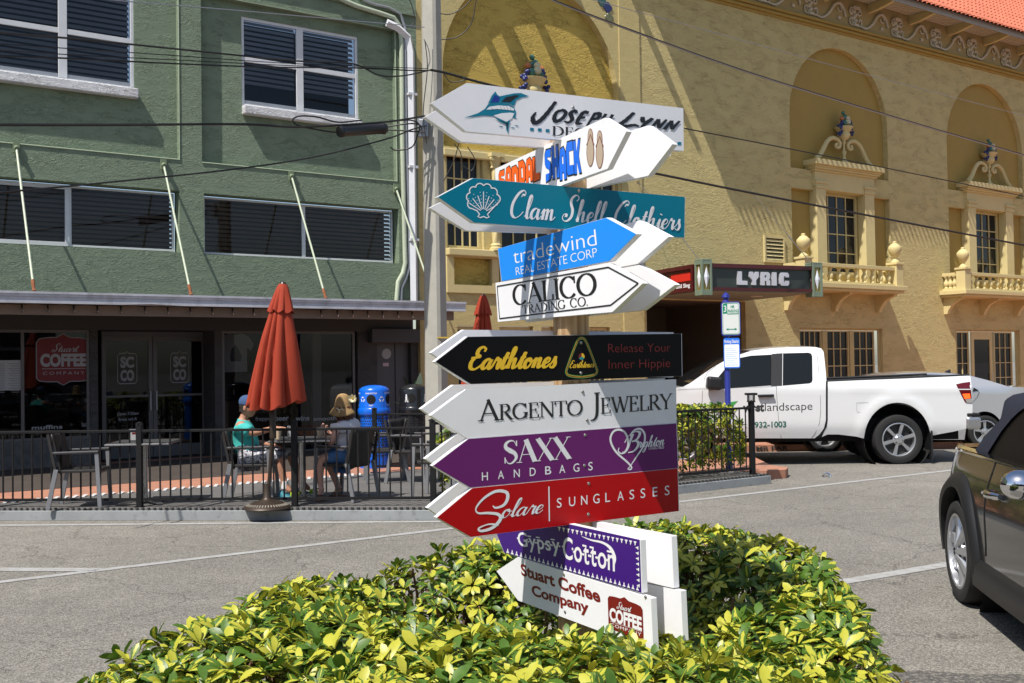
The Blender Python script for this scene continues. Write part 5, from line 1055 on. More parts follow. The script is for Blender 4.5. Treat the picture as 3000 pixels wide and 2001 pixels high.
railing(cr_, z0(pR), 4, "black picket railing with a small lamp on its end post before the variegated hedge", DZ, top=1.09, lamp_at=(3,), first=False)
railing(Vector((-2.1, 15.85, 0)), Vector((-.35, 15.75, 0)), 2, "black picket railing behind the chairs beside the blue recycling bin", PZ, top=1.03)
b = MB(); gg = sans("MR PAR", .03); b.add([Vector((4.62 + .62 * q[0] / gg.w, 19.974 + .035 * (q[0] / gg.w), .025 + .085 * q[1])) for q in gg.v], gg.f); tag(b.build("kerb_lettering", paint("kerb_black", (.02, .02, .02), .8)), kind="structure")
# ------------------------------------------------------------------ sign post with arrow boards
def za(x, y): return (1200 + x * .38282, 200 + y * .38282)
def zb(x, y): return (1200 + x * .38282, 650 + y * .38282)
def zc(x, y): return (1200 + x * .38282, 1050 + y * .38282)
def zd(x, y): return (1300 + x * .35134, 1450 + y * .35134)
PY = 3.5; PHI = R(30); POSTW = 0.089; TH = 0.02
pc = dp(1676, 1150, PY); pc = Vector((pc.x, pc.y, 0))
AX = Vector((math.cos(PHI), math.sin(PHI), 0)); NA = Vector((math.sin(PHI), -math.cos(PHI), 0)); NB = Vector((-math.cos(PHI), -math.sin(PHI), 0))
wood = mat("treated_pine", (0.42, 0.27, 0.13), 0.75)
t = wood.node_tree; co = t.nodes.new("ShaderNodeTexCoord"); mp = t.nodes.new("ShaderNodeMapping"); mp.inputs["Scale"].default_value = (22, 22, 0.55); t.links.new(co.outputs["Object"], mp.inputs[0])
nz = t.nodes.new("ShaderNodeTexNoise"); nz.inputs["Scale"].default_value = 3.0; nz.inputs["Detail"].default_value = 6; nz.inputs["Distortion"].default_value = 0.6; t.links.new(mp.outputs[0], nz.inputs["Vector"])
cr = t.nodes.new("ShaderNodeValToRGB"); cr.color_ramp.elements[0].position = 0.35; cr.color_ramp.elements[0].color = (0.30, 0.17, 0.075, 1); cr.color_ramp.elements[1].position = 0.65; cr.color_ramp.elements[1].color = (0.52, 0.37, 0.20, 1)
t.links.new(nz.outputs["Fac"], cr.inputs[0]); t.links.new(cr.outputs[0], t.nodes["Principled BSDF"].inputs["Base Color"])
ptop = dp(1665, 300, PY).z
Mp = Matrix.Translation(pc) @ Matrix.Rotation(PHI, 4, 'Z')
pb = MB(); h = POSTW / 2; pb.box(-h, h, -h, h, -0.05, ptop, Mp)
tag(pb.build("sign_post", wood, bevel=0.006), "square treated pine post carrying the stack of arrow boards in the hedge", "post")
_kz = [0.0, 0.0]
def plane_for(side):
    n = {'A': NA, 'Ab': -NA, 'B': NB, 'Bb': -NB}[side]; return n
screw_m = paint("screw_steel", (0.35, 0.34, 0.32), 0.35, metal=0.9)
def board(side, corners, label, face=None, extra=0.0, group="arrow boards on the sign post", rough=0.3):
    """side A/B = nailed on the near faces, Ab/Bb = on the far faces (their backs are what one sees)"""
    back = side.endswith('b'); n = NA if side[0] == 'A' else NB
    d_front = (h + TH + extra) if not back else -(h + extra)           # distance of the visible face along n
    P = Plane(pc + n * d_front, n)
    pts = [P(*c) for c in corners]
    ax = AX if side[0] == 'A' else Vector((math.sin(PHI), -math.cos(PHI), 0))
    poly = [((p - pc).dot(ax), p.z) for p in pts]
    cx = sum(p[0] for p in poly) / len(poly); cz = min(p[1] for p in poly)
    root = thing("arrow_board", label, "sign", pc + ax * cx + n * (d_front - TH / 2) + Vector((0, 0, cz)), 0, group)
    fr = lambda x, z, d: pc + ax * x + n * d + Vector((0, 0, z))
    m = MB(); m.prism(poly, [], fr, d_front, d_front - TH); m.build("board", WHITE, root, bevel=0.0015)
    if face:
        c = Vector((cx, sum(p[1] for p in poly) / len(poly)))
        ins = [tuple(Vector(p) + (c - Vector(p)).normalized() * 0.003) for p in poly]
        f = MB(); f.prism(ins, [], fr, d_front + 0.001, d_front + 0.0002, back=False); f.build("vinyl_face", face, root)
    return root, P
def screws(root, P, pts):
    for p in pts:
        c = P(*p); m = MB(); q = P.N.to_track_quat('Z', 'Y').to_matrix().to_4x4()
        m.lathe([(0.0, 0.0035), (0.004, 0.003), (0.0055, 0.0015), (0.0055, 0)], c, 10, M=q); m.build("screw", screw_m, root, smooth=True)
INK = paint("black_vinyl", (0.012, 0.012, 0.013), 0.35); TEALI = paint("teal_vinyl", (0.0, 0.165, 0.26), 0.35); WINK = paint("white_vinyl", (0.74, 0.74, 0.76), 0.4)
NAVY = paint("navy_vinyl", (0.01, 0.03, 0.25), 0.35); ORI = paint("orange_vinyl", (0.85, 0.12, 0.01), 0.4); BLUI = paint("blue_vinyl", (0.01, 0.14, 0.72), 0.4)
TAN = paint("tan_vinyl", (0.42, 0.33, 0.24), 0.45); BRN = paint("brown_vinyl", (0.16, 0.04, 0.025), 0.45); YEL = paint("gold_vinyl", (0.72, 0.45, 0.02), 0.4); REDI = paint("dark_red_vinyl", (0.32, 0.012, 0.01), 0.4)
# 1 joseph lynn ---------------------------------------------------
board('Ab', [za(118, 372), za(395, 562), za(2000, 672), za(1992, 345), za(385, 212)], "blank white arrow back peeking out below the marlin board")
r1, P = board('A', [za(165, 268), za(432, 482), za(2098, 632), za(2095, 305), za(440, 112)], "white arrow board with a leaping blue marlin and brush lettering, topmost of the stack")
def J(strokes, w=0.16):
    G = Geo(); z = 0
    for s_ in strokes:
        p = crom(s_, 6); n = len(p); G.ribbon(p, [w * (0.55 + 0.6 * math.sin(math.pi * min(1, (i + 1.5) / n * 1.05)) ** .6 + .12 * math.sin(i * 2.1)) for i in range(n)], z); z += .0004
    return G
BR = {'J': [[(.62, 1.0), (.5, .5), (.36, .12), (.2, .0), (.05, .2), (.08, .45)]], 'O': [[(.4, .95), (.1, .75), (.08, .3), (.3, .05), (.6, .3), (.68, .75), (.42, .95), (.3, .85)]],
 'S': [[(.62, .82), (.45, .98), (.22, .8), (.35, .55), (.5, .3), (.35, .05), (.05, .1)]], 'E': [[(.62, .95), (.25, .9), (.12, .1), (.5, .05)], [(.2, .5), (.52, .55)]], 'P': [[(.28, .95), (.1, -.1)], [(.2, .9), (.6, .95), (.6, .6), (.2, .45)]],
 'H': [[(.25, 1), (.08, 0)], [(.72, 1), (.55, 0)], [(.15, .5), (.65, .52)]], 'L': [[(.42, 1.1), (.22, .5), (.05, .12), (.3, .08), (.62, .22), (.85, .16)]], 'Y': [[(.1, 1), (.2, .6), (.42, .58)], [(.68, .98), (.45, .5), (.2, -.1)]],
 'N': [[(.05, .0), (.25, .95)], [(.25, .95), (.45, .1)], [(.45, .1), (.72, 1.0)]]}
def brush(word, sizes):
    G = Geo(); x = 0
    for i, ch in enumerate(word):
        if ch == ' ': x += .45; continue
        s_ = sizes.get(i, 1.0); G.merge(J(BR[ch], .24 / s_ ** .7), x, (0 if s_ == 1 else -.12 * s_), s_, s_, i * .0006); x += .76 * s_
    return G.shear(.12).norm()
decal("lettering", brush("JOSEPH", {0: 1.75}), P, za(920, 392), za(1540, 452), za(948, 292), INK, r1)
decal("lettering", brush("LYNN", {0: 1.35}), P, za(1585, 432), za(2060, 482), za(1600, 352), INK, r1)
decal("lettering", serif("DECK", T=.15), P, za(1090, 515), za(1345, 532), za(1092, 442), INK, r1)
for q in (za(920, 478), za(980, 482), za(1040, 488), za(1990, 583), za(2048, 586)):
    g = Geo(); g.poly([(0, 0), (.9, 0), (1, .2), (1, 1), (.12, 1), (0, .8)]); decal("dash_mark", g, P, q, (q[0] + 11, q[1] + 1), (q[0] + .5, q[1] - 9), TEALI, r1, unit=True)
def pxpoly(name, pts, P_, m, root, lift=.0015):
    G = MB(); w = [P_(*p) for p in pts]; o = w[0]; ex = Vector((-P_.N.y, P_.N.x, 0)).normalized()
    if ex.x < 0: ex = -ex
    G.prism([((q - o).dot(ex), q.z - o.z) for q in w], [], lambda x, y, d: o + ex * x + Vector((0, 0, y)) + P_.N * d, .0005 + lift * .35, 0, back=False, sides=False)
    # keep the visible side facing the viewer
    return G.build(name, m, root)
fish = [(415, 380), (520, 345), (575, 312), (600, 275), (640, 262), (700, 262), (760, 275), (800, 300), (815, 340), (808, 375), (825, 390), (790, 378), (760, 352), (700, 362), (640, 368), (570, 362)]
pxpoly("marlin_body", [za(*p) for p in fish], P, TEALI, r1)
pxpoly("marlin_fin", [za(*p) for p in [(598, 272), (628, 210), (655, 178), (672, 205), (690, 215), (745, 203), (800, 192), (850, 190), (915, 215), (860, 222), (815, 245), (798, 290), (760, 272), (690, 260)]], P, TEALI, r1, .002)
pxpoly("marlin_fin", [za(*p) for p in [(620, 262), (650, 205), (690, 225), (680, 260)]], P, NAVY, r1, .0026)
pxpoly("marlin_fin", [za(*p) for p in [(700, 258), (735, 222), (810, 205), (840, 210), (800, 236), (770, 262)]], P, INK, r1, .0026)
pxpoly("marlin_flank", [za(*p) for p in [(585, 318), (610, 295), (680, 285), (760, 290), (800, 312), (795, 325), (740, 318), (670, 312)]], P, WINK, r1, .0028)
pxpoly("marlin_belly", [za(*p) for p in [(640, 362), (700, 345), (770, 340), (800, 345), (780, 385), (740, 410), (700, 392)]], P, WINK, r1, .0028)
pxpoly("marlin_tail", [za(*p) for p in [(640, 372), (690, 390), (735, 410), (770, 400), (758, 440), (752, 498), (738, 470), (735, 430), (690, 410)]], P, TEALI, r1, .0032)
pxpoly("marlin_tail", [za(*p) for p in [(690, 398), (735, 418), (752, 415), (748, 470), (738, 430)]], P, INK, r1, .0038)
for a, b in (((690, 288), (705, 318)), ((715, 285), (730, 320)), ((740, 287), (752, 322)), ((765, 293), (775, 326)), ((625, 300), (640, 330))):
    decal("marlin_stripe", lines([((0, 0), (1, 0))], .06), P, za(*a), za(*b), za(a[0] + 30, a[1]), INK, r1, .0034, unit=True)
for a in ((700, 445), (790, 455), (820, 440)):
    pxpoly("water_splash", [za(a[0] - 22, a[1] - 4), za(a[0], a[1] + 6), za(a[0] + 18, a[1] + 3), za(a[0], a[1] - 3)], P, TEALI, r1)
screws(r1, P, [za(1250, 300)])
# 2 sandal shack ---------------------------------------------------
board('Bb', [za(930, 705), za(930, 1025), za(1370, 920), za(1825, 822), za(2012, 580), za(1825, 438)], "blank white arrow back pointing right behind the flip-flop board")
r2, P = board('B', [za(655, 770), za(662, 1083), za(1150, 900), za(1515, 768), za(1660, 482), za(1495, 378)], "white arrow board with tan flip-flops and orange and blue cartoon letters", extra=.002)
CH = {'S': [[(0.05, .0), (.75, .05), (.95, .2), (.95, .5), (.8, .6), (.35, .7), (.4, .78), (.9, .74), (.95, 1), (.2, 1), (0, .85), (0, .55), (.15, .45), (.6, .36), (.6, .26), (.05, .25)]],
 'A': [[(0, 0), (.0, .55), (.2, .95), (.7, 1), (1, .8), (1, 0), (.62, 0), (.62, .22), (.4, .22), (.38, 0)], [(.4, .48), (.62, .48), (.62, .74), (.42, .74)]],
 'N': [[(0, 0), (0, 1), (.7, 1), (1, .8), (1, 0), (.65, 0), (.62, .68), (.38, .68), (.36, 0)]], 'D': [[(0, 0), (0, 1), (.7, 1), (1, .8), (1, .2), (.7, 0)], [(.36, .26), (.62, .26), (.62, .72), (.36, .72)]],
 'L': [[(0, 0), (0, 1), (.4, 1), (.4, .3), (1, .28), (1, 0)]], 'H': [[(0, 0), (0, 1), (.36, 1), (.36, .62), (.62, .62), (.62, 1), (1, 1), (1, 0), (.62, 0), (.62, .36), (.36, .36), (.36, 0)]],
 'C': [[(.1, 0), (1, 0), (1, .28), (.42, .28), (.42, .72), (1, .72), (1, 1), (.2, 1), (0, .8), (0, .15)]], 'K': [[(0, 0), (0, 1), (.36, 1), (.38, .62), (.68, 1), (1, 1), (.7, .52), (1, 0), (.66, 0), (.38, .38), (.36, 0)]]}
def cartoon(word, grow=0.0):
    G = Geo(); x = 0
    for i, ch in enumerate(word):
        lp = CH[ch]; jig = .06 * math.sin(i * 2.3); sc = 1 + grow
        def q(l, k): return [(.5 + (a - .5) * k + x, .5 + (b - .5) * (1 + (k - 1) * .7) + jig) for a, b in l]
        G.poly(q(lp[0], sc), i * .0001, [q(l, 1 - grow) for l in lp[1:]]); x += 1.1
    G.w = x - .1; return G
for word, a, b, c, m_ in (("SANDAL", (690, 968), (1000, 838), (683, 795), ORI), ("SHACK", (1045, 872), (1318, 800), (1035, 632), BLUI)):
    decal("letter_outline", cartoon(word, .14), P, za(*a), za(*b), za(*c), INK, r2, .0008); decal("lettering", cartoon(word), P, za(*a), za(*b), za(*c), m_, r2, .0022)
def ell(cx, cy, rx, ry, n=22, pinch=0): return [(cx + rx * math.cos(2 * math.pi * i / n) * (1 - pinch * math.exp(-((math.sin(2 * math.pi * i / n) + .35) / .35) ** 2)), cy + ry * math.sin(2 * math.pi * i / n)) for i in range(n)]
for (cx, cy, rx, ry) in ((1385, 608, 32, 148), (1456, 622, 32, 148)):
    pxpoly("sandal_outline", [za(*p) for p in ell(cx, cy, rx, ry, 22, .3)][::-1], P, BRN, r2, .001)
    pxpoly("sandal_sole", [za(*p) for p in ell(cx, cy, rx * .84, ry * .95, 22, .3)][::-1], P, TAN, r2, .002)
    decal("sandal_strap", lines([((0, .1), (.5, 1), (1, 0))], .14), P, za(cx - 28, cy - 10), za(cx + 28, cy - 22), za(cx - 26, cy - 95), BRN, r2, .0028, unit=True)
screws(r2, P, [za(1088, 655), za(1095, 832)])
# 3 clam shell ---------------------------------------------------
teal_face = mat("teal_face", (0.0, 0.165, 0.25), 0.3, spec=.2)
board('Ab', [za(155, 1068), za(435, 1242), za(2010, 1292), za(2000, 1010), za(440, 925)], "blank white arrow back just under the teal shell board")
r3, P = board('A', [za(212, 985), za(490, 1182), za(2105, 1297), za(2110, 985), za(480, 840)], "teal arrow board with a white scallop shell and flowing script", teal_face)
decal("lettering", script("Clam", .24, .07, .22, 1.1), P, za(770, 1142), za(1115, 1168), za(765, 1055), WINK, r3, .0025)
decal("lettering", script("Shell", .24, .07, .22, 1.1), P, za(1165, 1168), za(1515, 1195), za(1163, 1085), WINK, r3, .0025)
decal("lettering", script("Clothiers", .24, .07, .22, 1.1), P, za(1560, 1205), za(2072, 1240), za(1558, 1125), WINK, r3, .0025)
def shell():
    G = Geo(); out = []
    for i in range(7):
        a0 = R(205 - i * 33.0); c = Vector((.5 + .40 * math.cos(a0), .54 + .36 * math.sin(a0))); a1 = a0 + R(70); a2 = a0 - R(70)
        out += [c + Vector((.13 * math.cos(a1 + (a2 - a1) * k / 8), .13 * math.sin(a1 + (a2 - a1) * k / 8))) for k in range(9)]
    p = [Vector((.38, .1)), Vector((.3, .2))] + out + [Vector((.7, .2)), Vector((.62, .1)), Vector((.68, .03)), Vector((.6, .0)), Vector((.5, .04)), Vector((.4, .0)), Vector((.32, .03)), Vector((.38, .1))]
    G.ribbon(p, [.035] * len(p))
    for i in range(7):
        a = R(150 - i * 20); d = Vector((math.cos(a), math.sin(a))); l = .62 if i == 3 else .52; G.ribbon([Vector((.5, .16)) + d * .1, Vector((.5, .16)) + d * l], [.025, .03], .001)
    k = 0
    for i in range(6):
        a = R(140 - i * 20); d = Vector((math.cos(a), math.sin(a)))
        for l in (.3, .4, .5, .6):
            c = Vector((.5, .16)) + d * l; G.ribbon([c - Vector((.011, 0)), c + Vector((.011, 0))], [.022, .022], .001)
    G.w = 1; return G
decal("shell_emblem", shell(), P, za(440, 1140), za(685, 1150), za(440, 880), WINK, r3, .0025)
screws(r3, P, [za(1293, 938)])
# 4 tradewind ---------------------------------------------------
blue_face = mat("bright_blue_face", (0.018, 0.24, 0.78), 0.3, spec=.2)
board('Bb', [za(945, 1385), zb(960, 440), zb(1590, 350), zb(1745, 322), za(1985, 1288), za(1755, 1165)], "blank white arrow back pointing right behind the bright blue board")
r4, P = board('B', [za(675, 1382), zb(703, 456), za(1535, 1475), za(1740, 1268), za(1510, 1142)], "bright blue arrow board with thin white real estate lettering", blue_face, extra=.002)
decal("lettering", sans("tradewind", -.012, 0, .98), P, zb(800, 322), zb(1436, 178), zb(790, 205), WINK, r4, .0025)
decal("lettering", sans("REAL ESTATE CORP", -.014, 0, .95), P, zb(818, 410), zb(1440, 265), zb(812, 345), WINK, r4, .0025)
screws(r4, P, [za(1110, 1305), zb(1130, 362)])
# 5 calico ---------------------------------------------------
board('Bb', [zb(880, 445), zb(888, 768), zb(1778, 675), zb(2033, 480), zb(1745, 325)], "blank white arrow back pointing right behind the black bordered board", extra=.002)
r5, P = board('B', [zb(657, 467), zb(675, 765), zb(1552, 690), zb(1785, 470), zb(1525, 318)], "white arrow board with a thin black border and serif capitals", extra=.003)
pts = [zb(672, 493), zb(690, 740), zb(1540, 637), zb(1752, 470), zb(1522, 347)]
for i in range(5):
    a, b = pts[i], pts[(i + 1) % 5]; A, B = P(*a), P(*b); m = MB(); m.bar(A + P.N * .0012, B + P.N * .0012, .0042, .0006, up=P.N); m.build("border_line", INK, r5)
decal("lettering", serif("CALICO", T=.15, t=.045, track=.04), P, zb(793, 640), zb(1440, 553), zb(783, 490), INK, r5)
decal("lettering", serif("TRADING CO.", T=.13, t=.05, track=.08), P, zb(868, 703), zb(1365, 640), zb(863, 640), INK, r5)
screws(r5, P, [zb(1132, 437), zb(1138, 668)])
REDB = paint('bright_red_vinyl', (.34, .01, .012), .4)
# 6 earthtones ---------------------------------------------------
black_face = mat("gloss_black_face", (0.005, 0.005, 0.006), 0.25, spec=.12)
board('Ab', [zb(165, 1002), zb(425, 1180), zb(2020, 1190), zb(2020, 845), zb(415, 825)], "blank white arrow back rimming the black board from behind")
r6, P = board('A', [zb(192, 1070), zb(462, 1242), zb(2088, 1180), zb(2083, 855), zb(440, 878)], "glossy black arrow board with golden script and a guitar pick emblem", black_face)
decal("lettering", script("Earthtones", .34, .2, .3, 1.15), P, zb(447, 1130), zb(1128, 1112), zb(446, 1052), YEL, r6, .0025)
decal("lettering", sans("Release Your", -.016), P, zb(1518, 1000), zb(1995, 993), zb(1517, 928), REDB, r6, .0025)
decal("lettering", sans("Inner Hippie", -.016), P, zb(1522, 1125), zb(1993, 1112), zb(1521, 1050), REDB, r6, .0025)
pick = [(.5, 1.0), (.62, .93), (.78, .62), (.94, .25), (.98, .12), (.92, .04), (.75, .0), (.5, -.02), (.25, .0), (.08, .04), (.02, .12), (.06, .25), (.22, .62), (.38, .93), (.5, 1.0)]
for w_, m_, l_ in ((.075, paint("green_vinyl", (.02, .22, .06), .4), .002), (.04, YEL, .0026), (.018, REDI, .0032)):
    G = Geo(); p = crom(pick, 5); G.ribbon(p, [w_ if m_ is not REDI else .02] * len(p)); G.w = 1
    decal("pick_outline", G, P, zb(1192, 1185), zb(1438, 1178), zb(1190, 888), m_, r6, l_)
decal("lettering", script("Earthtones", .3, .16, .3, 1.15), P, zb(1222, 1118), zb(1410, 1112), zb(1222, 1092), YEL, r6, .0025)
for m_, a0, a1 in ((REDI, 90, 210), (YEL, -30, 90), (paint("pick_teal", (.01, .25, .25), .4), 210, 330)):
    G = Geo(); G.poly([(.5, .5)] + [(.5 + .5 * math.cos(R(a0 + (a1 - a0) * i / 8)), .5 + .5 * math.sin(R(a0 + (a1 - a0) * i / 8))) for i in range(9)]); G.w = 1
    decal("pick_swirl", G, P, zb(1291, 1057), zb(1338, 1056), zb(1291, 1005), m_, r6, .003)
screws(r6, P, [zb(1310, 925), zb(1310, 1157)])
# 7 argento ---------------------------------------------------
board('Ab', [zc(88, 387), zc(345, 570), zc(1955, 480), zc(1955, 152), zc(335, 203)], "blank white arrow back showing at the tip of the jewelry board")
r7, P = board('A', [zc(162, 437), zc(445, 612), zc(2043, 495), zc(2040, 160), zc(430, 238)], "white arrow board with large black serif small capitals about jewelry", extra=.001)
decal("lettering", serif("Argento", T=.13, t=.05, small=.74, track=.03), P, zc(522, 483), zc(1325, 432), zc(520, 318), INK, r7)
decal("lettering", serif("Jewelry", T=.13, t=.05, small=.74, track=.03), P, zc(1382, 430), zc(2012, 385), zc(1380, 265), INK, r7)
screws(r7, P, [zc(1323, 255), zc(1358, 472)])
# 8 saxx ---------------------------------------------------
purple = mat("plum_face", (0.125, 0.016, 0.125), 0.3, spec=.2)
board('Ab', [zc(122, 768), zc(385, 940), zc(1960, 830), zc(1960, 490), zc(370, 575)], "blank white arrow back showing at the tip of the plum board")
r8, P = board('A', [zc(175, 822), zc(458, 990), zc(2058, 838), zc(2045, 497), zc(445, 615)], "plum arrow board with white handbag lettering and an outlined heart", purple, extra=.003)
decal("lettering", serif("SAXX", T=.2, t=.03, track=.02), P, zc(722, 808), zc(1240, 765), zc(718, 632), WINK, r8, .0025)
for i, ch in enumerate("HANDBAGS"):
    xx = (552, 675, 796, 918, 1036, 1144, 1252, 1366)[i]; yy = 935 - (xx - 552) * .095
    decal("lettering", sans(ch, .004), P, zc(xx, yy), zc(xx + 46 if ch != 'S' else xx + 34, yy - 4), zc(xx - 1, yy - 66), WINK, r8, .0025)
hw = [[(.56, .0), (.5, -.06), (.57, -.08), (.6, -.02), (.48, .12), (.15, .42), (.0, .72), (.06, .93), (.22, 1.0), (.4, .93), (.5, .72), (.48, .5), (.34, .36), (.22, .42), (.24, .52)], [(.56, .0), (.75, .25), (.95, .52), (1.0, .8), (.9, .97), (.74, .98), (.6, .88), (.58, .8)]]
G = Geo()
for i, s_ in enumerate(hw): p = crom(s_, 6); G.ribbon(p, [.022 + .035 * abs(math.sin(math.pi * k / len(p))) for k in range(len(p))], i * .0004)
G.w = 1; decal("heart_emblem", G, P, zc(1537, 838), zc(1800, 818), zc(1535, 548), WINK, r8, .0025)
decal("lettering", script("B", .22, .08, .2, 1.0), P, zc(1625, 728), zc(1770, 705), zc(1625, 655), WINK, r8, .003)
decal("lettering", script("righton", .24, .1, .3, 1.0), P, zc(1745, 685), zc(1948, 660), zc(1745, 645), WINK, r8, .003)
decal("lettering", sans("COLLECTIBLES", .004), P, zc(1826, 697), zc(1945, 688), zc(1826, 672), WINK, r8, .003)
screws(r8, P, [zc(1342, 587), zc(1337, 820)])
# 9 solare ---------------------------------------------------
red_face = mat("signal_red_face", (0.40, 0.002, 0.004), 0.3, spec=.2)
board('Ab', [zc(138, 1145), zc(400, 1330), zc(1975, 1150), zc(1975, 830), zc(378, 950)], "blank white arrow back showing at the tip of the red board")
r9, P = board('A', [zc(205, 1218), zc(462, 1368), zc(2063, 1168), zc(2055, 840), zc(475, 992)], "red arrow board with white sunglasses lettering, lowest of the left pointing boards", red_face, extra=.005)
G = Geo(); p = crom([(.42, .62), (.5, .56), (.7, .62), (.8, .8), (.76, .96), (.5, 1.0), (.2, .84), (.0, .6), (.05, .46), (.3, .44), (.55, .38), (.6, .24), (.4, .04), (.12, -.02), (.06, .06), (.3, .14), (.55, .1)], 7)
G.ribbon(p, [.03 + .055 * abs(math.sin(math.pi * 2.2 * k / len(p))) for k in range(len(p))]); G.w = 1
decal("lettering", G, P, zc(510, 1318), zc(812, 1290), zc(505, 1028), WINK, r9, .0025)
decal("lettering", script("olare", .2, .07, .3), P, zc(700, 1222), zc(1022, 1180), zc(700, 1158), WINK, r9, .003)
decal("divider_bar", lines([((0, 0), (0, 1))], .05), P, zc(1068, 1246), zc(1240, 1230), zc(1064, 980), WINK, r9, .0025, unit=True)
for i, ch in enumerate("SUNGLASSES"):
    xx = 1126 + i * 92.6 - (8 if i > 6 else 0); yy = 1143 - (xx - 1126) * .115
    decal("lettering", sans(ch), P, zc(xx, yy), zc(xx + (36 if ch in "SEL" else 48), yy - 5), zc(xx - 1, yy - 76), WINK, r9, .0025)
screws(r9, P, [zc(1370, 958), zc(1366, 1192)])
# 10 gypsy cotton ---------------------------------------------------
violet = mat("violet_face", (0.045, 0.010, 0.17), 0.3, spec=.2)
board('Bb', [zd(640, 90), zd(660, 500), zd(1920, 778), zd(1900, 343), zd(1280, 228)], "blank white back of a square ended board behind the violet one")
r10, P = board('B', [zd(400, 225), zd(503, 482), zd(1655, 818), zd(1640, 374), zd(1060, 243), zd(560, 135)], "violet board with a lacy white border and western lettering under the red board", violet)
def western(word):
    G = Geo(); x = 0
    for i, ch in enumerate(word):
        g = sans(ch, .012); k = .78; G.merge(g, x, 0, k, 1.0, i * .0002)
        for yy in ((.38,) if ch in 'yptnosc' else (.5,)):
            b = len(G.v); w_ = g.w * k
            for xx in (x, x + w_):
                G.poly([(xx - .07, yy), (xx, yy - .07), (xx + .07, yy), (xx, yy + .07)], .0012 + i * .0002)
        if ch in 'yptn':
            G.poly([(x - .05, .72), (x + .22, .72), (x + .22, .80), (x - .05, .80)], .0016); 
        x += g.w * k + .1
    return G.norm()
decal("lettering", western("Gypsy"), P, zd(618, 420), zd(985, 478), zd(606, 300), WINK, r10, .0025)
decal("lettering", western("Cotton"), P, zd(990, 522), zd(1440, 638), zd(988, 335), WINK, r10, .0025)
G = Geo(); p = crom([(0, .1), (.3, .0), (.62, -.02), (.85, -.2), (.98, -.62), (.97, -1.0)], 6); G.ribbon(p, [.02 + .1 * math.sin(math.pi * k / len(p)) for k in range(len(p))]); G.w = 1
decal("swoosh", G, P, zd(1155, 362), zd(1430, 412), zd(1150, 200), WINK, r10, .0025)
def lace(a, b, n, up):
    for i in range(n):
        f = (i + .5) / n; x = a[0] + (b[0] - a[0]) * f; y = a[1] + (b[1] - a[1]) * f; G = Geo()
        G.poly([(-.5, 0), (.5, 0), (.3, .35), (.0, .45), (-.3, .35)]); G.poly([(-.22, .5), (0, .42), (.22, .5), (.12, .75), (0, 1.0), (-.12, .75)]); G.w = 1
        yield G, x, y
lg = MB()
for a, b, n, dx, dy in ((zd(950, 262), zd(1620, 390), 18, 0, 13.5), (zd(520, 478), zd(1640, 800), 30, 0, -13.5), (zd(1628, 420), zd(1640, 780), 8, -9, 0)):
    for G, x, y in lace(a, b, n, 0):
        if dx == 0: A, B, C = P(x, y), P(x + 9, y + 9 * (b[1] - a[1]) / (b[0] - a[0])), P(x, y + dy)
        else: A, B, C = P(x, y), P(x, y + 11), P(x + dx, y - 2)
        lg.add([A + (B - A) * q[0] + (C - A) * q[1] + P.N * .0026 for q in G.v], G.f)
lg.build("lace_border", WINK, r10)
# 11 stuart coffee ---------------------------------------------------
board('Bb', [zd(640, 480), zd(660, 890), zd(1998, 1238), zd(1978, 800), zd(1690, 738)], "blank white back of a square ended board low in the hedge behind the coffee board", extra=.001)
r11, P = board('B', [zd(440, 635), zd(620, 880), zd(1748, 1304), zd(1728, 862), zd(618, 517)], "white arrow board with dark red coffee lettering and badge, lowest in the hedge", extra=.003)
decal("lettering", sans("Stuart Coffee", .03), P, zd(650, 665), zd(1310, 895), zd(640, 568), REDI, r11)
decal("lettering", sans("Company", .03), P, zd(738, 832), zd(1213, 985), zd(732, 745), REDI, r11)
G = Geo(); G.poly(bad); G.w = 1; decal("coffee_badge", G, P, zd(1378, 1115), zd(1670, 1225), zd(1368, 820), REDI, r11, .0016)
decal("lettering", script("Stuart", .2, .1, .3), P, zd(1445, 945), zd(1572, 980), zd(1444, 918), WINK, r11, .0026)
decal("lettering", sans("COFFEE", .045), P, zd(1386, 1040), zd(1655, 1128), zd(1384, 935), WINK, r11, .0026)
decal("lettering", sans("COMPANY", .0, 0, 1.15), P, zd(1396, 1092), zd(1650, 1178), zd(1396, 1064), WINK, r11, .0026)
decal("badge_line", lines([((0, 0), (1, 0))], .02), P, zd(1390, 1052), zd(1655, 1140), zd(1390, 900), WINK, r11, .0026, unit=True)
screws(r11, P, [zd(1005, 665), zd(1014, 975), zd(1685, 850)])
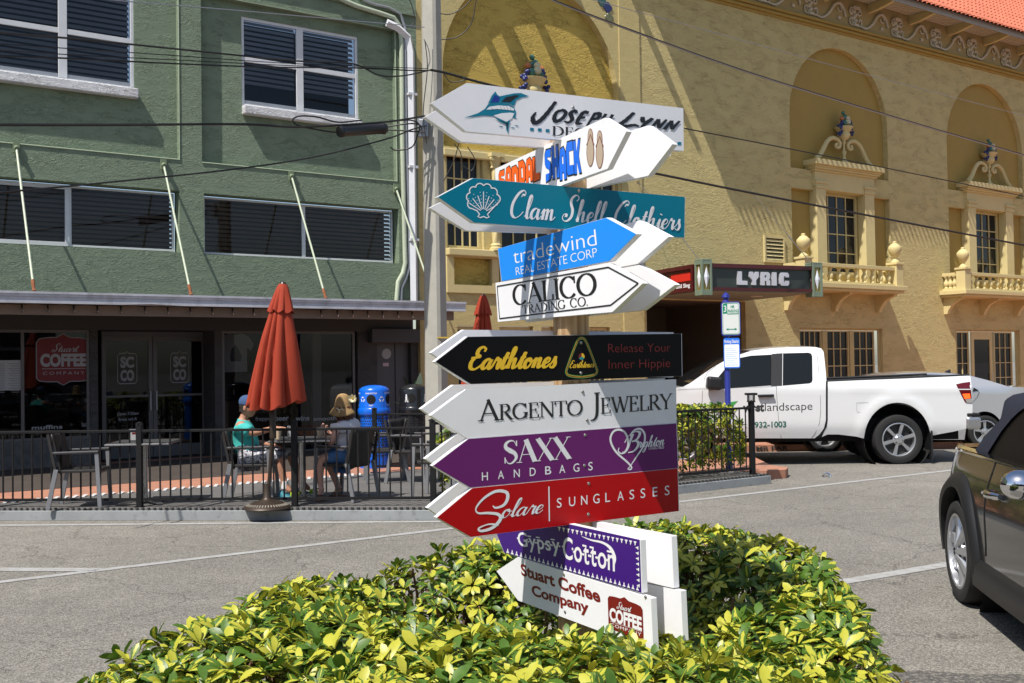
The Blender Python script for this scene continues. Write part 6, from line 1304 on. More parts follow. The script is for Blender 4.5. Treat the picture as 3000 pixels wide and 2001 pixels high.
# ------------------------------------------------------------------ cafe furniture on the deck
weave = mat("dark_woven_resin", (.018, .016, .015), .6, bump=.5, bscale=160, bdist=.003)
steel = mat("polished_table_steel", (.55, .55, .56), .25, .95)
leg_alu = mat("chair_aluminium", (.22, .225, .24), .5, .3, var=.06)
def make_chair(label):
    """x forward, origin on the floor under the seat centre"""
    r = thing("cafe_chair", label, "chair", (0, 0, 0), 0, "cafe chairs on the parklet")
    def b(m, nm, mt, **k): return m.build(nm, mt, r, world=False, **k)
    m = MB(); m.box(-.22, .24, -.24, .24, .415, .45); b(m, "seat", weave, bevel=.008)
    m = MB(); n = 10
    for i in range(n + 1):
        z = .40 + .47 * i / n; x = -.21 - .10 * (i / n) ** 1.2
        for y, dx in ((-.24, .03), (-.12, -.005), (0, -.015), (.12, -.005), (.24, .03)): m.v.append(Vector((x + dx, y, z)))
    for i in range(n):
        for j in range(4): a = i * 5 + j; m.f.append((a, a + 1, a + 6, a + 5))
    o = b(m, "backrest", weave, smooth=True); so_ = o.modifiers.new("thick", 'SOLIDIFY'); so_.thickness = .02
    for sy in (-1, 1):
        y = sy * .262
        m = MB(); m.bar((.25, y, 0), (.215, y, .64), .028, .045, up=(1, 0, 0)); b(m, "leg", leg_alu, bevel=.003)
        m = MB(); m.bar((-.33, y, 0), (-.235, y, .46), .028, .05, up=(1, 0, 0)); b(m, "leg", leg_alu, bevel=.003)
        m = MB(); m.bar((-.235, y, .40), (-.325, y, .87), .026, .03, up=(1, 0, 0)); b(m, "back_post", weave)
        m = MB(); m.bar((-.27, y, .645), (.235, y, .65), .045, .022); b(m, "armrest", weave, bevel=.004); m = MB(); m.bar((-.27, y, .660), (.235, y, .665), .03, .007); b(m, "arm_cap", leg_alu)
    m = MB(); m.bar((.22, -.25, .40), (.22, .25, .40), .02); b(m, "stretcher", leg_alu)
    return r
def put(o, x, y, z, rz, label=None):
    o.matrix_world = Matrix.Translation(Vector((x, y, z))) @ Matrix.Rotation(rz, 4, 'Z')
    if label: o["label"] = label
    return o
FZ = DZ + .013
def at(px, py, z=FZ): q = gp(px, py, z); return q.x, q.y
ch = make_chair("empty cafe chair at the far left, turned towards the unoccupied table"); x, y = at(245, 1482); put(ch, x, y, FZ, R(8))
def chair(px, py, rz, label): x, y = at(px, py); return put(copy_tree(ch), x, y, FZ, R(rz), label)
mx_, my_ = at(745, 1463); chair_man = put(copy_tree(ch), mx_, my_, FZ, R(4), "cafe chair the man in the turquoise shirt sits on")
wx_, wy_ = at(1010, 1462); chair_woman = put(copy_tree(ch), wx_, wy_, FZ, R(152), "cafe chair the woman in the straw hat sits on")
chair(1125, 1410, 192, "empty cafe chair in front of the blue bin, facing left")
chair(1218, 1412, -20, "empty cafe chair before the black bin, facing right")
chair(1285, 1455, 165, "empty cafe chair nearest the arrow boards, back to the railing")
def table(px, py, label, sq=.36):
    x, y = at(px, py); r = thing("cafe_table", label, "table", (x, y, FZ), R(6), "cafe tables on the parklet")
    m = MB(); m.box(-sq, sq, -sq, sq, .715, .745); m.build("table_top", mat("table_laminate", (.05, .05, .05), .45, 0), r, world=False, bevel=.008)
    m = MB(); m.box(-sq - .006, sq + .006, -sq - .006, sq + .006, .72, .738); m.build("table_edge", steel, r, world=False, bevel=.003)
    m = MB(); m.lathe([(.04, .03), (.04, .7), (.12, .715)], (0, 0, 0), 18); m.build("column", steel, r, world=False, smooth=True)
    m = MB()
    for k in range(4):
        a = R(45 + 90 * k); d = Vector((math.cos(a), math.sin(a), 0)); m.bar(d * .02 + Vector((0, 0, .055)), d * .33 + Vector((0, 0, .022)), .06, .022)
    m.build("base", steel, r, world=False, bevel=.004); return x, y
t1 = table(424, 1474, "empty square cafe table with a napkin box, left of the entrance doors"); t2 = table(886, 1463, "cafe table between the two seated people, with paper cups")
TT = FZ + .746
def napkin_box(x, y, label):
    r = thing("napkin_box", label, "napkin dispenser", (x, y, TT), R(12), "napkin boxes on the cafe tables")
    m = MB(); m.box(-.06, .06, -.05, .05, 0, .15); m.build("case", steel, r, world=False, bevel=.01)
    m = MB(); m.box(-.045, .045, -.053, -.051, .02, .13); c = m.build("advert_card", paint("paper", (.55, .55, .54), .8), r, world=False)
    m = MB(); m.box(-.02, .03, -.055, -.0535, .09, .11); m.build("card_mark", REDI, c, world=False)
napkin_box(t1[0] - .1, t1[1] - .05, "chrome napkin box with a white card on the empty left table"); napkin_box(t2[0] - .12, t2[1] + .02, "chrome napkin box beside the cups between the two people")
def cup(x, y, label, col=(.55, .42, .28)):
    r = thing("paper_cup", label, "cup", (x, y, TT), 0, "cups on the shared table")
    m = MB(); m.lathe([(0, 0), (.03, 0), (.042, .11), (0, .11)], (0, 0, 0), 14); m.build("cup_body", paint("kraft_cup", col, .7), r, world=False, smooth=True)
    m = MB(); m.lathe([(.044, .108), (.044, .12), (.036, .128), (0, .128)], (0, 0, 0), 14); m.build("lid", paint("cup_lid", (.7, .7, .7), .4), r, world=False, smooth=True)
cup(t2[0] - .26, t2[1] - .12, "paper cup nearest the man on the shared table"); cup(t2[0] + .24, t2[1] - .1, "paper cup nearest the woman on the shared table")
# lantern post between the tables (part of the deck lighting) stands on the far table edge
# ---- umbrellas
canvas = mat("rust_red_canvas", (.30, .03, .008), .85, var=.06, vscale=6, bump=.12, bscale=300, bdist=.001)
iron = mat("bronze_cast_iron", (.05, .035, .025), .45, .4)
def umbrella(bx, by, bz, label, top_dx, hgt, z_can, rmax, base=True, seed=1):
    r = thing("closed_umbrella", label, "umbrella", (bx, by, bz), 0, "closed red patio umbrellas"); O = Vector((bx, by, bz)); rnd = random.Random(seed)
    ax_ = Vector((top_dx, 0, hgt)); d = ax_.normalized()
    m = MB(); m.tube([O + d * .03, O + d * (ax_.length - .02)], .021, 10); m.build("pole", iron, r, smooth=True)
    m = MB(); c = O + ax_; m.lathe([(.035, -.03), (.045, -.01), (.03, .02), (0, .03)], c, 14); m.build("finial", paint("finial_black", (.02, .02, .02), .35), r, smooth=True)
    M_ = Matrix.Translation(O) @ d.to_track_quat('Z', 'Y').to_matrix().to_4x4(); LL = ax_.length
    nf = 9; nz, na = 34, 108
    def skin(z, a, r0, depth): return r0 * (1 + depth * (.75 + .4 * math.sin(3 * a + seed)) * (abs(math.sin(nf * a / 2 + 1.3 * math.sin(a * 2 + seed) + z * .5)) ** .7 - .62))
    m = MB()
    for i in range(nz + 1):
        f = i / nz; z = LL - .04 - (LL - .04 - z_can) * f
        r0 = (.05 + (rmax - .05) * f ** .8)
        for j in range(na):
            a = 2 * math.pi * j / na + .22 * f * f; dp_ = .55 * min(1, f * 2.2)
            rr = skin(z, a, r0, dp_); zz_ = z + (-.10 * math.cos(a - 2.6) - .05 * abs(math.sin(nf * a / 2))) * f * f
            off = .10 * f * f
            m.v.append(M_ @ Vector((rr * math.cos(a) + off, rr * math.sin(a) * .9, zz_)))
    for i in range(nz):
        for j in range(na): m.f.append((i * na + j, (i + 1) * na + j, (i + 1) * na + (j + 1) % na, i * na + (j + 1) % na))
    # turned-in folds at the hem
    b = len(m.v)
    for k in range(3):
        for j in range(na):
            a = 2 * math.pi * j / na + .22; v = m.v[nz * na + j]; cc = M_ @ Vector((.10, 0, z_can)); m.v.append(v.lerp(cc, .25 + .28 * k) + Vector((0, 0, -.03 + .03 * k + .02 * math.sin(a * 5))))
    for k in range(3):
        p = nz * na if k == 0 else b + (k - 1) * na
        for j in range(na): m.f.append((p + j, b + k * na + j, b + k * na + (j + 1) % na, p + (j + 1) % na))
    m.build("canopy", canvas, r, smooth=True, angle=60)
    m = MB(); nz2 = 8
    for i in range(nz2 + 1):
        f = i / nz2; z = LL - .0 - .30 * f; r0 = .045 + .10 * f ** .75
        for j in range(na): a = 2 * math.pi * j / na; m.v.append(M_ @ Vector((skin(z, a, r0, .35 * f) * math.cos(a), skin(z, a, r0, .35 * f) * math.sin(a), z - .035 * f * abs(math.sin(nf * a / 2)))))
    for i in range(nz2):
        for j in range(na): m.f.append((i * na + j, (i + 1) * na + j, (i + 1) * na + (j + 1) % na, i * na + (j + 1) % na))
    m.build("vent_flap", canvas, r, smooth=True, angle=60)
    m = MB(); m.lathe([(0, .0), (.04, 0), (.04, .30), (.03, .32), (.03, .36), (.045, .38), (.05, .42), (.035, .47), (.022, .5)], O + d * (z_can - .36) - Vector((0, 0, .1)), 14); m.build("pole_collar", iron, r, smooth=True)
    m = MB(); m.lathe([(0, 0), (.255, 0), (.268, .012), (.25, .035), (.16, .075), (.07, .10), (.045, .13), (.035, .26), (.03, .28)], O, 36)
    bs_ = m.build("base", iron, r, smooth=True, angle=50)
    m = MB()
    for j in range(44):
        a = 2 * math.pi * j / 44; m.bar(O + Vector((.20 * math.cos(a), .20 * math.sin(a), .06)), O + Vector((.24 * math.cos(a), .24 * math.sin(a), .041)), .012, .006)
    m.build("base_fluting", paint("fluting_pale", (.25, .22, .18), .5), bs_)
    return r
ub = gp(783, 1490, FZ); ut = dp(829, 832, ub.y); zc = dp(800, 1165, ub.y).z
umbrella(ub.x, ub.y, FZ, "large closed rust red umbrella leaning slightly beside the man in the cap", ut.x - ub.x, ut.z - FZ, zc - FZ, .32)
u2 = dp(1412, 866, 17.6); umbrella(u2.x + .02, 17.6, PZ, "closed red umbrella half hidden behind the sign boards right of the concrete pole", 0.0, u2.z - PZ, 1.12, .30, seed=3)
# ---- litter bins
def bin_(px, py, Yb, col, label, dark):
    q = dp(px, py, Yb); x = q.x; r = thing("litter_bin", label, "bin", (x, Yb, PZ), 0, "bins beside the parklet")
    mt = mat("bin_enamel", col, .25, coat=.3); m = MB(); m.lathe([(0, 0), (.24, 0), (.245, .04), (.24, .10), (.24, .13), (.225, .13), (.225, .84), (.25, .84), (.262, .86), (.262, .93), (.25, .95)], (0, 0, 0), 36); bd = m.build("body", mt, r, world=False, smooth=True)
    m = MB(); n, rows = 40, 15
    for i in range(rows):
        for j in range(n):
            if j % 10 in (0,): continue
            a = 2 * math.pi * (j + (i % 2) * .5) / n; z = .20 + i * .042; c = Vector((.2262 * math.cos(a), .2262 * math.sin(a), z)); t1_ = Vector((-math.sin(a), math.cos(a), 0))
            m.add([c + t1_ * .012 * math.cos(k * math.pi / 3) + Vector((0, 0, .014 * math.sin(k * math.pi / 3))) for k in range(6)], [tuple(range(6))])
    m.build("mesh_panel", paint("bin_mesh_dark", (.004, .008, .02), .8), bd, world=False)
    m = MB(); m.lathe([(.25, .95), (.245, .965), (.243, 1.22), (.235, 1.25), (.19, 1.285), (.10, 1.31), (0, 1.315)], (0, 0, 0), 36); hd = m.build("hood", mt, r, world=False, smooth=True, angle=50)
    def ondrum(geo, a0, wid, z0, h_, nm, m_, d=.2465):
        mb = MB(); mb.add([Vector(((d + z) * math.cos(a0 + (x - .5 * geo.w) * wid / geo.w / d), (d + z) * math.sin(a0 + (x - .5 * geo.w) * wid / geo.w / d), z0 + y * h_)) for x, y, z in geo.v], geo.f); return mb.build(nm, m_, hd, world=False)
    dirc = math.atan2(-Yb, -x)
    for k in (0, 1, -1):
        a0 = dirc - R(12) + k * R(75); G = Geo(); G.w = 1; G.v = [(.5 + .1 * k * math.cos(R(i * 15)), .5 + .1 * k * math.sin(R(i * 15)), 0) for k in range(6) for i in range(24)]; G.f = [(k * 24 + i, k * 24 + 24 + i, k * 24 + 24 + (i + 1) % 24, k * 24 + (i + 1) % 24) for k in range(5) for i in range(24)]; ondrum(G, a0, .15, 1.015, .15, "mouth", paint("mouth_black", (.003, .003, .003), .9))
        if not dark: ondrum(sans("CANS BOTTLES", .03), a0, .19, 1.175, .022, "lettering", WINK); ondrum(sans("ONLY", .03), a0, .07, .985, .022, "lettering", WINK)
        a1 = a0 + R(40)
        if dark:
            G = Geo(); G.poly([(.5 + .16 * math.cos(R(i * 30)), .85 + .12 * math.sin(R(i * 30))) for i in range(12)]); G.poly([(.3, .7), (.75, .72), (.7, .4), (.8, 0), (.6, 0), (.5, .35), (.35, 0), (.2, 0), (.35, .4)]); G.poly([(.8, .45), (1, .45), (.97, .0), (.85, .0)]); G.w = 1; ondrum(G, a1 - R(60), .09, 1.03, .13, "litter_symbol", WINK)
        else:
            G = Geo()
            for i in range(3):
                a = R(90 + 120 * i); c = Vector((.5, .5)) + Vector((math.cos(a), math.sin(a))) * .3; t_ = Vector((-math.sin(a), math.cos(a))); nn = Vector((math.cos(a), math.sin(a)))
                G.poly([tuple(c + t_ * u + nn * v) for u, v in ((-.3, -.06), (.05, -.06), (.05, -.16), (.28, .02), (.05, .18), (.05, .09), (-.22, .09))][::1])
            G.w = 1; ondrum(G, a1, .10, 1.04, .10, "recycling_symbol", WINK)
    return r
bin_(1098, 1300, 16.75, (.005, .12, .62), "bright blue round recycling bin with white lettering on its domed hood", False)
bin_(1216, 1300, 17.0, (.012, .012, .013), "black round litter bin with a white symbol beside the concrete pole", True)
# ---- plant behind the bin
pp = dp(1222, 1200, 17.6); pr_ = thing("potted_plant", "potted plant with broad upright leaves behind the black bin", "plant", (pp.x, 17.6, PZ))
m = MB(); m.lathe([(0, 0), (.2, 0), (.26, .6), (.24, .6), (.2, .55), (0, .55)], (0, 0, 0), 20); m.build("pot", paint("pot_dark", (.03, .028, .026), .5), pr_, world=False, smooth=True)
m = MB(); rnd = random.Random(5)
for i in range(16):
    a = rnd.uniform(0, 6.28); el = rnd.uniform(.5, 1.35); L = rnd.uniform(.45, .75); d = Vector((math.cos(a) * math.cos(el), math.sin(a) * math.cos(el), math.sin(el))); s_ = d.cross(Vector((0, 0, 1))).normalized(); b0 = Vector((0, 0, .6 + rnd.uniform(0, .35)))
    pts = []
    for k in range(6):
        t_ = k / 5; c = b0 + d * (L * t_) - Vector((0, 0, .25 * t_ * t_ * math.cos(el))); w_ = .075 * math.sin(math.pi * min(1, .08 + t_ * .92)) ; pts += [c - s_ * w_, c + s_ * w_]
    m.add(pts, [(2 * k, 2 * k + 1, 2 * k + 3, 2 * k + 2) for k in range(5)])
m.build("leaves", mat("dark_leaf", (.012, .03, .007), .35), pr_, world=False, smooth=True)
# ------------------------------------------------------------------ people: skinned bodies
def skinmesh(name, joints, edges, m, parent, sub=2, root=0, smooth=True):
    """joints: dict name -> (point, radius) ; grows one surface along the edges"""
    ks = list(joints); me = bpy.data.meshes.new(name); inv = WM(parent).inverted() if parent is not None else Matrix.Identity(4)
    me.from_pydata([tuple(inv @ Vector(joints[k][0])) for k in ks], [(ks.index(a), ks.index(b)) for a, b in edges], []); me.update()
    o = bpy.data.objects.new(name, me); COL.objects.link(o); o.parent = parent; me.materials.append(m)
    sk = o.modifiers.new("skin", 'SKIN'); sk.use_smooth_shade = True; sk.branch_smoothing = .4
    for i, k in enumerate(ks):
        r_ = joints[k][1]; r_ = r_ if isinstance(r_, tuple) else (r_, r_); me.skin_vertices[0].data[i].radius = r_; me.skin_vertices[0].data[i].use_root = (i == root)
    s_ = o.modifiers.new("sub", 'SUBSURF'); s_.levels = sub; s_.render_levels = sub
    return o
def zp(x, y, Y): return dp(660 + .2551 * x, 1120 + .2551 * y, Y)
skin_m = mat("skin_tan", (.42, .21, .135), .55, spec=.35, var=.05, vscale=14); skin_f = mat("skin_fair", (.52, .29, .21), .55, spec=.35, var=.05, vscale=14)
turq = mat("turquoise_tee", (.045, .40, .37), .9, var=.05, vscale=9, bump=.6, bscale=9, bdist=.012, distort=.8); camo = bpy.data.materials.new("camouflage_cloth"); camo.use_nodes = True
t = camo.node_tree; nz = t.nodes.new("ShaderNodeTexNoise"); nz.inputs["Scale"].default_value = 16; nz.inputs["Detail"].default_value = 2; nz.inputs["Distortion"].default_value = 1.2; co = t.nodes.new("ShaderNodeTexCoord"); t.links.new(co.outputs["Object"], nz.inputs["Vector"])
cr = t.nodes.new("ShaderNodeValToRGB"); cr.color_ramp.interpolation = 'CONSTANT'; cr.color_ramp.elements[0].color = (.10, .10, .13, 1); cr.color_ramp.elements[1].position = .45; cr.color_ramp.elements[1].color = (.30, .30, .34, 1); e = cr.color_ramp.elements.new(.53); e.color = (.55, .55, .58, 1); t.links.new(nz.outputs["Fac"], cr.inputs[0]); t.links.new(cr.outputs[0], t.nodes["Principled BSDF"].inputs["Base Color"]); t.nodes["Principled BSDF"].inputs["Roughness"].default_value = .9
navy_cap = mat("faded_navy_cotton", (.035, .075, .17), .9); white_tee = mat("white_tee", (.60, .58, .61), .9, bump=.6, bscale=10, bdist=.012, distort=.8); denim = mat("blue_denim", (.06, .15, .33), .9, var=.15, vscale=10); straw = mat("woven_straw", (.34, .215, .09), .8, var=.12, vscale=20)
t = straw.node_tree; wv_ = t.nodes.new("ShaderNodeTexWave"); wv_.bands_direction = 'Z'; wv_.inputs["Scale"].default_value = 26; wv_.inputs["Distortion"].default_value = 1.5; co = t.nodes.new("ShaderNodeTexCoord"); t.links.new(co.outputs["Object"], wv_.inputs["Vector"]); bp = t.nodes.new("ShaderNodeBump"); bp.inputs["Distance"].default_value = .006; t.links.new(wv_.outputs["Fac"], bp.inputs["Height"]); t.links.new(bp.outputs[0], t.nodes["Principled BSDF"].inputs["Normal"])
auburn = mat("auburn_hair", (.10, .030, .014), .5, bump=.5, bscale=60, bdist=.006); dark_hair = mat("dark_hair", (.02, .014, .01), .6); trainers = mat("teal_trainer", (.01, .14, .19), .6, var=.3, vscale=20); lime = paint("lime_trainer", (.45, .62, .02), .6); sole_m = paint("sole_white", (.6, .6, .58), .6); sock = paint("white_sock", (.65, .65, .65), .9); leather_b = paint("brown_sandal", (.14, .06, .03), .6)
def hand(J, E, pre, wr, dirv, up, side, s_=1.0, curl=.5):
    """adds a palm and five fingers to a joint dict"""
    d = Vector(dirv).normalized(); u = Vector(up).normalized(); s = d.cross(u).normalized() * side
    J[pre + 'palm'] = (Vector(wr) + d * .045 * s_, (.034 * s_, .018 * s_)); E.append((pre + 'wrist', pre + 'palm'))
    J[pre + 'knuck'] = (Vector(wr) + d * .085 * s_, (.038 * s_, .014 * s_)); E.append((pre + 'palm', pre + 'knuck'))
    for k, (o, L) in enumerate(((-.030, .062), (-.010, .075), (.010, .070), (.029, .055))):
        a = Vector(wr) + d * .095 * s_ + s * o * s_; b = a + (d * math.cos(curl * .5) - u * math.sin(curl * .5)) * L * .55 * s_; c = b + (d * math.cos(curl * 1.5) - u * math.sin(curl * 1.5)) * L * .45 * s_
        for n_, p, r_ in (('a', a, .0095), ('b', b, .009), ('c', c, .0075)): J[f'{pre}f{k}{n_}'] = (p, r_ * s_)
        E += [(pre + 'knuck', f'{pre}f{k}a'), (f'{pre}f{k}a', f'{pre}f{k}b'), (f'{pre}f{k}b', f'{pre}f{k}c')]
    a = Vector(wr) + d * .03 * s_ - s * .034 * s_; b = a + (d * .7 - s * .7 - u * .2).normalized() * .035 * s_; c = b + (d * .95 - s * .1 - u * .25).normalized() * .03 * s_
    J[pre + 'ta'] = (a, .012 * s_); J[pre + 'tb'] = (b, .010 * s_); J[pre + 'tc'] = (c, .008 * s_); E += [(pre + 'palm', pre + 'ta'), (pre + 'ta', pre + 'tb'), (pre + 'tb', pre + 'tc')]
def head_mesh(c, fwd, up, k=1.0):
    """face, cranium, nose, lips, ears as one surface (returns vertices, faces)"""
    f = Vector(fwd).normalized(); u = Vector(up).normalized(); s = u.cross(f).normalized(); m = MB(); nu, nv = 32, 26
    for i in range(nv + 1):
        th = math.pi * i / nv; zz_ = math.cos(th); rad = math.sin(th)
        for j in range(nu):
            a = 2 * math.pi * j / nu; x = math.cos(a) * rad; y = math.sin(a) * rad
            X = x * (.098 if x < 0 else .094); Y_ = y * .076; Z = zz_ * .118
            low = max(0, -zz_)
            if x > 0: X += .010 * low * x; Y_ *= 1 - .30 * low * low
            else: X *= 1 - .45 * low
            fr = max(0, x) ** 2
            nose = math.exp(-((y) / .16) ** 2) * math.exp(-((zz_ + .16) / .17) ** 2) * (1 if x > 0 else 0); X += .026 * nose
            X += .006 * math.exp(-(y / .28) ** 2) * math.exp(-((zz_ + .55) / .08) ** 2) * (x > 0) - .005 * math.exp(-(y / .3) ** 2) * math.exp(-((zz_ + .46) / .05) ** 2) * (x > 0)
            X += .012 * math.exp(-(y / .3) ** 2) * math.exp(-((zz_ + .86) / .14) ** 2) * (x > 0)
            for sg in (-1, 1): X -= .010 * math.exp(-((y - sg * .38) / .16) ** 2) * math.exp(-((zz_ - .05) / .12) ** 2) * (x > 0)
            X += .006 * math.exp(-((zz_ - .2) / .1) ** 2) * fr
            m.v.append(Vector(c) + f * X * k + s * Y_ * k + u * Z * k)
    for i in range(nv):
        for j in range(nu): m.f.append((i * nu + j, i * nu + (j + 1) % nu, (i + 1) * nu + (j + 1) % nu, (i + 1) * nu + j))
    for sg in (-1, 1):
        cc = Vector(c) + s * (sg * .076 * k) + u * (-.01 * k) - f * .008 * k; b = len(m.v)
        for i in range(9):
            for j in range(8): a = 2 * math.pi * j / 8; t_ = math.pi * i / 8; m.v.append(cc + f * (math.cos(a) * math.sin(t_) * .018 * k) + u * (math.sin(a) * math.sin(t_) * .031 * k) + s * (sg * (.009 * math.cos(t_) + .004 + .006 * math.sin(t_) * (math.cos(a) < 0)) * k))
        for i in range(8):
            for j in range(8): m.f.append((b + i * 8 + j, b + i * 8 + (j + 1) % 8, b + (i + 1) * 8 + (j + 1) % 8, b + (i + 1) * 8 + j))
    return m
def eyes(c, fwd, up, par, k=1.0):
    f = Vector(fwd).normalized(); u = Vector(up).normalized(); s = u.cross(f).normalized()
    for sg in (-1, 1):
        m = MB(); cc = Vector(c) + f * .078 * k + s * (sg * .031 * k) + u * .006 * k; m.lathe([(.012 * k * math.cos(R(a)), .012 * k * math.sin(R(a))) for a in range(-90, 91, 30)], cc, 10); e_ = m.build("eye", paint("eye_white", (.6, .58, .55), .2), par, smooth=True)
        m = MB(); m.lathe([(0, .0135 * k), (.006 * k, .0118 * k)], cc, 10, M=f.to_track_quat('Z', 'Y').to_matrix().to_4x4()); m.build("iris", paint("iris_dark", (.03, .02, .012), .1), e_)
# ---- man -------------------------------------------------------
Yn, Yf = my_ - .17, my_ + .17; Ym = my_
man = thing("person", "seated man in a faded blue cap, turquoise t-shirt and camouflage shorts", "person", (mx_, my_, FZ))
hc = zp(262, 285, Ym); hf = Vector((.96, -.12, -.08)); hu = Vector((.08, 0, 1))
J = {'pelvis': (zp(225, 860, Ym), (.13, .15)), 'belly': (zp(255, 740, Ym), (.13, .155)), 'chest': (zp(215, 590, Ym), (.125, .165)), 'upch': (zp(190, 490, Ym), (.10, .15)), 'neck0': (zp(205, 430, Ym), .062), 'neck1': (zp(240, 350, Ym), .058), 'skull': (hc, .06),
     'nsh': (zp(180, 510, Yn - .03), .066), 'nel': (zp(330, 590, Yn - .08), .045), 'nwrist': (zp(560, 525, Yn + .02), .03), 'fsh': (zp(205, 500, Yf + .02), .066), 'fel': (zp(330, 690, Yf + .08), .045), 'fwrist': (zp(530, 715, Yf - .06), .03),
     'nhip': (zp(260, 870, Yn + .07), .095), 'nkn': (zp(640, 835, Yn + .04), .062), 'nmid': (zp(640, 980, Yn + .04), .056), 'nan': (zp(685, 1190, Yn + .04), .037), 'nheel': (zp(665, 1240, Yn + .04), .036), 'ntoe': (zp(760, 1262, Yn + .02), .032),
     'fhip': (zp(270, 860, Yf - .07), .095), 'fkn': (zp(735, 815, Yf - .04), .062), 'fmid': (zp(800, 960, Yf - .04), .056), 'fan': (zp(885, 1165, Yf - .04), .037), 'fheel': (zp(875, 1215, Yf - .04), .036), 'ftoe': (zp(975, 1235, Yf - .04), .032)}
E_ = [('pelvis', 'belly'), ('belly', 'chest'), ('chest', 'upch'), ('upch', 'neck0'), ('neck0', 'neck1'), ('neck1', 'skull'), ('upch', 'nsh'), ('nsh', 'nel'), ('nel', 'nwrist'), ('upch', 'fsh'), ('fsh', 'fel'), ('fel', 'fwrist'), ('pelvis', 'nhip'), ('nhip', 'nkn'), ('nkn', 'nmid'), ('nmid', 'nan'), ('nan', 'nheel'), ('nan', 'ntoe'), ('pelvis', 'fhip'), ('fhip', 'fkn'), ('fkn', 'fmid'), ('fmid', 'fan'), ('fan', 'fheel'), ('fan', 'ftoe')]
hand(J, E_, 'n', J['nwrist'][0], (1, .1, .05), (0, 0, 1), 1); hand(J, E_, 'f', J['fwrist'][0], (1, -.3, -.1), (0, 0, 1), -1)
skinmesh("body", J, E_, skin_m, man)
def sub_skin(nm, names, edges, grow, m_, par, extra=None):
    D = {k: (J[k][0], tuple(r_ + grow for r_ in (J[k][1] if isinstance(J[k][1], tuple) else (J[k][1],) * 2))) for k in names}
    if extra: D.update(extra)
    return skinmesh(nm, D, edges, m_, par)
mid = lambda a, b, f=.5: J[a][0].lerp(J[b][0], f)
sub_skin("shirt", ['pelvis', 'belly', 'chest', 'upch', 'neck0', 'nsh', 'fsh'], [('pelvis', 'belly'), ('belly', 'chest'), ('chest', 'upch'), ('upch', 'neck0'), ('upch', 'nsh'), ('upch', 'fsh'), ('nsh', 'ns2'), ('fsh', 'fs2'), ('ns2', 'ns3'), ('fs2', 'fs3')], .022, turq, man, {'ns2': (mid('nsh', 'nel', .5), .082), 'fs2': (mid('fsh', 'fel', .5), .082), 'ns3': (mid('nsh', 'nel', .8), .078), 'fs3': (mid('fsh', 'fel', .8), .078)})
sub_skin("shorts", ['pelvis', 'nhip', 'fhip'], [('pelvis', 'nhip'), ('pelvis', 'fhip'), ('nhip', 'n2'), ('n2', 'n3'), ('fhip', 'f2'), ('f2', 'f3'), ('n3', 'n4'), ('f3', 'f4')], .008, camo, man, {'n2': (mid('nhip', 'nkn', .55), .092), 'n3': (mid('nhip', 'nkn', .97), .095), 'n4': (mid('nkn', 'nmid', .30) , .092), 'f2': (mid('fhip', 'fkn', .55), .092), 'f3': (mid('fhip', 'fkn', .97), .095), 'f4': (mid('fkn', 'fmid', .25), .09)})
hm = head_mesh(hc, hf, hu, 1.06); hd = hm.build("head", skin_m, man, smooth=True, angle=80); eyes(hc, hf, hu, hd, 1.06)
def shoe(an, toe, heel, pre, par, m1, m2):
    a, b, h_ = Vector(J[an][0]), Vector(J[toe][0]), Vector(J[heel][0]); d = (b - h_); d.z = 0; d.normalize(); s = Vector((-d.y, d.x, 0)); z0_ = FZ + .001; m = MB(); n = 12; L = (b - h_).length + .09
    st = h_ - d * .045
    for i in range(n + 1):
        f = i / n; c = st + d * (L * f); w_ = .045 * (math.sin(math.pi * (.12 + .76 * f)) ** .5) * (1.0 + .12 * f); top = .115 - .065 * f ** .8 if f > .25 else .12
        for y, zz_ in ((-1, .0), (-1.04, .03), (-.8, top * .75), (0, top), (.8, top * .75), (1.04, .03), (1, .0)): m.v.append(Vector((c.x, c.y, z0_ + zz_)) + s * (y * w_))
    for i in range(n):
        for j in range(6): k = i * 7 + j; m.f.append((k, k + 1, k + 8, k + 7))
    m.f.append(tuple(range(6, -1, -1))); m.f.append(tuple(n * 7 + k for k in range(7))); o = m.build("shoe", m1, par, smooth=True, angle=60)
    m = MB(); m.v = []
    for i in range(n + 1):
        f = i / n; c = st - d * .004 + d * ((L + .008) * f); w_ = .049 * (math.sin(math.pi * (.12 + .76 * f)) ** .5) * (1 + .12 * f)
        for y, zz_ in ((-1, 0), (-1, .028), (1, .028), (1, 0)): m.v.append(Vector((c.x, c.y, z0_ - .0005 + zz_)) + s * (y * w_))
    for i in range(n):
        for j in range(4): k = i * 4; m.f.append((k + j, k + (j + 1) % 4, k + 4 + (j + 1) % 4, k + 4 + j))
    m.f += [(3, 2, 1, 0), tuple(n * 4 + k for k in range(4))]; m.build("sole", sole_m, o)
    m = MB(); m.tube([a + Vector((0, 0, -.03)), a + Vector((0, 0, .06))], [.045, .042], 12); m.build("sock", sock, par, smooth=True)
    if m2: m = MB(); c = h_ + d * .10; m.bar(Vector((c.x, c.y, z0_ + .075)), Vector((c.x, c.y, z0_ + .07)) + d * .10, .07, .05); m.build("shoe_tongue", m2, o, bevel=.015)
shoe('nan', 'ntoe', 'nheel', 'n', man, trainers, lime); shoe('fan', 'ftoe', 'fheel', 'f', man, trainers, lime)
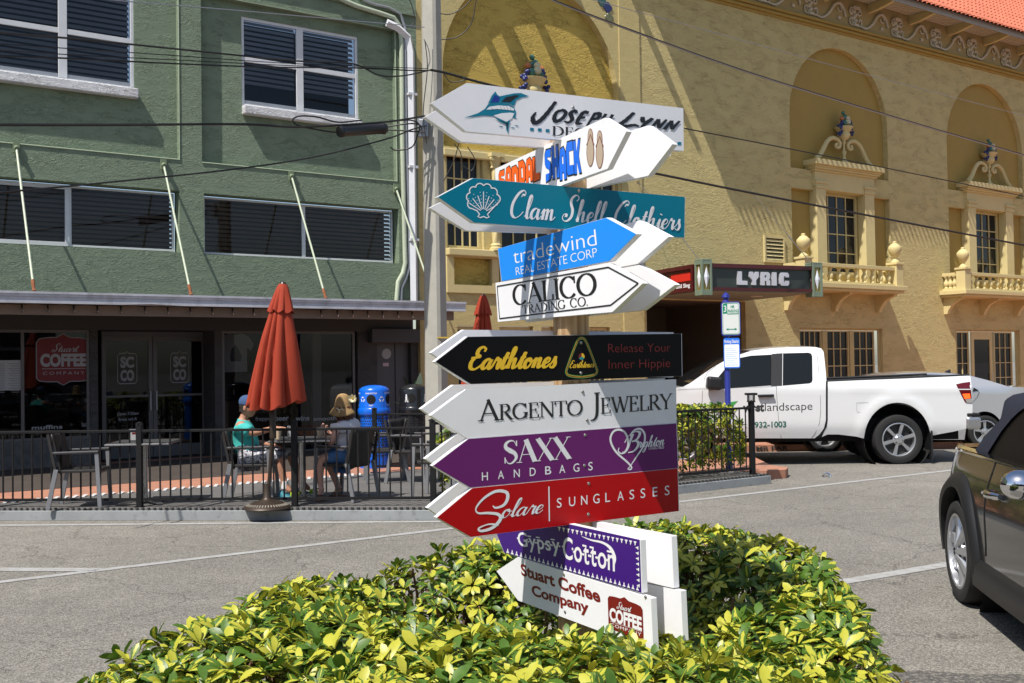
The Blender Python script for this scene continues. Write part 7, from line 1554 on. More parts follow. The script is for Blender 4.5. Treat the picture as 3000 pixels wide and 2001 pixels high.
def dome(nm, c, f, u, rx, ry, rz, m_, par, zmin=-.1, brim=None):
    f = Vector(f).normalized(); u = Vector(u).normalized(); s = u.cross(f).normalized(); m = MB(); nu, nv = 28, 10
    for i in range(nv + 1):
        th = (math.pi / 2 + .12) * i / nv
        for j in range(nu): a = 2 * math.pi * j / nu; m.v.append(Vector(c) + f * (rx * math.cos(a) * math.sin(th)) + s * (ry * math.sin(a) * math.sin(th)) + u * (rz * math.cos(th)))
    for i in range(nv):
        for j in range(nu): m.f.append((i * nu + j, (i + 1) * nu + j, (i + 1) * nu + (j + 1) % nu, i * nu + (j + 1) % nu))
    o = m.build(nm, m_, par, smooth=True)
    if brim:
        m = MB()
        for i in range(9):
            a = R(-62 + 124 * i / 8)
            for r_, dz_ in ((.98, .0), (1.0 + brim * math.cos(a) ** .5, -.035 * (1 - .3 * abs(math.sin(a))) - .03)): m.v.append(Vector(c) + f * (rx * r_ * math.cos(a)) + s * (ry * r_ * math.sin(a)) + u * dz_)
        for i in range(8): m.f.append((2 * i, 2 * i + 1, 2 * i + 3, 2 * i + 2))
        b = m.build("cap_peak", m_, o, smooth=True); b.modifiers.new("t", 'SOLIDIFY').thickness = .006
    return o
hair_c = hc + hu * .012 - hf * .006; dome("hair", hair_c, hf, hu, .107, .086, .118, dark_hair, man)
for zz_ in (0,):
    q = MB()
    for i in range(9):
        for j in range(12): a = R(100 + 160 * j / 11); q.v.append(hc + hf * (.108 * math.cos(a)) + hu.cross(hf).normalized() * (.086 * math.sin(a)) + hu * (.03 - .09 * i / 8))
    for i in range(8):
        for j in range(11): k = i * 12 + j; q.f.append((k, k + 1, k + 13, k + 12))
    o = q.build("hair_back", dark_hair, man, smooth=True)
dome("cap", hc + hu * .045, hf, hu + hf * -.2, .118, .096, .105, navy_cap, man, brim=.6)
q = MB(); s_ = hu.cross(hf).normalized(); 
for sg in (-1, 1): q.box(-.028, .028, -.012, .012, -.004, .004, Matrix.Translation(hc + hf * .104 + s_ * (sg * .034) + hu * .008) @ hf.to_track_quat('Z', 'Y').to_matrix().to_4x4() @ Matrix.Rotation(R(90), 4, 'Z')); q.tube([hc + hf * .1 + s_ * (sg * .066) + hu * .012, hc - hf * .01 + s_ * (sg * .086) + hu * .012], .004, 5)
q.build("sunglasses", paint("sunglass_black", (.008, .008, .008), .1), man)
# ---- woman -------------------------------------------------------
W0 = wy_; wn, wf = W0 - .10, W0 + .22
lady = thing("person", "seated woman seen from behind in a straw hat, white t-shirt and denim shorts", "person", (wx_, wy_, FZ))
hc2 = zp(1352, 300, W0); hf2 = Vector((-.78, .6, -.05)); hu2 = Vector((-.05, 0, 1))
J = {'pelvis': (zp(1430, 850, W0), (.13, .155)), 'belly': (zp(1405, 720, W0), (.10, .135)), 'chest': (zp(1395, 580, W0), (.10, .14)), 'upch': (zp(1395, 480, W0), (.085, .125)), 'neck0': (zp(1385, 425, W0), .05), 'neck1': (zp(1365, 370, W0), .046), 'skull': (hc2, .055),
     'nsh': (zp(1300, 490, wn - .02), .055), 'nel': (zp(1215, 720, wn - .06), .037), 'nwrist': (zp(1140, 600, wn + .06), .025), 'fsh': (zp(1500, 485, wf), .055), 'fel': (zp(1360, 690, wf + .12), .037), 'fwrist': (zp(1230, 600, wf + .1), .025),
     'nhip': (zp(1380, 865, wn + .05), .095), 'nkn': (zp(1120, 860, wn + .0), .062), 'nmid': (zp(1085, 980, wn), .055), 'nan': (zp(1095, 1220, wn), .033), 'nheel': (zp(1120, 1262, wn), .03), 'ntoe': (zp(1085, 1292, wn - .1), .026),
     'fhip': (zp(1450, 855, wf - .05), .095), 'fkn': (zp(1165, 850, wf + .12), .062), 'fmid': (zp(1215, 990, wf + .1), .055), 'fan': (zp(1305, 1222, wf + .0), .033), 'fheel': (zp(1345, 1250, wf), .03), 'ftoe': (zp(1260, 1278, wf + .02), .026)}
hand(J, E2 := [('pelvis', 'belly'), ('belly', 'chest'), ('chest', 'upch'), ('upch', 'neck0'), ('neck0', 'neck1'), ('neck1', 'skull'), ('upch', 'nsh'), ('nsh', 'nel'), ('nel', 'nwrist'), ('upch', 'fsh'), ('fsh', 'fel'), ('fel', 'fwrist'), ('pelvis', 'nhip'), ('nhip', 'nkn'), ('nkn', 'nmid'), ('nmid', 'nan'), ('nan', 'nheel'), ('nan', 'ntoe'), ('pelvis', 'fhip'), ('fhip', 'fkn'), ('fkn', 'fmid'), ('fmid', 'fan'), ('fan', 'fheel'), ('fan', 'ftoe')], 'n', J['nwrist'][0], (-.3, .4, .8), (-.8, .3, -.4), 1, .92); hand(J, E2, 'f', J['fwrist'][0], (-.6, -.2, .7), (-.8, .3, -.4), -1, .92)
skinmesh("body", J, E2, skin_f, lady)
sub_skin("shirt", ['belly', 'chest', 'upch', 'neck0', 'nsh', 'fsh'], [('hem', 'belly'), ('belly', 'chest'), ('chest', 'upch'), ('upch', 'neck0'), ('upch', 'nsh'), ('upch', 'fsh'), ('nsh', 'ns2'), ('fsh', 'fs2')], .03, white_tee, lady, {'hem': (zp(1425, 800, W0), (.125, .14)), 'ns2': (mid('nsh', 'nel', .35), .066), 'fs2': (mid('fsh', 'fel', .35), .066)})
sub_skin("shorts", ['pelvis', 'nhip', 'fhip'], [('pelvis', 'nhip'), ('pelvis', 'fhip'), ('nhip', 'n2'), ('n2', 'n3'), ('fhip', 'f2'), ('f2', 'f3')], .016, denim, lady, {'n2': (mid('nhip', 'nkn', .5), .098), 'n3': (mid('nhip', 'nkn', .88), .086), 'f2': (mid('fhip', 'fkn', .5), .098), 'f3': (mid('fhip', 'fkn', .88), .086)})
hm = head_mesh(hc2, hf2, hu2, .98); hd = hm.build("head", skin_f, lady, smooth=True, angle=80); eyes(hc2, hf2, hu2, hd, .98)
for a in ('n', 'f'):
    an, toe, heel = Vector(J[a + 'an'][0]), Vector(J[a + 'toe'][0]), Vector(J[a + 'heel'][0]); d = toe - heel; d.z = 0; d.normalize(); c = heel.lerp(toe, .5)
    m = MB(); M_ = Matrix.Translation(Vector((c.x, c.y, FZ))) @ Matrix.Rotation(math.atan2(d.y, d.x), 4, 'Z'); m.lathe([(0, .001), (.12, .001), (.125, .012), (.12, .022), (0, .022)], (0, 0, 0), 20, M=M_ @ Matrix.Scale(.36, 4, (0, 1, 0))); sd_ = m.build("sandal", leather_b, lady, smooth=True)
    m = MB(); s = Vector((-d.y, d.x, 0))
    for k in (.02, .07): p0 = Vector((c.x, c.y, 0)) + d * k; m.tube([p0 - s * .045 + Vector((0, 0, FZ + .015)), p0 - s * .03 + Vector((0, 0, FZ + .055)), p0 + s * .03 + Vector((0, 0, FZ + .055)), p0 + s * .045 + Vector((0, 0, FZ + .015))], .008, 6)
    m.tube([an + d * .04 + s * .0, an + s * .04, an - d * .04, an - s * .04], .007, 6, closed=True); m.build("strap", leather_b, sd_, smooth=True)
# hair below the hat, straw hat with flower and ribbon
q = MB(); s2 = hu2.cross(hf2).normalized(); rnd = random.Random(2)
for k in range(90):
    a = R(rnd.uniform(75, 285)); r_ = rnd.uniform(.85, 1.1); p0 = hc2 + hf2 * (.095 * r_ * math.cos(a)) + s2 * (.085 * r_ * math.sin(a)) + hu2 * rnd.uniform(-.01, .03); L = rnd.uniform(.10, .17)
    q.tube([p0, p0 - hu2 * L * .5 + (p0 - hc2) * .12, p0 - hu2 * L + (p0 - hc2) * rnd.uniform(-.05, .28)], [.014, .013, .004], 5)
q.build("hair", auburn, lady, smooth=True); dome("hair_cap", hc2 + hu2 * .01, hf2, hu2, .104, .088, .118, auburn, lady)
q = MB(); hb = hc2 + hu2 * .018; tilt = (hu2 + hf2 * -.1).normalized(); f_ = (hf2 - tilt * hf2.dot(tilt)).normalized(); s_ = tilt.cross(f_)
prof = [(0, .165), (.03, .162), (.065, .145), (.088, .105), (.10, .05), (.108, .0), (.125, -.03), (.15, -.065), (.165, -.09)]
for r_, z in prof:
    for j in range(36): a = 2 * math.pi * j / 36; w_ = (1 + .04 * math.sin(3 * a)) if r_ > .12 else 1; q.v.append(hb + f_ * (r_ * w_ * math.cos(a)) + s_ * (r_ * w_ * .92 * math.sin(a)) + tilt * (z + (.012 * math.sin(2 * a + 1) if r_ > .12 else 0)))
for i in range(len(prof) - 1):
    for j in range(36): q.f.append((i * 36 + j, (i + 1) * 36 + j, (i + 1) * 36 + (j + 1) % 36, i * 36 + (j + 1) % 36))
ht = q.build("straw_hat", straw, lady, smooth=True); ht.modifiers.new("t", 'SOLIDIFY').thickness = .005
fc = zp(1462, 185, W0 - .04); q = MB(); rnd = random.Random(9)
for k in range(22):
    a = 2 * math.pi * k / 22; d = Vector((math.cos(a), -.45 + rnd.uniform(-.3, .3), math.sin(a))).normalized(); s = d.cross(Vector((0, 1, 0))).normalized(); q.add([fc, fc + d * .03 + s * .009, fc + d * .06, fc + d * .03 - s * .009], [(0, 1, 2, 3)])
fl = q.build("flower", paint("petal_cream", (.72, .66, .42), .7), ht); q = MB(); q.lathe([(.014, -.006), (.012, .006), (0, .01)], fc - Vector((0, .012, 0)), 10, M=Vector((0, -1, 0)).to_track_quat('Z', 'Y').to_matrix().to_4x4()); q.build("flower_centre", paint("pollen", (.5, .3, .02), .8), fl)
bc = zp(1310, 318, W0 - .155); q = MB(); q.tube([bc + Vector((-.04, .02, .025)), bc + Vector((-.01, 0, .0)), bc, bc + Vector((.03, .0, .012)), bc + Vector((.05, .02, -.01))], .006, 6); q.tube([bc, bc + Vector((-.005, 0, -.04))], .006, 6); q.build("ribbon_bow", paint("ribbon_cream", (.6, .53, .35), .7), ht)
# ------------------------------------------------------------------ vehicles
def ptin(q, lp):
    r = False
    for i in range(len(lp)):
        a, b = lp[i], lp[i - 1]
        if (a[1] > q[1]) != (b[1] > q[1]) and q[0] < (b[0] - a[0]) * (q[1] - a[1]) / (b[1] - a[1]) + a[0]: r = not r
    return r
def dense(lp, step):
    o = []
    for i in range(len(lp)):
        a, b = Vector(lp[i]), Vector(lp[(i + 1) % len(lp)]); n = max(1, int((b - a).length / step)); o += [tuple(a + (b - a) * k / n) for k in range(n)]
    return o
def panel(m, lp, fr, step, holes=(), flip=False):
    """body side: outline (2-D) filled with a fine grid and lifted to 3-D by fr(x, z)"""
    lp = dense(lp, step); hs = [dense(h_, step) for h_ in holes]; pv = [Vector(p) for p in lp]; n0 = len(pv); ed = [(i, (i + 1) % n0) for i in range(n0)]
    for h_ in hs: b = len(pv); pv += [Vector(p) for p in h_]; ed += [(b + i, b + (i + 1) % len(h_)) for i in range(len(h_))]
    x0, x1 = min(p[0] for p in lp), max(p[0] for p in lp); z0, z1 = min(p[1] for p in lp), max(p[1] for p in lp)
    nx, nz = int((x1 - x0) / step), int((z1 - z0) / step)
    for i in range(1, nx):
        for j in range(1, nz):
            q = (x0 + (x1 - x0) * (i + .5 * (j % 2)) / nx, z0 + (z1 - z0) * j / nz)
            if ptin(q, lp) and not any(ptin(q, h_) for h_ in hs) and all((Vector(q) - v).length > step * .5 for v in pv[:0]): pv.append(Vector(q))
    ov, oe, of, _, _, _ = delaunay_2d_cdt(pv, ed, [], 1, 1e-6)
    fs_ = []
    for t_ in of:
        c = sum((ov[k] for k in t_), Vector((0, 0))) / len(t_)
        if not ptin(c, lp) or any(ptin(c, h_) for h_ in hs): continue
        ar = sum(ov[t_[i]].x * ov[t_[(i + 1) % len(t_)]].y - ov[t_[(i + 1) % len(t_)]].x * ov[t_[i]].y for i in range(len(t_)))
        q = tuple(t_) if (ar > 0) != flip else tuple(reversed(t_)); fs_.append(q)
    m.add([fr(v.x, v.y) for v in ov], fs_)
def carpaint(name, col, rough=.28, metal=0.0, coat=1.0):
    m = mat(name, col, rough, metal, .5, coat=coat); return m
tyre_m = mat("tyre_rubber", (.012, .012, .012), .8, bump=.2, bscale=90, bdist=.004); rim_m = mat("alloy_rim", (.48, .49, .51), .3, .75, var=.04); well = paint("wheel_well_black", (.006, .006, .006), .95); car_glass = glassmat("tinted_car_glass", (.010, .012, .013), rough=.03); trim_b = paint("black_plastic_trim", (.009, .009, .010), .5); chrome = mat("chrome", (.75, .76, .78), .06, 1.0)
def wheel(par, c, ax, R_, rr, wd, spokes, spin=0.0, style=0):
    """ax = outward axle direction"""
    ax = Vector(ax).normalized(); M_ = Matrix.Translation(c) @ ax.to_track_quat('Z', 'Y').to_matrix().to_4x4()
    m = MB(); m.lathe([(rr, .0), (rr + .006, .006), (rr + (R_ - rr) * .5, .012), (R_ * .955, .002), (R_ * .985, -.02), (R_, -.045), (R_, -wd + .04), (R_ * .97, -wd), (rr, -wd)], (0, 0, 0), 56, M=M_)
    w = m.build("wheel", tyre_m, par, smooth=True, angle=40)
    m = MB(); m.lathe([(rr + .002, .003), (rr - .008, .007), (rr - .018, .002), (rr - .024, -.03), (rr - .03, -.12)], (0, 0, 0), 48, M=M_)
    for k in range(spokes):
        a = 2 * math.pi * k / spokes + spin; d = Vector((math.cos(a), math.sin(a), 0)); s = Vector((-math.sin(a), math.cos(a), 0)); L = rr - .015
        if style == 0: ws = ((.17, .055), (.45, .05), (.8, .058), (1.0, .066)); hs = (-.006, -.012, -.004, .0)
        elif style == 1: ws = ((.15, .05), (.5, .06), (.85, .085), (1.0, .1)); hs = (.0, -.012, -.012, .0)
        else: ws = ((.12, .028), (.4, .07), (.75, .095), (1.0, .085)); hs = (.02, -.002, -.02, -.012)
        b = len(m.v)
        for (f, w_), h_ in zip(ws, hs):
            c_ = d * (L * f); w2 = w_ * rr / .26
            for (y, z_) in ((-w2 * .5, h_ - .02), (-w2 * .36, h_), (w2 * .36, h_), (w2 * .5, h_ - .02)): m.v.append(M_ @ (c_ + s * y + Vector((0, 0, z_))))
        for i in range(3):
            for j in range(3): q = b + i * 4 + j; m.f.append((q, q + 4, q + 5, q + 1))
    m.lathe([(.0, .012), (.05 * rr / .26, .01), (.062 * rr / .26, -.005), (.085 * rr / .26, -.012), (.09 * rr / .26, -.04)], (0, 0, 0), 24, M=M_); m.build("rim", rim_m, w, smooth=True, angle=35)
    m = MB()
    for k in range(spokes):
        a = 2 * math.pi * (k + .5) / spokes + spin; q = Vector((math.cos(a), math.sin(a), 0)) * .062 * rr / .26; m.lathe([(.0, .004), (.009, .004), (.011, -.012)], (0, 0, 0), 8, M=M_ @ Matrix.Translation(q))
    m.build("lug_nuts", trim_b, w); m = MB(); m.lathe([(0, -.065), (rr - .03, -.065), (rr - .03, -.07)], (0, 0, 0), 32, M=M_); m.build("brake_disc", paint("brake_dark", (.02, .02, .02), .6), w)
    return w
# ================= white pickup
TY = 17.2
truck_white = carpaint("white_truck_paint", (.66, .665, .665), .32)
def z5(x, y): return (1900 + x * .46788, 950 + y * .46788)
gz5 = (1359 - 950) / .46788
def tin(y):      # tumblehome by height (z5 units, up is smaller)
    if y > 470: return .012 * ((y - 470) / 250) ** 2 + (.05 * max(0, (y - 640) / 70) if y > 640 else 0)
    if y > 395: return 0.0
    return .30 * ((395 - y) / 250) + (.05 * max(0, (165 - y) / 20) ** 2 if y < 165 else 0)
def tp(x, y): return dp(*z5(x, y), TY + tin(y))
tk = thing("pickup_truck", "white extended cab pickup with a landscaping logo on its door", "pickup truck", (tp(1560, 860).x, TY, 0))
arch_r = [(1345, 715)] + [(1556 + 208 * math.cos(R(a)), 722 - 232 * math.sin(R(a))) for a in range(172, 7, -8)] + [(1764, 692)]
arch_f = [(0, 700)] + [(207 + 205 * math.cos(R(a)), 722 - 225 * math.sin(R(a))) for a in range(172, 7, -8)] + [(412, 712)]
cab = [(-92, 640), (-88, 520), (-70, 450), (-30, 420), (60, 403), (180, 396), (215, 392), (262, 368), (330, 320), (400, 272), (470, 232), (545, 198), (640, 167), (720, 155), (800, 148), (900, 143), (1000, 142), (1050, 144), (1082, 152), (1096, 172), (1102, 220), (1110, 300), (1114, 360), (1112, 480), (1112, 600), (1100, 650), (1070, 690), (1040, 714), (700, 714)] + arch_f[::-1] + [(-60, 705), (-88, 690)]
ws_door = [(412, 398), (430, 340), (470, 290), (520, 240), (565, 212), (640, 197), (772, 190), (768, 384), (640, 392), (455, 406)]
ws_rear = [(842, 182), (1000, 178), (1018, 184), (1025, 200), (1027, 350), (1022, 364), (1008, 371), (840, 385)]
flipy = lambda lp: [(x, -y) for x, y in lp]
FRT = lambda x, y: tp(x, -y)
m = MB(); panel(m, flipy(cab), FRT, 30, [flipy(ws_door), flipy(ws_rear)])
TW = 2.0
def mirror(p): return Vector((p.x + 0.0, 2 * (TY + TW / 2) - p.y, p.z))
def strip_(m, pts, steps=1, crown=.0):
    for i in range(len(pts) - 1):
        a, b = tp(*pts[i]), tp(*pts[i + 1]); n = 6; b0 = len(m.v)
        for k in range(n + 1):
            f = k / n; z_ = crown * 4 * f * (1 - f)
            for p in (a, b): q = p.lerp(mirror(p), f); m.v.append(q + Vector((0, 0, z_)))
        for k in range(n): q = b0 + 2 * k; m.f.append((q, q + 1, q + 3, q + 2))
strip_(m, cab[0:7], crown=.01); 
strip_(m, cab[12:29], crown=.03)
body = m.build("cab", truck_white, tk, smooth=True, angle=32)
m = MB(); strip_(m, cab[6:13], crown=.02); m.build("windscreen", car_glass, tk, smooth=True)
bed = [(1120, 360), (1300, 352), (1600, 340), (1850, 329), (2008, 322), (2016, 330), (2024, 420), (2029, 500), (2028, 560), (2005, 640), (1985, 655), (1900, 674), (1766, 697)] + arch_r[::-1] + [(1300, 703), (1190, 690), (1120, 690), (1085, 706), (1112, 640), (1120, 560)]
def bedbulge(x, y):
    q = tp(x, y); d = math.hypot((x - 1556) / 208, (y - 722) / 232); q.y -= .03 * max(0, 1 - abs(d - 1.08) / .25) if y < 720 else 0
    if 372 < y < 420 and x > 1255: q.y -= .012 * math.sin(math.pi * (y - 372) / 48)
    return q
m = MB(); panel(m, flipy(bed), lambda x, y: bedbulge(x, -y), 28)
b2 = len(m.v); base_v = [v.copy() for v in m.v]; base_f = list(m.f); m.v += [mirror(v) for v in base_v]; m.f += [tuple(b2 + i for i in reversed(f)) for f in base_f]
strip_(m, [(2008, 322), (2016, 330), (2024, 420), (2029, 500), (2028, 560), (2005, 640)], crown=0)
m.build("bed", truck_white, tk, smooth=True, angle=32)
pts = [(1118, 356), (1300, 348), (1600, 336), (1850, 325), (2010, 318)]
for sgn in (0, 1): m = MB(); m.tube([(tp(*p) if not sgn else mirror(tp(*p))) + Vector((0, (.02 if not sgn else -.02), 0)) for p in pts], .022, 6); m.build("bed_rail", trim_b, tk)
m = MB(); a, b = tp(1125, 480), tp(2005, 470); m.add([a, b, mirror(b), mirror(a)], [(0, 1, 2, 3)]); m.build("bed_floor", well, tk)
# glass, pillar, seams
def tpoly(nm, lp, mt, off=.012, par=tk, step=40): m = MB(); panel(m, flipy(lp), lambda x, y: tp(x, -y) + Vector((0, off, 0)), step); return m.build(nm, mt, par, smooth=True)
tpoly("door_window", ws_door, car_glass); tpoly("rear_window", ws_rear, car_glass)
tpoly("door_pillar", [(772, 186), (838, 181), (836, 384), (766, 386)], trim_b, -.004)
tpoly("cab_gap", [(1110, 356), (1122, 356), (1122, 600), (1116, 640), (1090, 690), (1068, 714), (1060, 712), (1098, 650), (1110, 600)], well, -.003)
def seam(pts, w=3.0, nm="door_seam", mt=trim_b, off=-.003):
    G = MB(); P = [tp(*p) + Vector((0, off, 0)) for p in pts]; m = MB()
    for i in range(len(P) - 1): m.bar(P[i], P[i + 1], w * .46788 * TY / 3064 / 2, .002, up=(0, 1, 0))
    return m.build(nm, mt, tk)
seam([(805, 166), (803, 300), (800, 400), (806, 500), (816, 620), (830, 712)], 3); seam([(420, 262), (370, 300), (348, 345), (338, 420), (332, 560), (330, 700)], 3); seam([(1040, 156), (1056, 200), (1066, 300), (1076, 450), (1078, 540), (1070, 620), (1045, 680), (1020, 712)], 3)
seam([(180, 410), (330, 402), (400, 404), (800, 388)], 2); 
for (a, b, c, d) in ((682, 782, 436, 459),):
    m = MB(); q0, q1 = tp(a, 449), tp(b, 446); m.bar(q0 + Vector((0, -.035, 0)), q1 + Vector((0, -.035, 0)), .045, .05, up=(0, 1, 0)); m.build("door_handle", trim_b, tk, bevel=.012)
fd = [(1303, 492), (1372, 490), (1380, 500), (1380, 530), (1362, 550), (1310, 551), (1303, 540)]; seam(fd + fd[:1], 2, "fuel_door", paint("seam_grey", (.2, .2, .2), .6))
m = MB(); q = tp(400, 372); m.lathe([(0, .0)], (0, 0, 0)) if False else m.box(-.13, .12, -.10, .10, -.10, .115, Matrix.Translation(q + Vector((0, -.17, 0))) @ Matrix.Rotation(R(6), 4, 'Y')); mr = m.build("door_mirror", trim_b, tk, bevel=.05, seg=4); m = MB(); m.bar(q + Vector((-.02, -.12, -.07)), q + Vector((-.05, .02, -.09)), .07, .05); m.build("mirror_arm", trim_b, mr)
# tail lamp and bumper
m = MB(); panel(m, flipy([(1924, 376), (1965, 366), (2012, 360), (2026, 494), (1990, 492), (1980, 486)]), lambda x, y: tp(x, -y) + Vector((0, -.008, 0)), 20); tl = m.build("tail_lamp", mat("red_lamp_lens", (.10, .004, .006), .12, coat=.6), tk)
m = MB(); panel(m, flipy([(1964, 436), (2010, 434), (2014, 462), (1978, 468)]), lambda x, y: tp(x, -y) + Vector((0, -.011, 0)), 20); m.build("brake_light", mat("lit_brake_lens", (.7, .05, .01), .2, emit=((1.0, .09, .01), 1.6)), tl)
m = MB(); panel(m, flipy([(1982, 470), (2023, 464), (2026, 493), (1991, 491)]), lambda x, y: tp(x, -y) + Vector((0, -.0105, 0)), 20); m.build("reverse_lens", paint("clear_lens_grey", (.3, .28, .27), .2), tl)
m = MB(); a, b = tp(1985, 660), tp(2083, 575); m.box(a.x, b.x, TY - .03, TY + TW + .03, a.z, b.z); bu = m.build("bumper", mat("bumper_chrome", (.45, .45, .46), .3, .85), tk, bevel=.06, seg=4); m = MB(); m.box(a.x + .02, b.x - .02, TY - .02, TY + TW, b.z + .002, b.z + .05); m.build("bumper_step", trim_b, bu, bevel=.015)
# wheels, wells, underside
for cx in (1562, 207):
    c = tp(cx, 712); c = Vector((c.x, TY + .02, 150 * .46788 * TY / 3064 + .0)); c.z = (gz5 - 712) * .46788 * TY / 3064; c.z = max(c.z, .40); c.z = .405
    wheel(tk, c, (0, -1, 0), .405, .275, .27, 6, R(15)); c2 = c.copy(); c2.y = TY + TW - .02; wheel(tk, c2, (0, 1, 0), .405, .275, .27, 6)
    m = MB(); m.lathe([(.56, 0), (.56, .5), (0, .5)], (c.x, TY + .06, c.z + .02), 28, M=Vector((0, 1, 0)).to_track_quat('Z', 'Y').to_matrix().to_4x4()); m.build("wheel_well", well, tk)
m = MB(); a, b = tp(-60, 715), tp(1980, 700); m.box(a.x + .3, b.x - .02, TY + .25, TY + TW - .25, .38, .74); m.build("chassis", well, tk)
m = MB(); a = tp(1765, 650); m.box(a.x, a.x + .03, TY, TY + .27, a.z - .52, a.z + .02); m.build("mud_flap", trim_b, tk)
# door lettering and leaf mark
def tdec(geo, x0, y0, x1, y1, h_, mt, nm="lettering"):
    A, B = tp(x0, y0), tp(x1, y1); C = tp(x0, y0 - h_); mb = MB(); mb.add([A + (B - A) * (x / geo.w) + (C - A) * y + Vector((0, -.002 - z * .4, 0)) for x, y, z in geo.v], geo.f); return mb.build(nm, mt, tk)
dk_ink = paint("charcoal_vinyl", (.03, .03, .03), .5); tdec(sans("west", .05), 590, 547, 724, 543, 54, dk_ink); tdec(sans("landscape", -.004), 728, 543, 1026, 535, 52, dk_ink); tdec(sans("932-1003", .025), 664, 646, 862, 641, 35, paint("door_green_ink", (.02, .12, .09), .5))
for lp in ([(378, 486), (400, 488), (425, 520), (440, 552), (400, 552)], [(425, 484), (452, 488), (470, 515), (474, 552), (446, 552), (440, 520)], [(486, 500), (520, 486), (560, 480), (535, 505), (520, 552), (486, 552)]): tpoly("leaf_mark", lp, paint("leaf_green", (.04, .30, .06), .5), -.004)
# ================= silver sedans
sil = mat("silver_car_paint", (.50, .51, .53), .28, .55, coat=1.0)
def sedan(label, dx, dY, paint_m):
    SY = 19.8; g0 = thing("parked_car", label, "car", (0, 0, 0), 0, "silver cars parked beyond the pickup")
    def y1(x, y): return (2500 + x * .21268, 1050 + y * .21268)
    def sin_(y): return .28 * max(0, (400 - y) / 210) + (.06 * max(0, (225 - y) / 30) ** 2 if y < 225 else 0) + (.05 * max(0, (y - 900) / 220))
    def sp(x, y): return dp(*y1(x, y), SY + sin_(y))
    out = [(-1090, 1130), (-1110, 900), (-1060, 720), (-880, 590), (-500, 500), (-160, 440), (60, 360), (330, 262), (520, 222), (700, 203), (900, 196), (1150, 199), (1400, 211), (1600, 236), (1850, 300), (2150, 392), (2351, 400), (2560, 410), (2690, 440), (2760, 560), (2790, 800), (2770, 980), (2700, 1060), (2150, 1110)]
    ar = [(1810 + 265 * math.cos(R(a)), 1050 - 320 * math.sin(R(a))) for a in range(8, 173, 8)]; af = [(-395 + 265 * math.cos(R(a)), 1050 - 320 * math.sin(R(a))) for a in range(8, 173, 8)]
    body = out[:-1] + [(2090, 1100)] + ar + [(1530, 1120), (-110, 1120)] + af + [(-680, 1100)]
    win = [(330, 330), (480, 272), (700, 240), (950, 232), (1200, 238), (1420, 262), (1560, 300), (1600, 340), (1450, 352), (900, 362), (400, 366)]
    m = MB(); panel(m, flipy(body), lambda x, y: sp(x, -y), 60, [flipy(win)])
    b0 = len(m.v); v0 = [v.copy() for v in m.v]; f0 = list(m.f); mir = lambda p: Vector((p.x, 2 * (SY + .9) - p.y, p.z)); m.v += [mir(v) for v in v0]; m.f += [tuple(b0 + i for i in reversed(f)) for f in f0]
    def st(m, pts):
        for i in range(len(pts) - 1):
            a, b = sp(*pts[i]), sp(*pts[i + 1]); n = 6; q0 = len(m.v)
            for k in range(n + 1):
                f = k / n
                for p in (a, b): m.v.append(p.lerp(mir(p), f) + Vector((0, 0, .12 * f * (1 - f))))
            for k in range(n): q = q0 + 2 * k; m.f.append((q, q + 1, q + 3, q + 2))
    st(m, out[0:6]); st(m, out[7:13]); st(m, out[15:23]); m.build("body", paint_m, g0, smooth=True, angle=30)
    m = MB(); st(m, out[5:8]); m.build("windscreen", car_glass, g0, smooth=True); m = MB(); st(m, out[12:16]); m.build("rear_screen", car_glass, g0, smooth=True)
    m = MB(); panel(m, flipy(win), lambda x, y: sp(x, -y) + Vector((0, .012, 0)), 80); m.build("side_window", car_glass, g0, smooth=True)
    m = MB(); P = [sp(x, y - 6) + Vector((0, -.006, 0)) for x, y in win[:8]]; m.tube(P, .012, 5); m.build("window_trim", chrome, g0)
    q = sp(1450, 200); m = MB(); m.add([q + Vector((x, .5 + y, z)) for x, y, z in ((-.14, -.03, -.03), (-.14, .03, -.03), (.06, -.03, -.05), (.06, .03, -.05), (.05, 0, .07), (-.02, 0, .05))], [(0, 2, 4, 5), (1, 5, 4, 3), (0, 5, 1), (2, 3, 4)]); m.build("roof_fin", trim_b, g0)
    m = MB(); a = [sp(1655, 400), sp(1640, 460), sp(1725, 440)]; m.add([v + Vector((0, -.01, 0)) for v in a], [(0, 1, 2)]); m.build("quarter_light", trim_b, g0)
    m = MB(); P = [sp(x, y) + Vector((0, -.004, 0)) for x, y in ((1640, 600), (1700, 540), (1735, 470), (1700, 445))]; m.tube(P, .004, 4); m.build("door_seam", trim_b, g0)
    for cx in (1820, -395):
        c = sp(cx, 1030); c = Vector((c.x, SY + .02, .32)); wheel(g0, c, (0, -1, 0), .32, .225, .21, 5, R(20), 1); c2 = c.copy(); c2.y = SY + 1.78; wheel(g0, c2, (0, 1, 0), .32, .225, .21, 5, 0, 1)
        m = MB(); m.lathe([(.40, 0), (.40, .4), (0, .4)], (c.x, SY + .06, c.z + .02), 24, M=Vector((0, 1, 0)).to_track_quat('Z', 'Y').to_matrix().to_4x4()); m.build("wheel_well", well, g0)
    m = MB(); m.box(sp(-1000, 1100).x, sp(2650, 1100).x, SY + .2, SY + 1.6, .18, .3); m.build("underbody", well, g0)
    m = MB(); panel(m, flipy([(2690, 500), (2770, 560), (2782, 700), (2690, 660)]), lambda x, y: sp(x, -y) + Vector((0, -.01, 0)), 50); m.build("tail_lamp", tl.data.materials[0], g0)
    return g0
s1 = sedan("silver sedan directly behind the pickup bed, its rear wheel showing", 0, 0, sil)
s2 = copy_tree(s1); s2["label"] = "pale silver sedan farthest right, only its roof and side window showing"
s2.location = Vector((7.05, 2.35, 0))
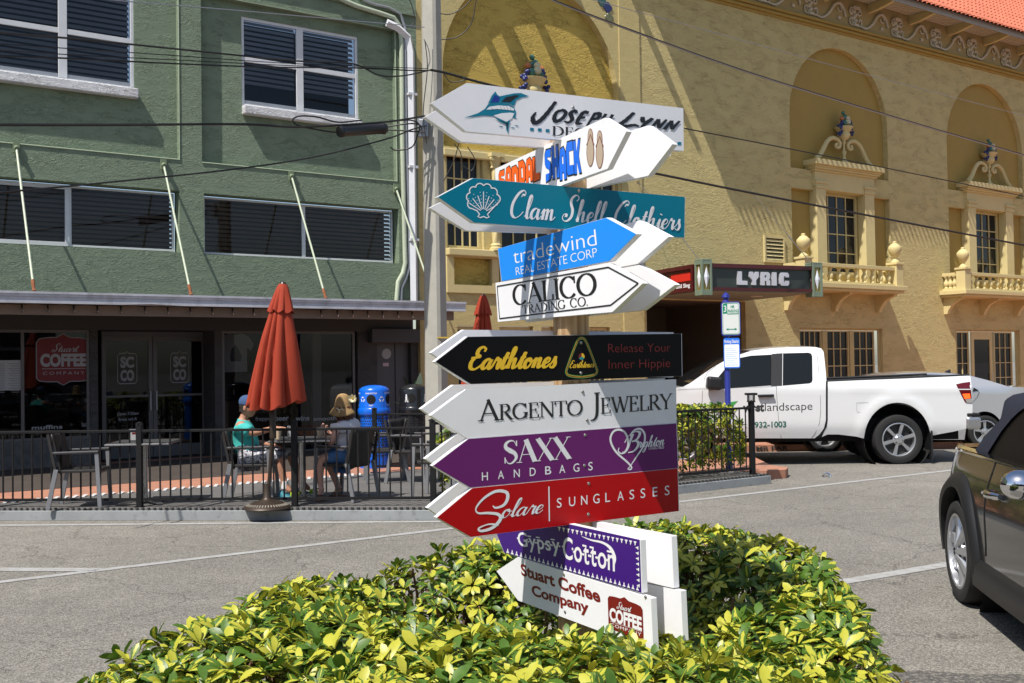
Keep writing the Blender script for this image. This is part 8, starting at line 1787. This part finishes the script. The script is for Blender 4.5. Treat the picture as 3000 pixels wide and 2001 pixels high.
# ================= dark convertible hatchback close on the right
grey_p = mat("graphite_car_paint", (.012, .012, .013), .12, .0, coat=.5); softtop = mat("navy_soft_top", (.010, .013, .028), .9, bump=.2, bscale=250, bdist=.002)
C0 = gp(2800, 1757); Cd = Vector((-.16, -.987, 0)).normalized(); Cn = Vector((Cd.y, -Cd.x, 0))       # forward, outward (towards the camera's left)
def cfr(x, z, o): return C0 + Cd * x + Cn * o + Vector((0, 0, z))
def cl(px, py, o=0.0): q = pl(px, py, C0 + Cn * o, Cn) - C0; return (q.dot(Cd), q.z)
cc = thing("convertible_car", "dark grey convertible hatchback with a navy soft top and chrome mirror", "car", C0, math.atan2(Cd.y, Cd.x))
def y3(x, y): return (2720 + x * .19136, 1120 + y * .19136)
def y4(x, y): return (2740 + x * .319, 1400 + y * .319)
CWD = 1.95
hub = cl(2805, 1620); hx, hz = hub; RW = hz - .0; RW = .36
def cmir(v): return v - Cn * (2 * (v - C0).dot(Cn) + CWD)
def plan(x): # rear and front corner rounding in plan
    o = 0.0
    if x < -.05: o -= .55 * ((-.05 - x) / .9) ** 2.2
    if x > 3.0: o -= .5 * ((x - 3.0) / .8) ** 2
    return o
def sect(z): # barrel of the flank
    return -.045 * ((z - .62) / .5) ** 2 if z < .62 else -.10 * ((z - .62) / .5) ** 2
def cb(x, z): return cfr(x, z, plan(x) + sect(z))
belt = [cl(*y3(720, 1065), -.1), cl(*y3(960, 1210), -.09), cl(*y3(1240, 1390), -.08)]
bz_ = belt[0][1]
tailz = [(-.72, .42), (-.80, .62), (-.80, .80), (-.72, .95), (-.55, bz_ + .00)]
ar_c = (hx + .0, RW); AR = .46
arc = [(ar_c[0] + AR * math.cos(R(a)), ar_c[1] + AR * 1.02 * math.sin(R(a))) for a in range(0, 181, 9)]
fx = hx + 2.85; arcf = [(fx + AR * math.cos(R(a)), RW + AR * 1.02 * math.sin(R(a))) for a in range(0, 181, 9)]
outl = [(-.70, .36), *tailz, (-.2, bz_), (.6, bz_ - .005), (1.6, bz_ - .02), (2.3, bz_ - .05), (3.0, bz_ - .12), (3.5, bz_ - .25), (3.7, bz_ - .45), (3.72, .45), (3.6, .34), (fx + AR, RW), *arcf[1:-1], (fx - AR, RW), (fx - AR - .03, .30), (hx + AR + .03, .30), (hx + AR, RW), *arc[1:-1], (hx - AR, RW)]
outl = list(reversed(outl))
m = MB(); panel(m, outl, cb, .075, flip=False)
b0 = len(m.v); v0 = [v.copy() for v in m.v]; f0 = list(m.f); m.v += [cmir(v) for v in v0]; m.f += [tuple(b0 + i for i in reversed(f)) for f in f0]
def cstrip(m, pts, crown=.05):
    for i in range(len(pts) - 1):
        a, b = cb(*pts[i]), cb(*pts[i + 1]); q0 = len(m.v); n = 8
        for k in range(n + 1):
            f = k / n
            for p in (a, b): m.v.append(p.lerp(cmir(p), f) + Vector((0, 0, crown * 4 * f * (1 - f))))
        for k in range(n): q = q0 + 2 * k; m.f.append((q, q + 1, q + 3, q + 2))
cstrip(m, [(-.70, .36)] + tailz, .0); cstrip(m, [(2.3, bz_ - .05), (3.0, bz_ - .12), (3.5, bz_ - .25), (3.7, bz_ - .45), (3.72, .45)], .04); cstrip(m, [(-.55, bz_), (-.2, bz_)], .0)
m.build("body", grey_p, cc, smooth=True, angle=40)
# flared arch and sill in black plastic
def flare(cx, nm):
    m = MB(); n = 26
    for i in range(n + 1):
        a = R(-8 + 196 * i / n); c_, s_ = math.cos(a), 1.02 * math.sin(a)
        for r_, o in ((AR - .02, -.05), (AR - .015, .035), (AR + .03, .045), (AR + .085, .012), (AR + .10, -.02)): x = cx + c_ * r_; z = RW + s_ * r_; m.v.append(cfr(x, z, plan(x) * .5 + sect(z) + o))
    for i in range(n):
        for j in range(4): k = i * 5 + j; m.f.append((k, k + 1, k + 6, k + 5))
    return m.build(nm, trim_b, cc, smooth=True, angle=50)
flare(hx, "wheel_arch_flare"); flare(fx, "wheel_arch_flare")
m = MB(); n = 20
for i in range(n + 1):
    x = hx + AR + .0 + (fx - hx - 2 * AR) * i / n
    for z, o in ((.20, -.10), (.17, -.02), (.22, .035), (.36, .03), (.40, .0), (.41, -.03)): m.v.append(cfr(x, z, o + sect(z) * .5))
for i in range(n):
    for j in range(5): k = i * 6 + j; m.f.append((k, k + 6, k + 7, k + 1))
m.build("side_skirt", trim_b, cc, smooth=True, angle=50)
m = MB(); m.add([cfr(-.6, .2, -.1), cfr(3.6, .2, -.1), cfr(3.6, .2, -CWD + .1), cfr(-.6, .2, -CWD + .1), cfr(-.6, .35, -.15), cfr(3.6, .35, -.15), cfr(3.6, .35, -CWD + .15), cfr(-.6, .35, -CWD + .15)], [(0, 1, 2, 3), (0, 4, 5, 1), (2, 6, 7, 3), (0, 3, 7, 4)]); m.build("underbody", well, cc)
for x in (hx, fx):
    wheel(cc, cfr(x, RW, .0), Cn, RW, .262, .22, 7, R(8), 2); wheel(cc, cfr(x, RW, -CWD), -Cn, RW, .262, .22, 7, 0, 2)
    m = MB(); m.lathe([(AR, 0), (AR, .5), (0, .5)], cfr(x, RW, -.06), 28, M=(-Cn).to_track_quat('Z', 'Y').to_matrix().to_4x4()); m.build("wheel_well", well, cc)
# soft top: profile from the photo, inset from the flank
IN = -.13
st_px = [y3(700, 1062), y3(800, 930), y3(900, 800), y3(1045, 655), y3(1100, 610), y3(1145, 540), y3(1180, 430), y3(1208, 340), y3(1222, 285), y3(1250, 245), y3(1310, 190)]
prof = [cl(px, py, IN - .10 * max(0, (1322 - py)) / 150) for px, py in st_px]
prof = [(min(x, .9), z) for x, z in prof]
zt = prof[-1][1] + .03; xe = prof[-1][0]
top = prof + [(xe + .25, zt), (xe + .7, zt + .02), (xe + 1.1, zt + .005), (xe + 1.35, zt - .03)]
def stp(x, z): h_ = max(0, z - bz_); return cfr(x, z, IN + .0 - .10 * h_ / .5 * 1.0 - (.05 * max(0, (z - zt + .1) / .1) ** 2 if z > zt - .1 else 0))
wx = [(1010, 1192), (1030, 1120), (1090, 970), (1180, 750), (1290, 560), (1380, 450), (1463, 385)]
wl = [cl(*y3(*p), IN - .06) for p in wx]; wl[-1] = (min(wl[-1][0], xe + .5), wl[-1][1])
xa = xe + 1.3; xf = xa + .55
side = prof + [(xe + .25, zt), (xe + .7, zt + .02), (xe + 1.1, zt + .005)] + [(xa - .02, zt - .09), (wl[-1][0] + .25, zt - .085)] + wl[::-1] + [(wl[0][0], bz_ - .02)]
m = MB(); panel(m, list(reversed(side)), stp, .06)
b0 = len(m.v); v0 = [v.copy() for v in m.v]; f0 = list(m.f); m.v += [cmir(v) for v in v0]; m.f += [tuple(b0 + i for i in reversed(f)) for f in f0]
for i in range(len(top) - 1):
    a, b = stp(*top[i]), stp(*top[i + 1]); q0 = len(m.v); n = 8
    for k in range(n + 1):
        f = k / n
        for p in (a, b): m.v.append(p.lerp(cmir(p), f) + Vector((0, 0, .05 * 4 * f * (1 - f))))
    for k in range(n): q = q0 + 2 * k; m.f.append((q, q + 1, q + 3, q + 2))
m.build("soft_top", softtop, cc, smooth=True, angle=35)
# window, pillar, shelf of the belt, windscreen
m = MB(); panel(m, list(reversed(wl + [(wl[-1][0] + .25, zt - .085), (xa - .02, zt - .09), (xf, bz_ + .02), (wl[0][0] + .5, bz_ - .02), (wl[0][0], bz_ - .02)])), lambda x, z: stp(x, z) - Cn * .012, .08); m.build("side_window", mat("dark_cabin_glass", (.004, .004, .005), .35, spec=.05), cc, smooth=True)
m = MB()
for sgn in (0, 1):
    P = [stp(xa, zt - .04), stp(xa + .3, (zt + bz_) / 2), stp(xf + .05, bz_)]; P = P if not sgn else [cmir(p) for p in P]; m.tube(P, .035, 8)
m.build("windscreen_pillar", trim_b, cc, smooth=True)
m = MB(); a, b = stp(xa, zt - .04), stp(xf + .05, bz_); m.add([a, b, cmir(b), cmir(a)], [(0, 1, 2, 3)]); m.build("windscreen", car_glass, cc)
m = MB(); n = 24
for i in range(n + 1):
    x = -.55 + (2.3 + .55) * i / n; z = bz_ + (-.005 if x > .6 else 0) - .02 * max(0, x - .6) / 1.7
    p = cb(x, z); q = stp(max(x, -.5), z + .004); m.v += [p, q - Cn * .02]
for i in range(n): m.f.append((2 * i, 2 * i + 2, 2 * i + 3, 2 * i + 1))
m.build("belt_shelf", grey_p, cc, smooth=True)
m = MB(); m.tube([cb(-.5 + 2.7 * i / 20, bz_ - .012) + Cn * .004 for i in range(21)], .010, 6); m.build("belt_trim", chrome, cc, smooth=True)
# door shut line, handle, chrome mirror
dx_ = cl(*y4(450, 450))[0]
m = MB(); P = [cb(dx_ + .02 * math.sin(i), .45 + (bz_ - .47) * i / 8) + Cn * .002 for i in range(9)]; m.tube(P, .004, 4); m.build("door_seam", well, cc)
h0, h1 = cl(*y4(460, 130)), cl(*y4(572, 178)); m = MB(); P = [cb(*h0) + Cn * .01, cb(h0[0] + (h1[0] - h0[0]) * .3, h0[1] + (h1[1] - h0[1]) * .3) + Cn * .045, cb(h0[0] + (h1[0] - h0[0]) * .75, h0[1] + (h1[1] - h0[1]) * .75) + Cn * .045, cb(*h1) + Cn * .01]; m.tube(P, [.02, .026, .026, .018], 10); m.build("door_handle", chrome, cc, smooth=True)
mo = .20; mc = cl(2985, 1420, mo); sz = (C0 + Cd * mc[0] - EYE).length / 3064; m = MB()
for i in range(15):
    th = math.pi * i / 14
    for j in range(24): a = 2 * math.pi * j / 24; m.v.append(cfr(mc[0], mc[1], mo) + Vector((0, 0, 1)) * (38 * sz * math.sin(a) * math.sin(th)) + Cn * (50 * sz * math.cos(a) * math.sin(th) * .9) + Cd * (.09 * math.cos(th) * (1.0 if th < math.pi / 2 else .25)))
for i in range(14):
    for j in range(24): m.f.append((i * 24 + j, i * 24 + (j + 1) % 24, (i + 1) * 24 + (j + 1) % 24, (i + 1) * 24 + j))
mm = m.build("door_mirror", chrome, cc, smooth=True); m = MB(); m.tube([cfr(mc[0] + .02, mc[1] - .06, mo - .05), cfr(mc[0] + .1, mc[1] - .10, .0), cfr(mc[0] + .14, mc[1] - .10, -.1)], .03, 8); m.build("mirror_arm", trim_b, mm)
# clear plastic cup lying on the road by the pickup
q = gp(2422, 1398); lt_ = thing("plastic_dome_lid", "clear plastic dome lid lying on the road left of the pickup's rear wheel", "litter", q)
m = MB(); m.lathe([(.0, .075), (.03, .07), (.055, .05), (.065, .02), (.066, .004), (.075, .002), (.075, 0)], (0, 0, 0), 20); m.build("dome", glassmat("clear_plastic", clear=.85), lt_, world=False, smooth=True)
# ------------------------------------------------------------------ variegated hedges
leaf_m = bpy.data.materials.new("variegated_leaf"); leaf_m.use_nodes = True; t = leaf_m.node_tree; pr = t.nodes["Principled BSDF"]; out = t.nodes["Material Output"]
def attr(n): a = t.nodes.new("ShaderNodeAttribute"); a.attribute_name = n; return a.outputs["Fac"]
u_, r_, v_ = attr("across"), attr("tone"), attr("along")
def math_(op, a, b=None, c=None):
    n = t.nodes.new("ShaderNodeMath"); n.operation = op
    for i, x in enumerate((a, b, c)):
        if x is None: continue
        if hasattr(x, 'is_output'): t.links.new(x, n.inputs[i])
        else: n.inputs[i].default_value = x
    return n.outputs[0]
co = t.nodes.new("ShaderNodeTexCoord"); nz = t.nodes.new("ShaderNodeTexNoise"); nz.inputs["Scale"].default_value = 45; nz.inputs["Detail"].default_value = 3; t.links.new(co.outputs["Object"], nz.inputs["Vector"])
au = math_('ABSOLUTE', u_); edge = math_('ADD', au, math_('MULTIPLY', math_('SUBTRACT', nz.outputs["Fac"], .5), 1.3))
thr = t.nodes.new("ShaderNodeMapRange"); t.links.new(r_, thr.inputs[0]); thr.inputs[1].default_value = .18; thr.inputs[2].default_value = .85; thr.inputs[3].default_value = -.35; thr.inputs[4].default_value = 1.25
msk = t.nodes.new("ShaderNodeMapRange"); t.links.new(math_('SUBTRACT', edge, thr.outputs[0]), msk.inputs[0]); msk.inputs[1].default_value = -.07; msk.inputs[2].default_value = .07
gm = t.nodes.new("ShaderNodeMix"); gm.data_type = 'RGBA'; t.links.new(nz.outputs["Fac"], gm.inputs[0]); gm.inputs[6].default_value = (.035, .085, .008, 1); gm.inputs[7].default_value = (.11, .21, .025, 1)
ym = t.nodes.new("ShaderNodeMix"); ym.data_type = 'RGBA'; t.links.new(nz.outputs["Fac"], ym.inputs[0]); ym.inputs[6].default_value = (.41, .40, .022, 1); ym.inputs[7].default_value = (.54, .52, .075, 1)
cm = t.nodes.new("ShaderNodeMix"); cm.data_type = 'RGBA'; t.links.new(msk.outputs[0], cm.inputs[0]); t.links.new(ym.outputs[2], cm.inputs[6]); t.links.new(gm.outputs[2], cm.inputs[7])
t.links.new(cm.outputs[2], pr.inputs["Base Color"]); pr.inputs["Roughness"].default_value = .42; pr.inputs["Specular IOR Level"].default_value = .5
tr = t.nodes.new("ShaderNodeBsdfTranslucent"); t.links.new(cm.outputs[2], tr.inputs[0]); mxs = t.nodes.new("ShaderNodeMixShader"); mxs.inputs[0].default_value = .22; t.links.new(pr.outputs[0], mxs.inputs[1]); t.links.new(tr.outputs[0], mxs.inputs[2]); t.links.new(mxs.outputs[0], out.inputs[0])
stem_m = mat("woody_stem", (.17, .10, .055), .85, var=.3, vscale=20)
def leaves_into(m, c, nrm, size, rnd, n=8, tone=None):
    n_ = Vector(nrm).normalized(); x = n_.orthogonal().normalized(); y = n_.cross(x); a0 = rnd.uniform(0, 6.28)
    base = rnd.random() if tone is None else tone
    for i in range(n):
        a = a0 + 2 * math.pi * i / n + rnd.uniform(-.25, .25); d = x * math.cos(a) + y * math.sin(a); el = rnd.uniform(-.05, 1.05); L = size * rnd.uniform(.7, 1.25); W_ = L * rnd.uniform(.2, .27)
        d1 = (d * math.cos(el) + n_ * math.sin(el)); s = d.cross(n_).normalized(); up = s.cross(d1).normalized()
        if up.dot(n_) < 0: up = -up
        twist = rnd.uniform(-.35, .35); s = (s * math.cos(twist) + up * math.sin(twist)); curl = rnd.uniform(.15, .5)
        b = len(m.v); tn = min(1, max(0, base + rnd.uniform(-.3, .3)))
        p0 = c + d1 * (size * .22)
        for k, (f, w) in enumerate(((0, .12), (.22, .6), (.52, 1.0), (.8, .82), (1.0, .05))):
            q = p0 + d1 * (L * f) - up * (L * curl * f * f)
            for e, lift in ((-1, .16), (0, 0), (1, .16)):
                m.v.append(q + s * (e * W_ * w) + up * (abs(e) * lift * W_ * w)); m.at["across"].append(float(e)); m.at["along"].append(f); m.at["tone"].append(tn)
        for k in range(4):
            for e in range(2): q = b + k * 3 + e; m.f.append((q, q + 1, q + 4, q + 3))
def edist(p, poly):
    d = 9
    for i in range(len(poly)):
        a, b = Vector(poly[i]), Vector(poly[(i + 1) % len(poly)]); ab = b - a; f = max(0, min(1, (p - a).dot(ab) / ab.length_squared)); d = min(d, (p - (a + ab * f)).length)
    return d
def hedge(label, poly, H, n_top, n_side, size, z0=0.0, hollow=None, seed=1, group=None, round_=.24):
    rnd = random.Random(seed); cx = sum(p[0] for p in poly) / len(poly); cy = sum(p[1] for p in poly) / len(poly)
    r = thing("hedge", label, "hedge", (cx, cy, z0)); m = MB(); m.at = {"across": [], "along": [], "tone": []}
    x0, x1 = min(p[0] for p in poly), max(p[0] for p in poly); y0, y1 = min(p[1] for p in poly), max(p[1] for p in poly)
    wob = [(rnd.uniform(2, 6), rnd.uniform(2, 6), rnd.uniform(0, 6), rnd.uniform(.012, .03)) for _ in range(5)]
    def top(p):
        d = edist(p, poly); z = H * (1 - .34 * max(0, 1 - d / round_) ** 2.0) + sum(a * math.sin(kx * p.x + ky * p.y + ph) for kx, ky, ph, a in wob)
        if hollow:
            for hx_, hy_, hr, hd_ in hollow: z -= hd_ * math.exp(-(((p.x - hx_) ** 2 + (p.y - hy_) ** 2) / hr ** 2) ** 1.5)
        return z
    def grad(p): e = .05; return Vector((-(top(p + Vector((e, 0))) - top(p - Vector((e, 0)))) / (2 * e), -(top(p + Vector((0, e))) - top(p - Vector((0, e)))) / (2 * e), 1)).normalized()
    stems = MB(); k = 0
    while k < n_top:
        p = Vector((rnd.uniform(x0, x1), rnd.uniform(y0, y1)))
        if not ptin(p, poly): continue
        k += 1; g_ = grad(p); dpth = abs(rnd.gauss(0, .035)) + (rnd.uniform(.05, .22) if k % 3 == 0 else 0) - (rnd.uniform(0, .05) if k % 9 == 0 else 0)
        c = Vector((p.x, p.y, z0 + top(p))) - g_ * dpth; nn = (g_ * 1.0 + Vector((rnd.gauss(0, .35), rnd.gauss(0, .35), .5))).normalized()
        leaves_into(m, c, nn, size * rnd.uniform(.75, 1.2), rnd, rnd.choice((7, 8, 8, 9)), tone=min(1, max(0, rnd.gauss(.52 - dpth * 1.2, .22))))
        if k % 5 == 0: stems.tube([c, c - nn * .10, Vector((c.x + rnd.gauss(0, .06), c.y + rnd.gauss(0, .06), max(z0, c.z - .45)))], [.004, .006, .009], 5)
    per = []
    for i in range(len(poly)): a, b = Vector(poly[i]), Vector(poly[(i + 1) % len(poly)]); per.append((a, b, (b - a).length))
    T_ = sum(q[2] for q in per)
    for k in range(n_side):
        f = rnd.uniform(0, T_)
        for a, b, L in per:
            if f <= L: break
            f -= L
        p = a + (b - a) * (f / L); ce = Vector((cx, cy)); o = (p - ce).normalized(); p = p - o * abs(rnd.gauss(0, .05)); z = rnd.uniform(.08, 1) ** .8 * (H * .78)
        nn = Vector((o.x, o.y, rnd.uniform(.1, .9))).normalized(); leaves_into(m, Vector((p.x, p.y, z0 + z)), nn, size * rnd.uniform(.75, 1.15), rnd, 8, tone=min(1, max(0, rnd.gauss(.45, .22))))
    for k in range(int(n_top / 40)):
        p = Vector((rnd.uniform(x0, x1), rnd.uniform(y0, y1)))
        if not ptin(p, poly): continue
        b0 = Vector((p.x, p.y, z0)); tp_ = Vector((p.x + rnd.gauss(0, .15), p.y + rnd.gauss(0, .15), z0 + top(p) - .05)); md = b0.lerp(tp_, .5) + Vector((rnd.gauss(0, .06), rnd.gauss(0, .06), 0)); stems.tube([b0, md, tp_], [.016, .012, .006], 6)
    m.build("foliage", leaf_m, r, smooth=True, angle=180); stems.build("stems", stem_m, r, smooth=True); return r
isl = [(-1.50, 2.1), (-1.34, 2.8), (-1.08, 3.15), (-.96, 3.85), (-.66, 4.35), (-.15, 4.72), (.75, 5.05), (1.22, 4.9), (1.40, 4.35), (1.22, 3.5), (1.10, 2.7), (.92, 2.1), (.4, 1.85), (-1.1, 1.85)]
hedge("round clipped island hedge of yellow and green variegated leaves around the sign post", isl, .95, 4200, 1000, .047, 0.0, [(pc.x - .25, pc.y + .15, .42, .36), (pc.x + .42, pc.y + .3, .36, .34)], 4)
ha, hb = cr_, z0(pR); hd_ = (hb - ha).normalized(); hn = Vector((-hd_.y, hd_.x, 0)); P0_ = ha + hd_ * .5 + hn * .2
strip_poly = [P0_, hb + hn * .2 + hd_ * .02, hb + hn * .42 + hd_ * .22, hb + hn * .75 + hd_ * .1, P0_ + hn * .6]
hedge("clipped strip of yellow green hedge behind the railing with the lamp post", [(p.x, p.y) for p in strip_poly], .95, 420, 650, .07, PZ, None, 9, round_=.15)
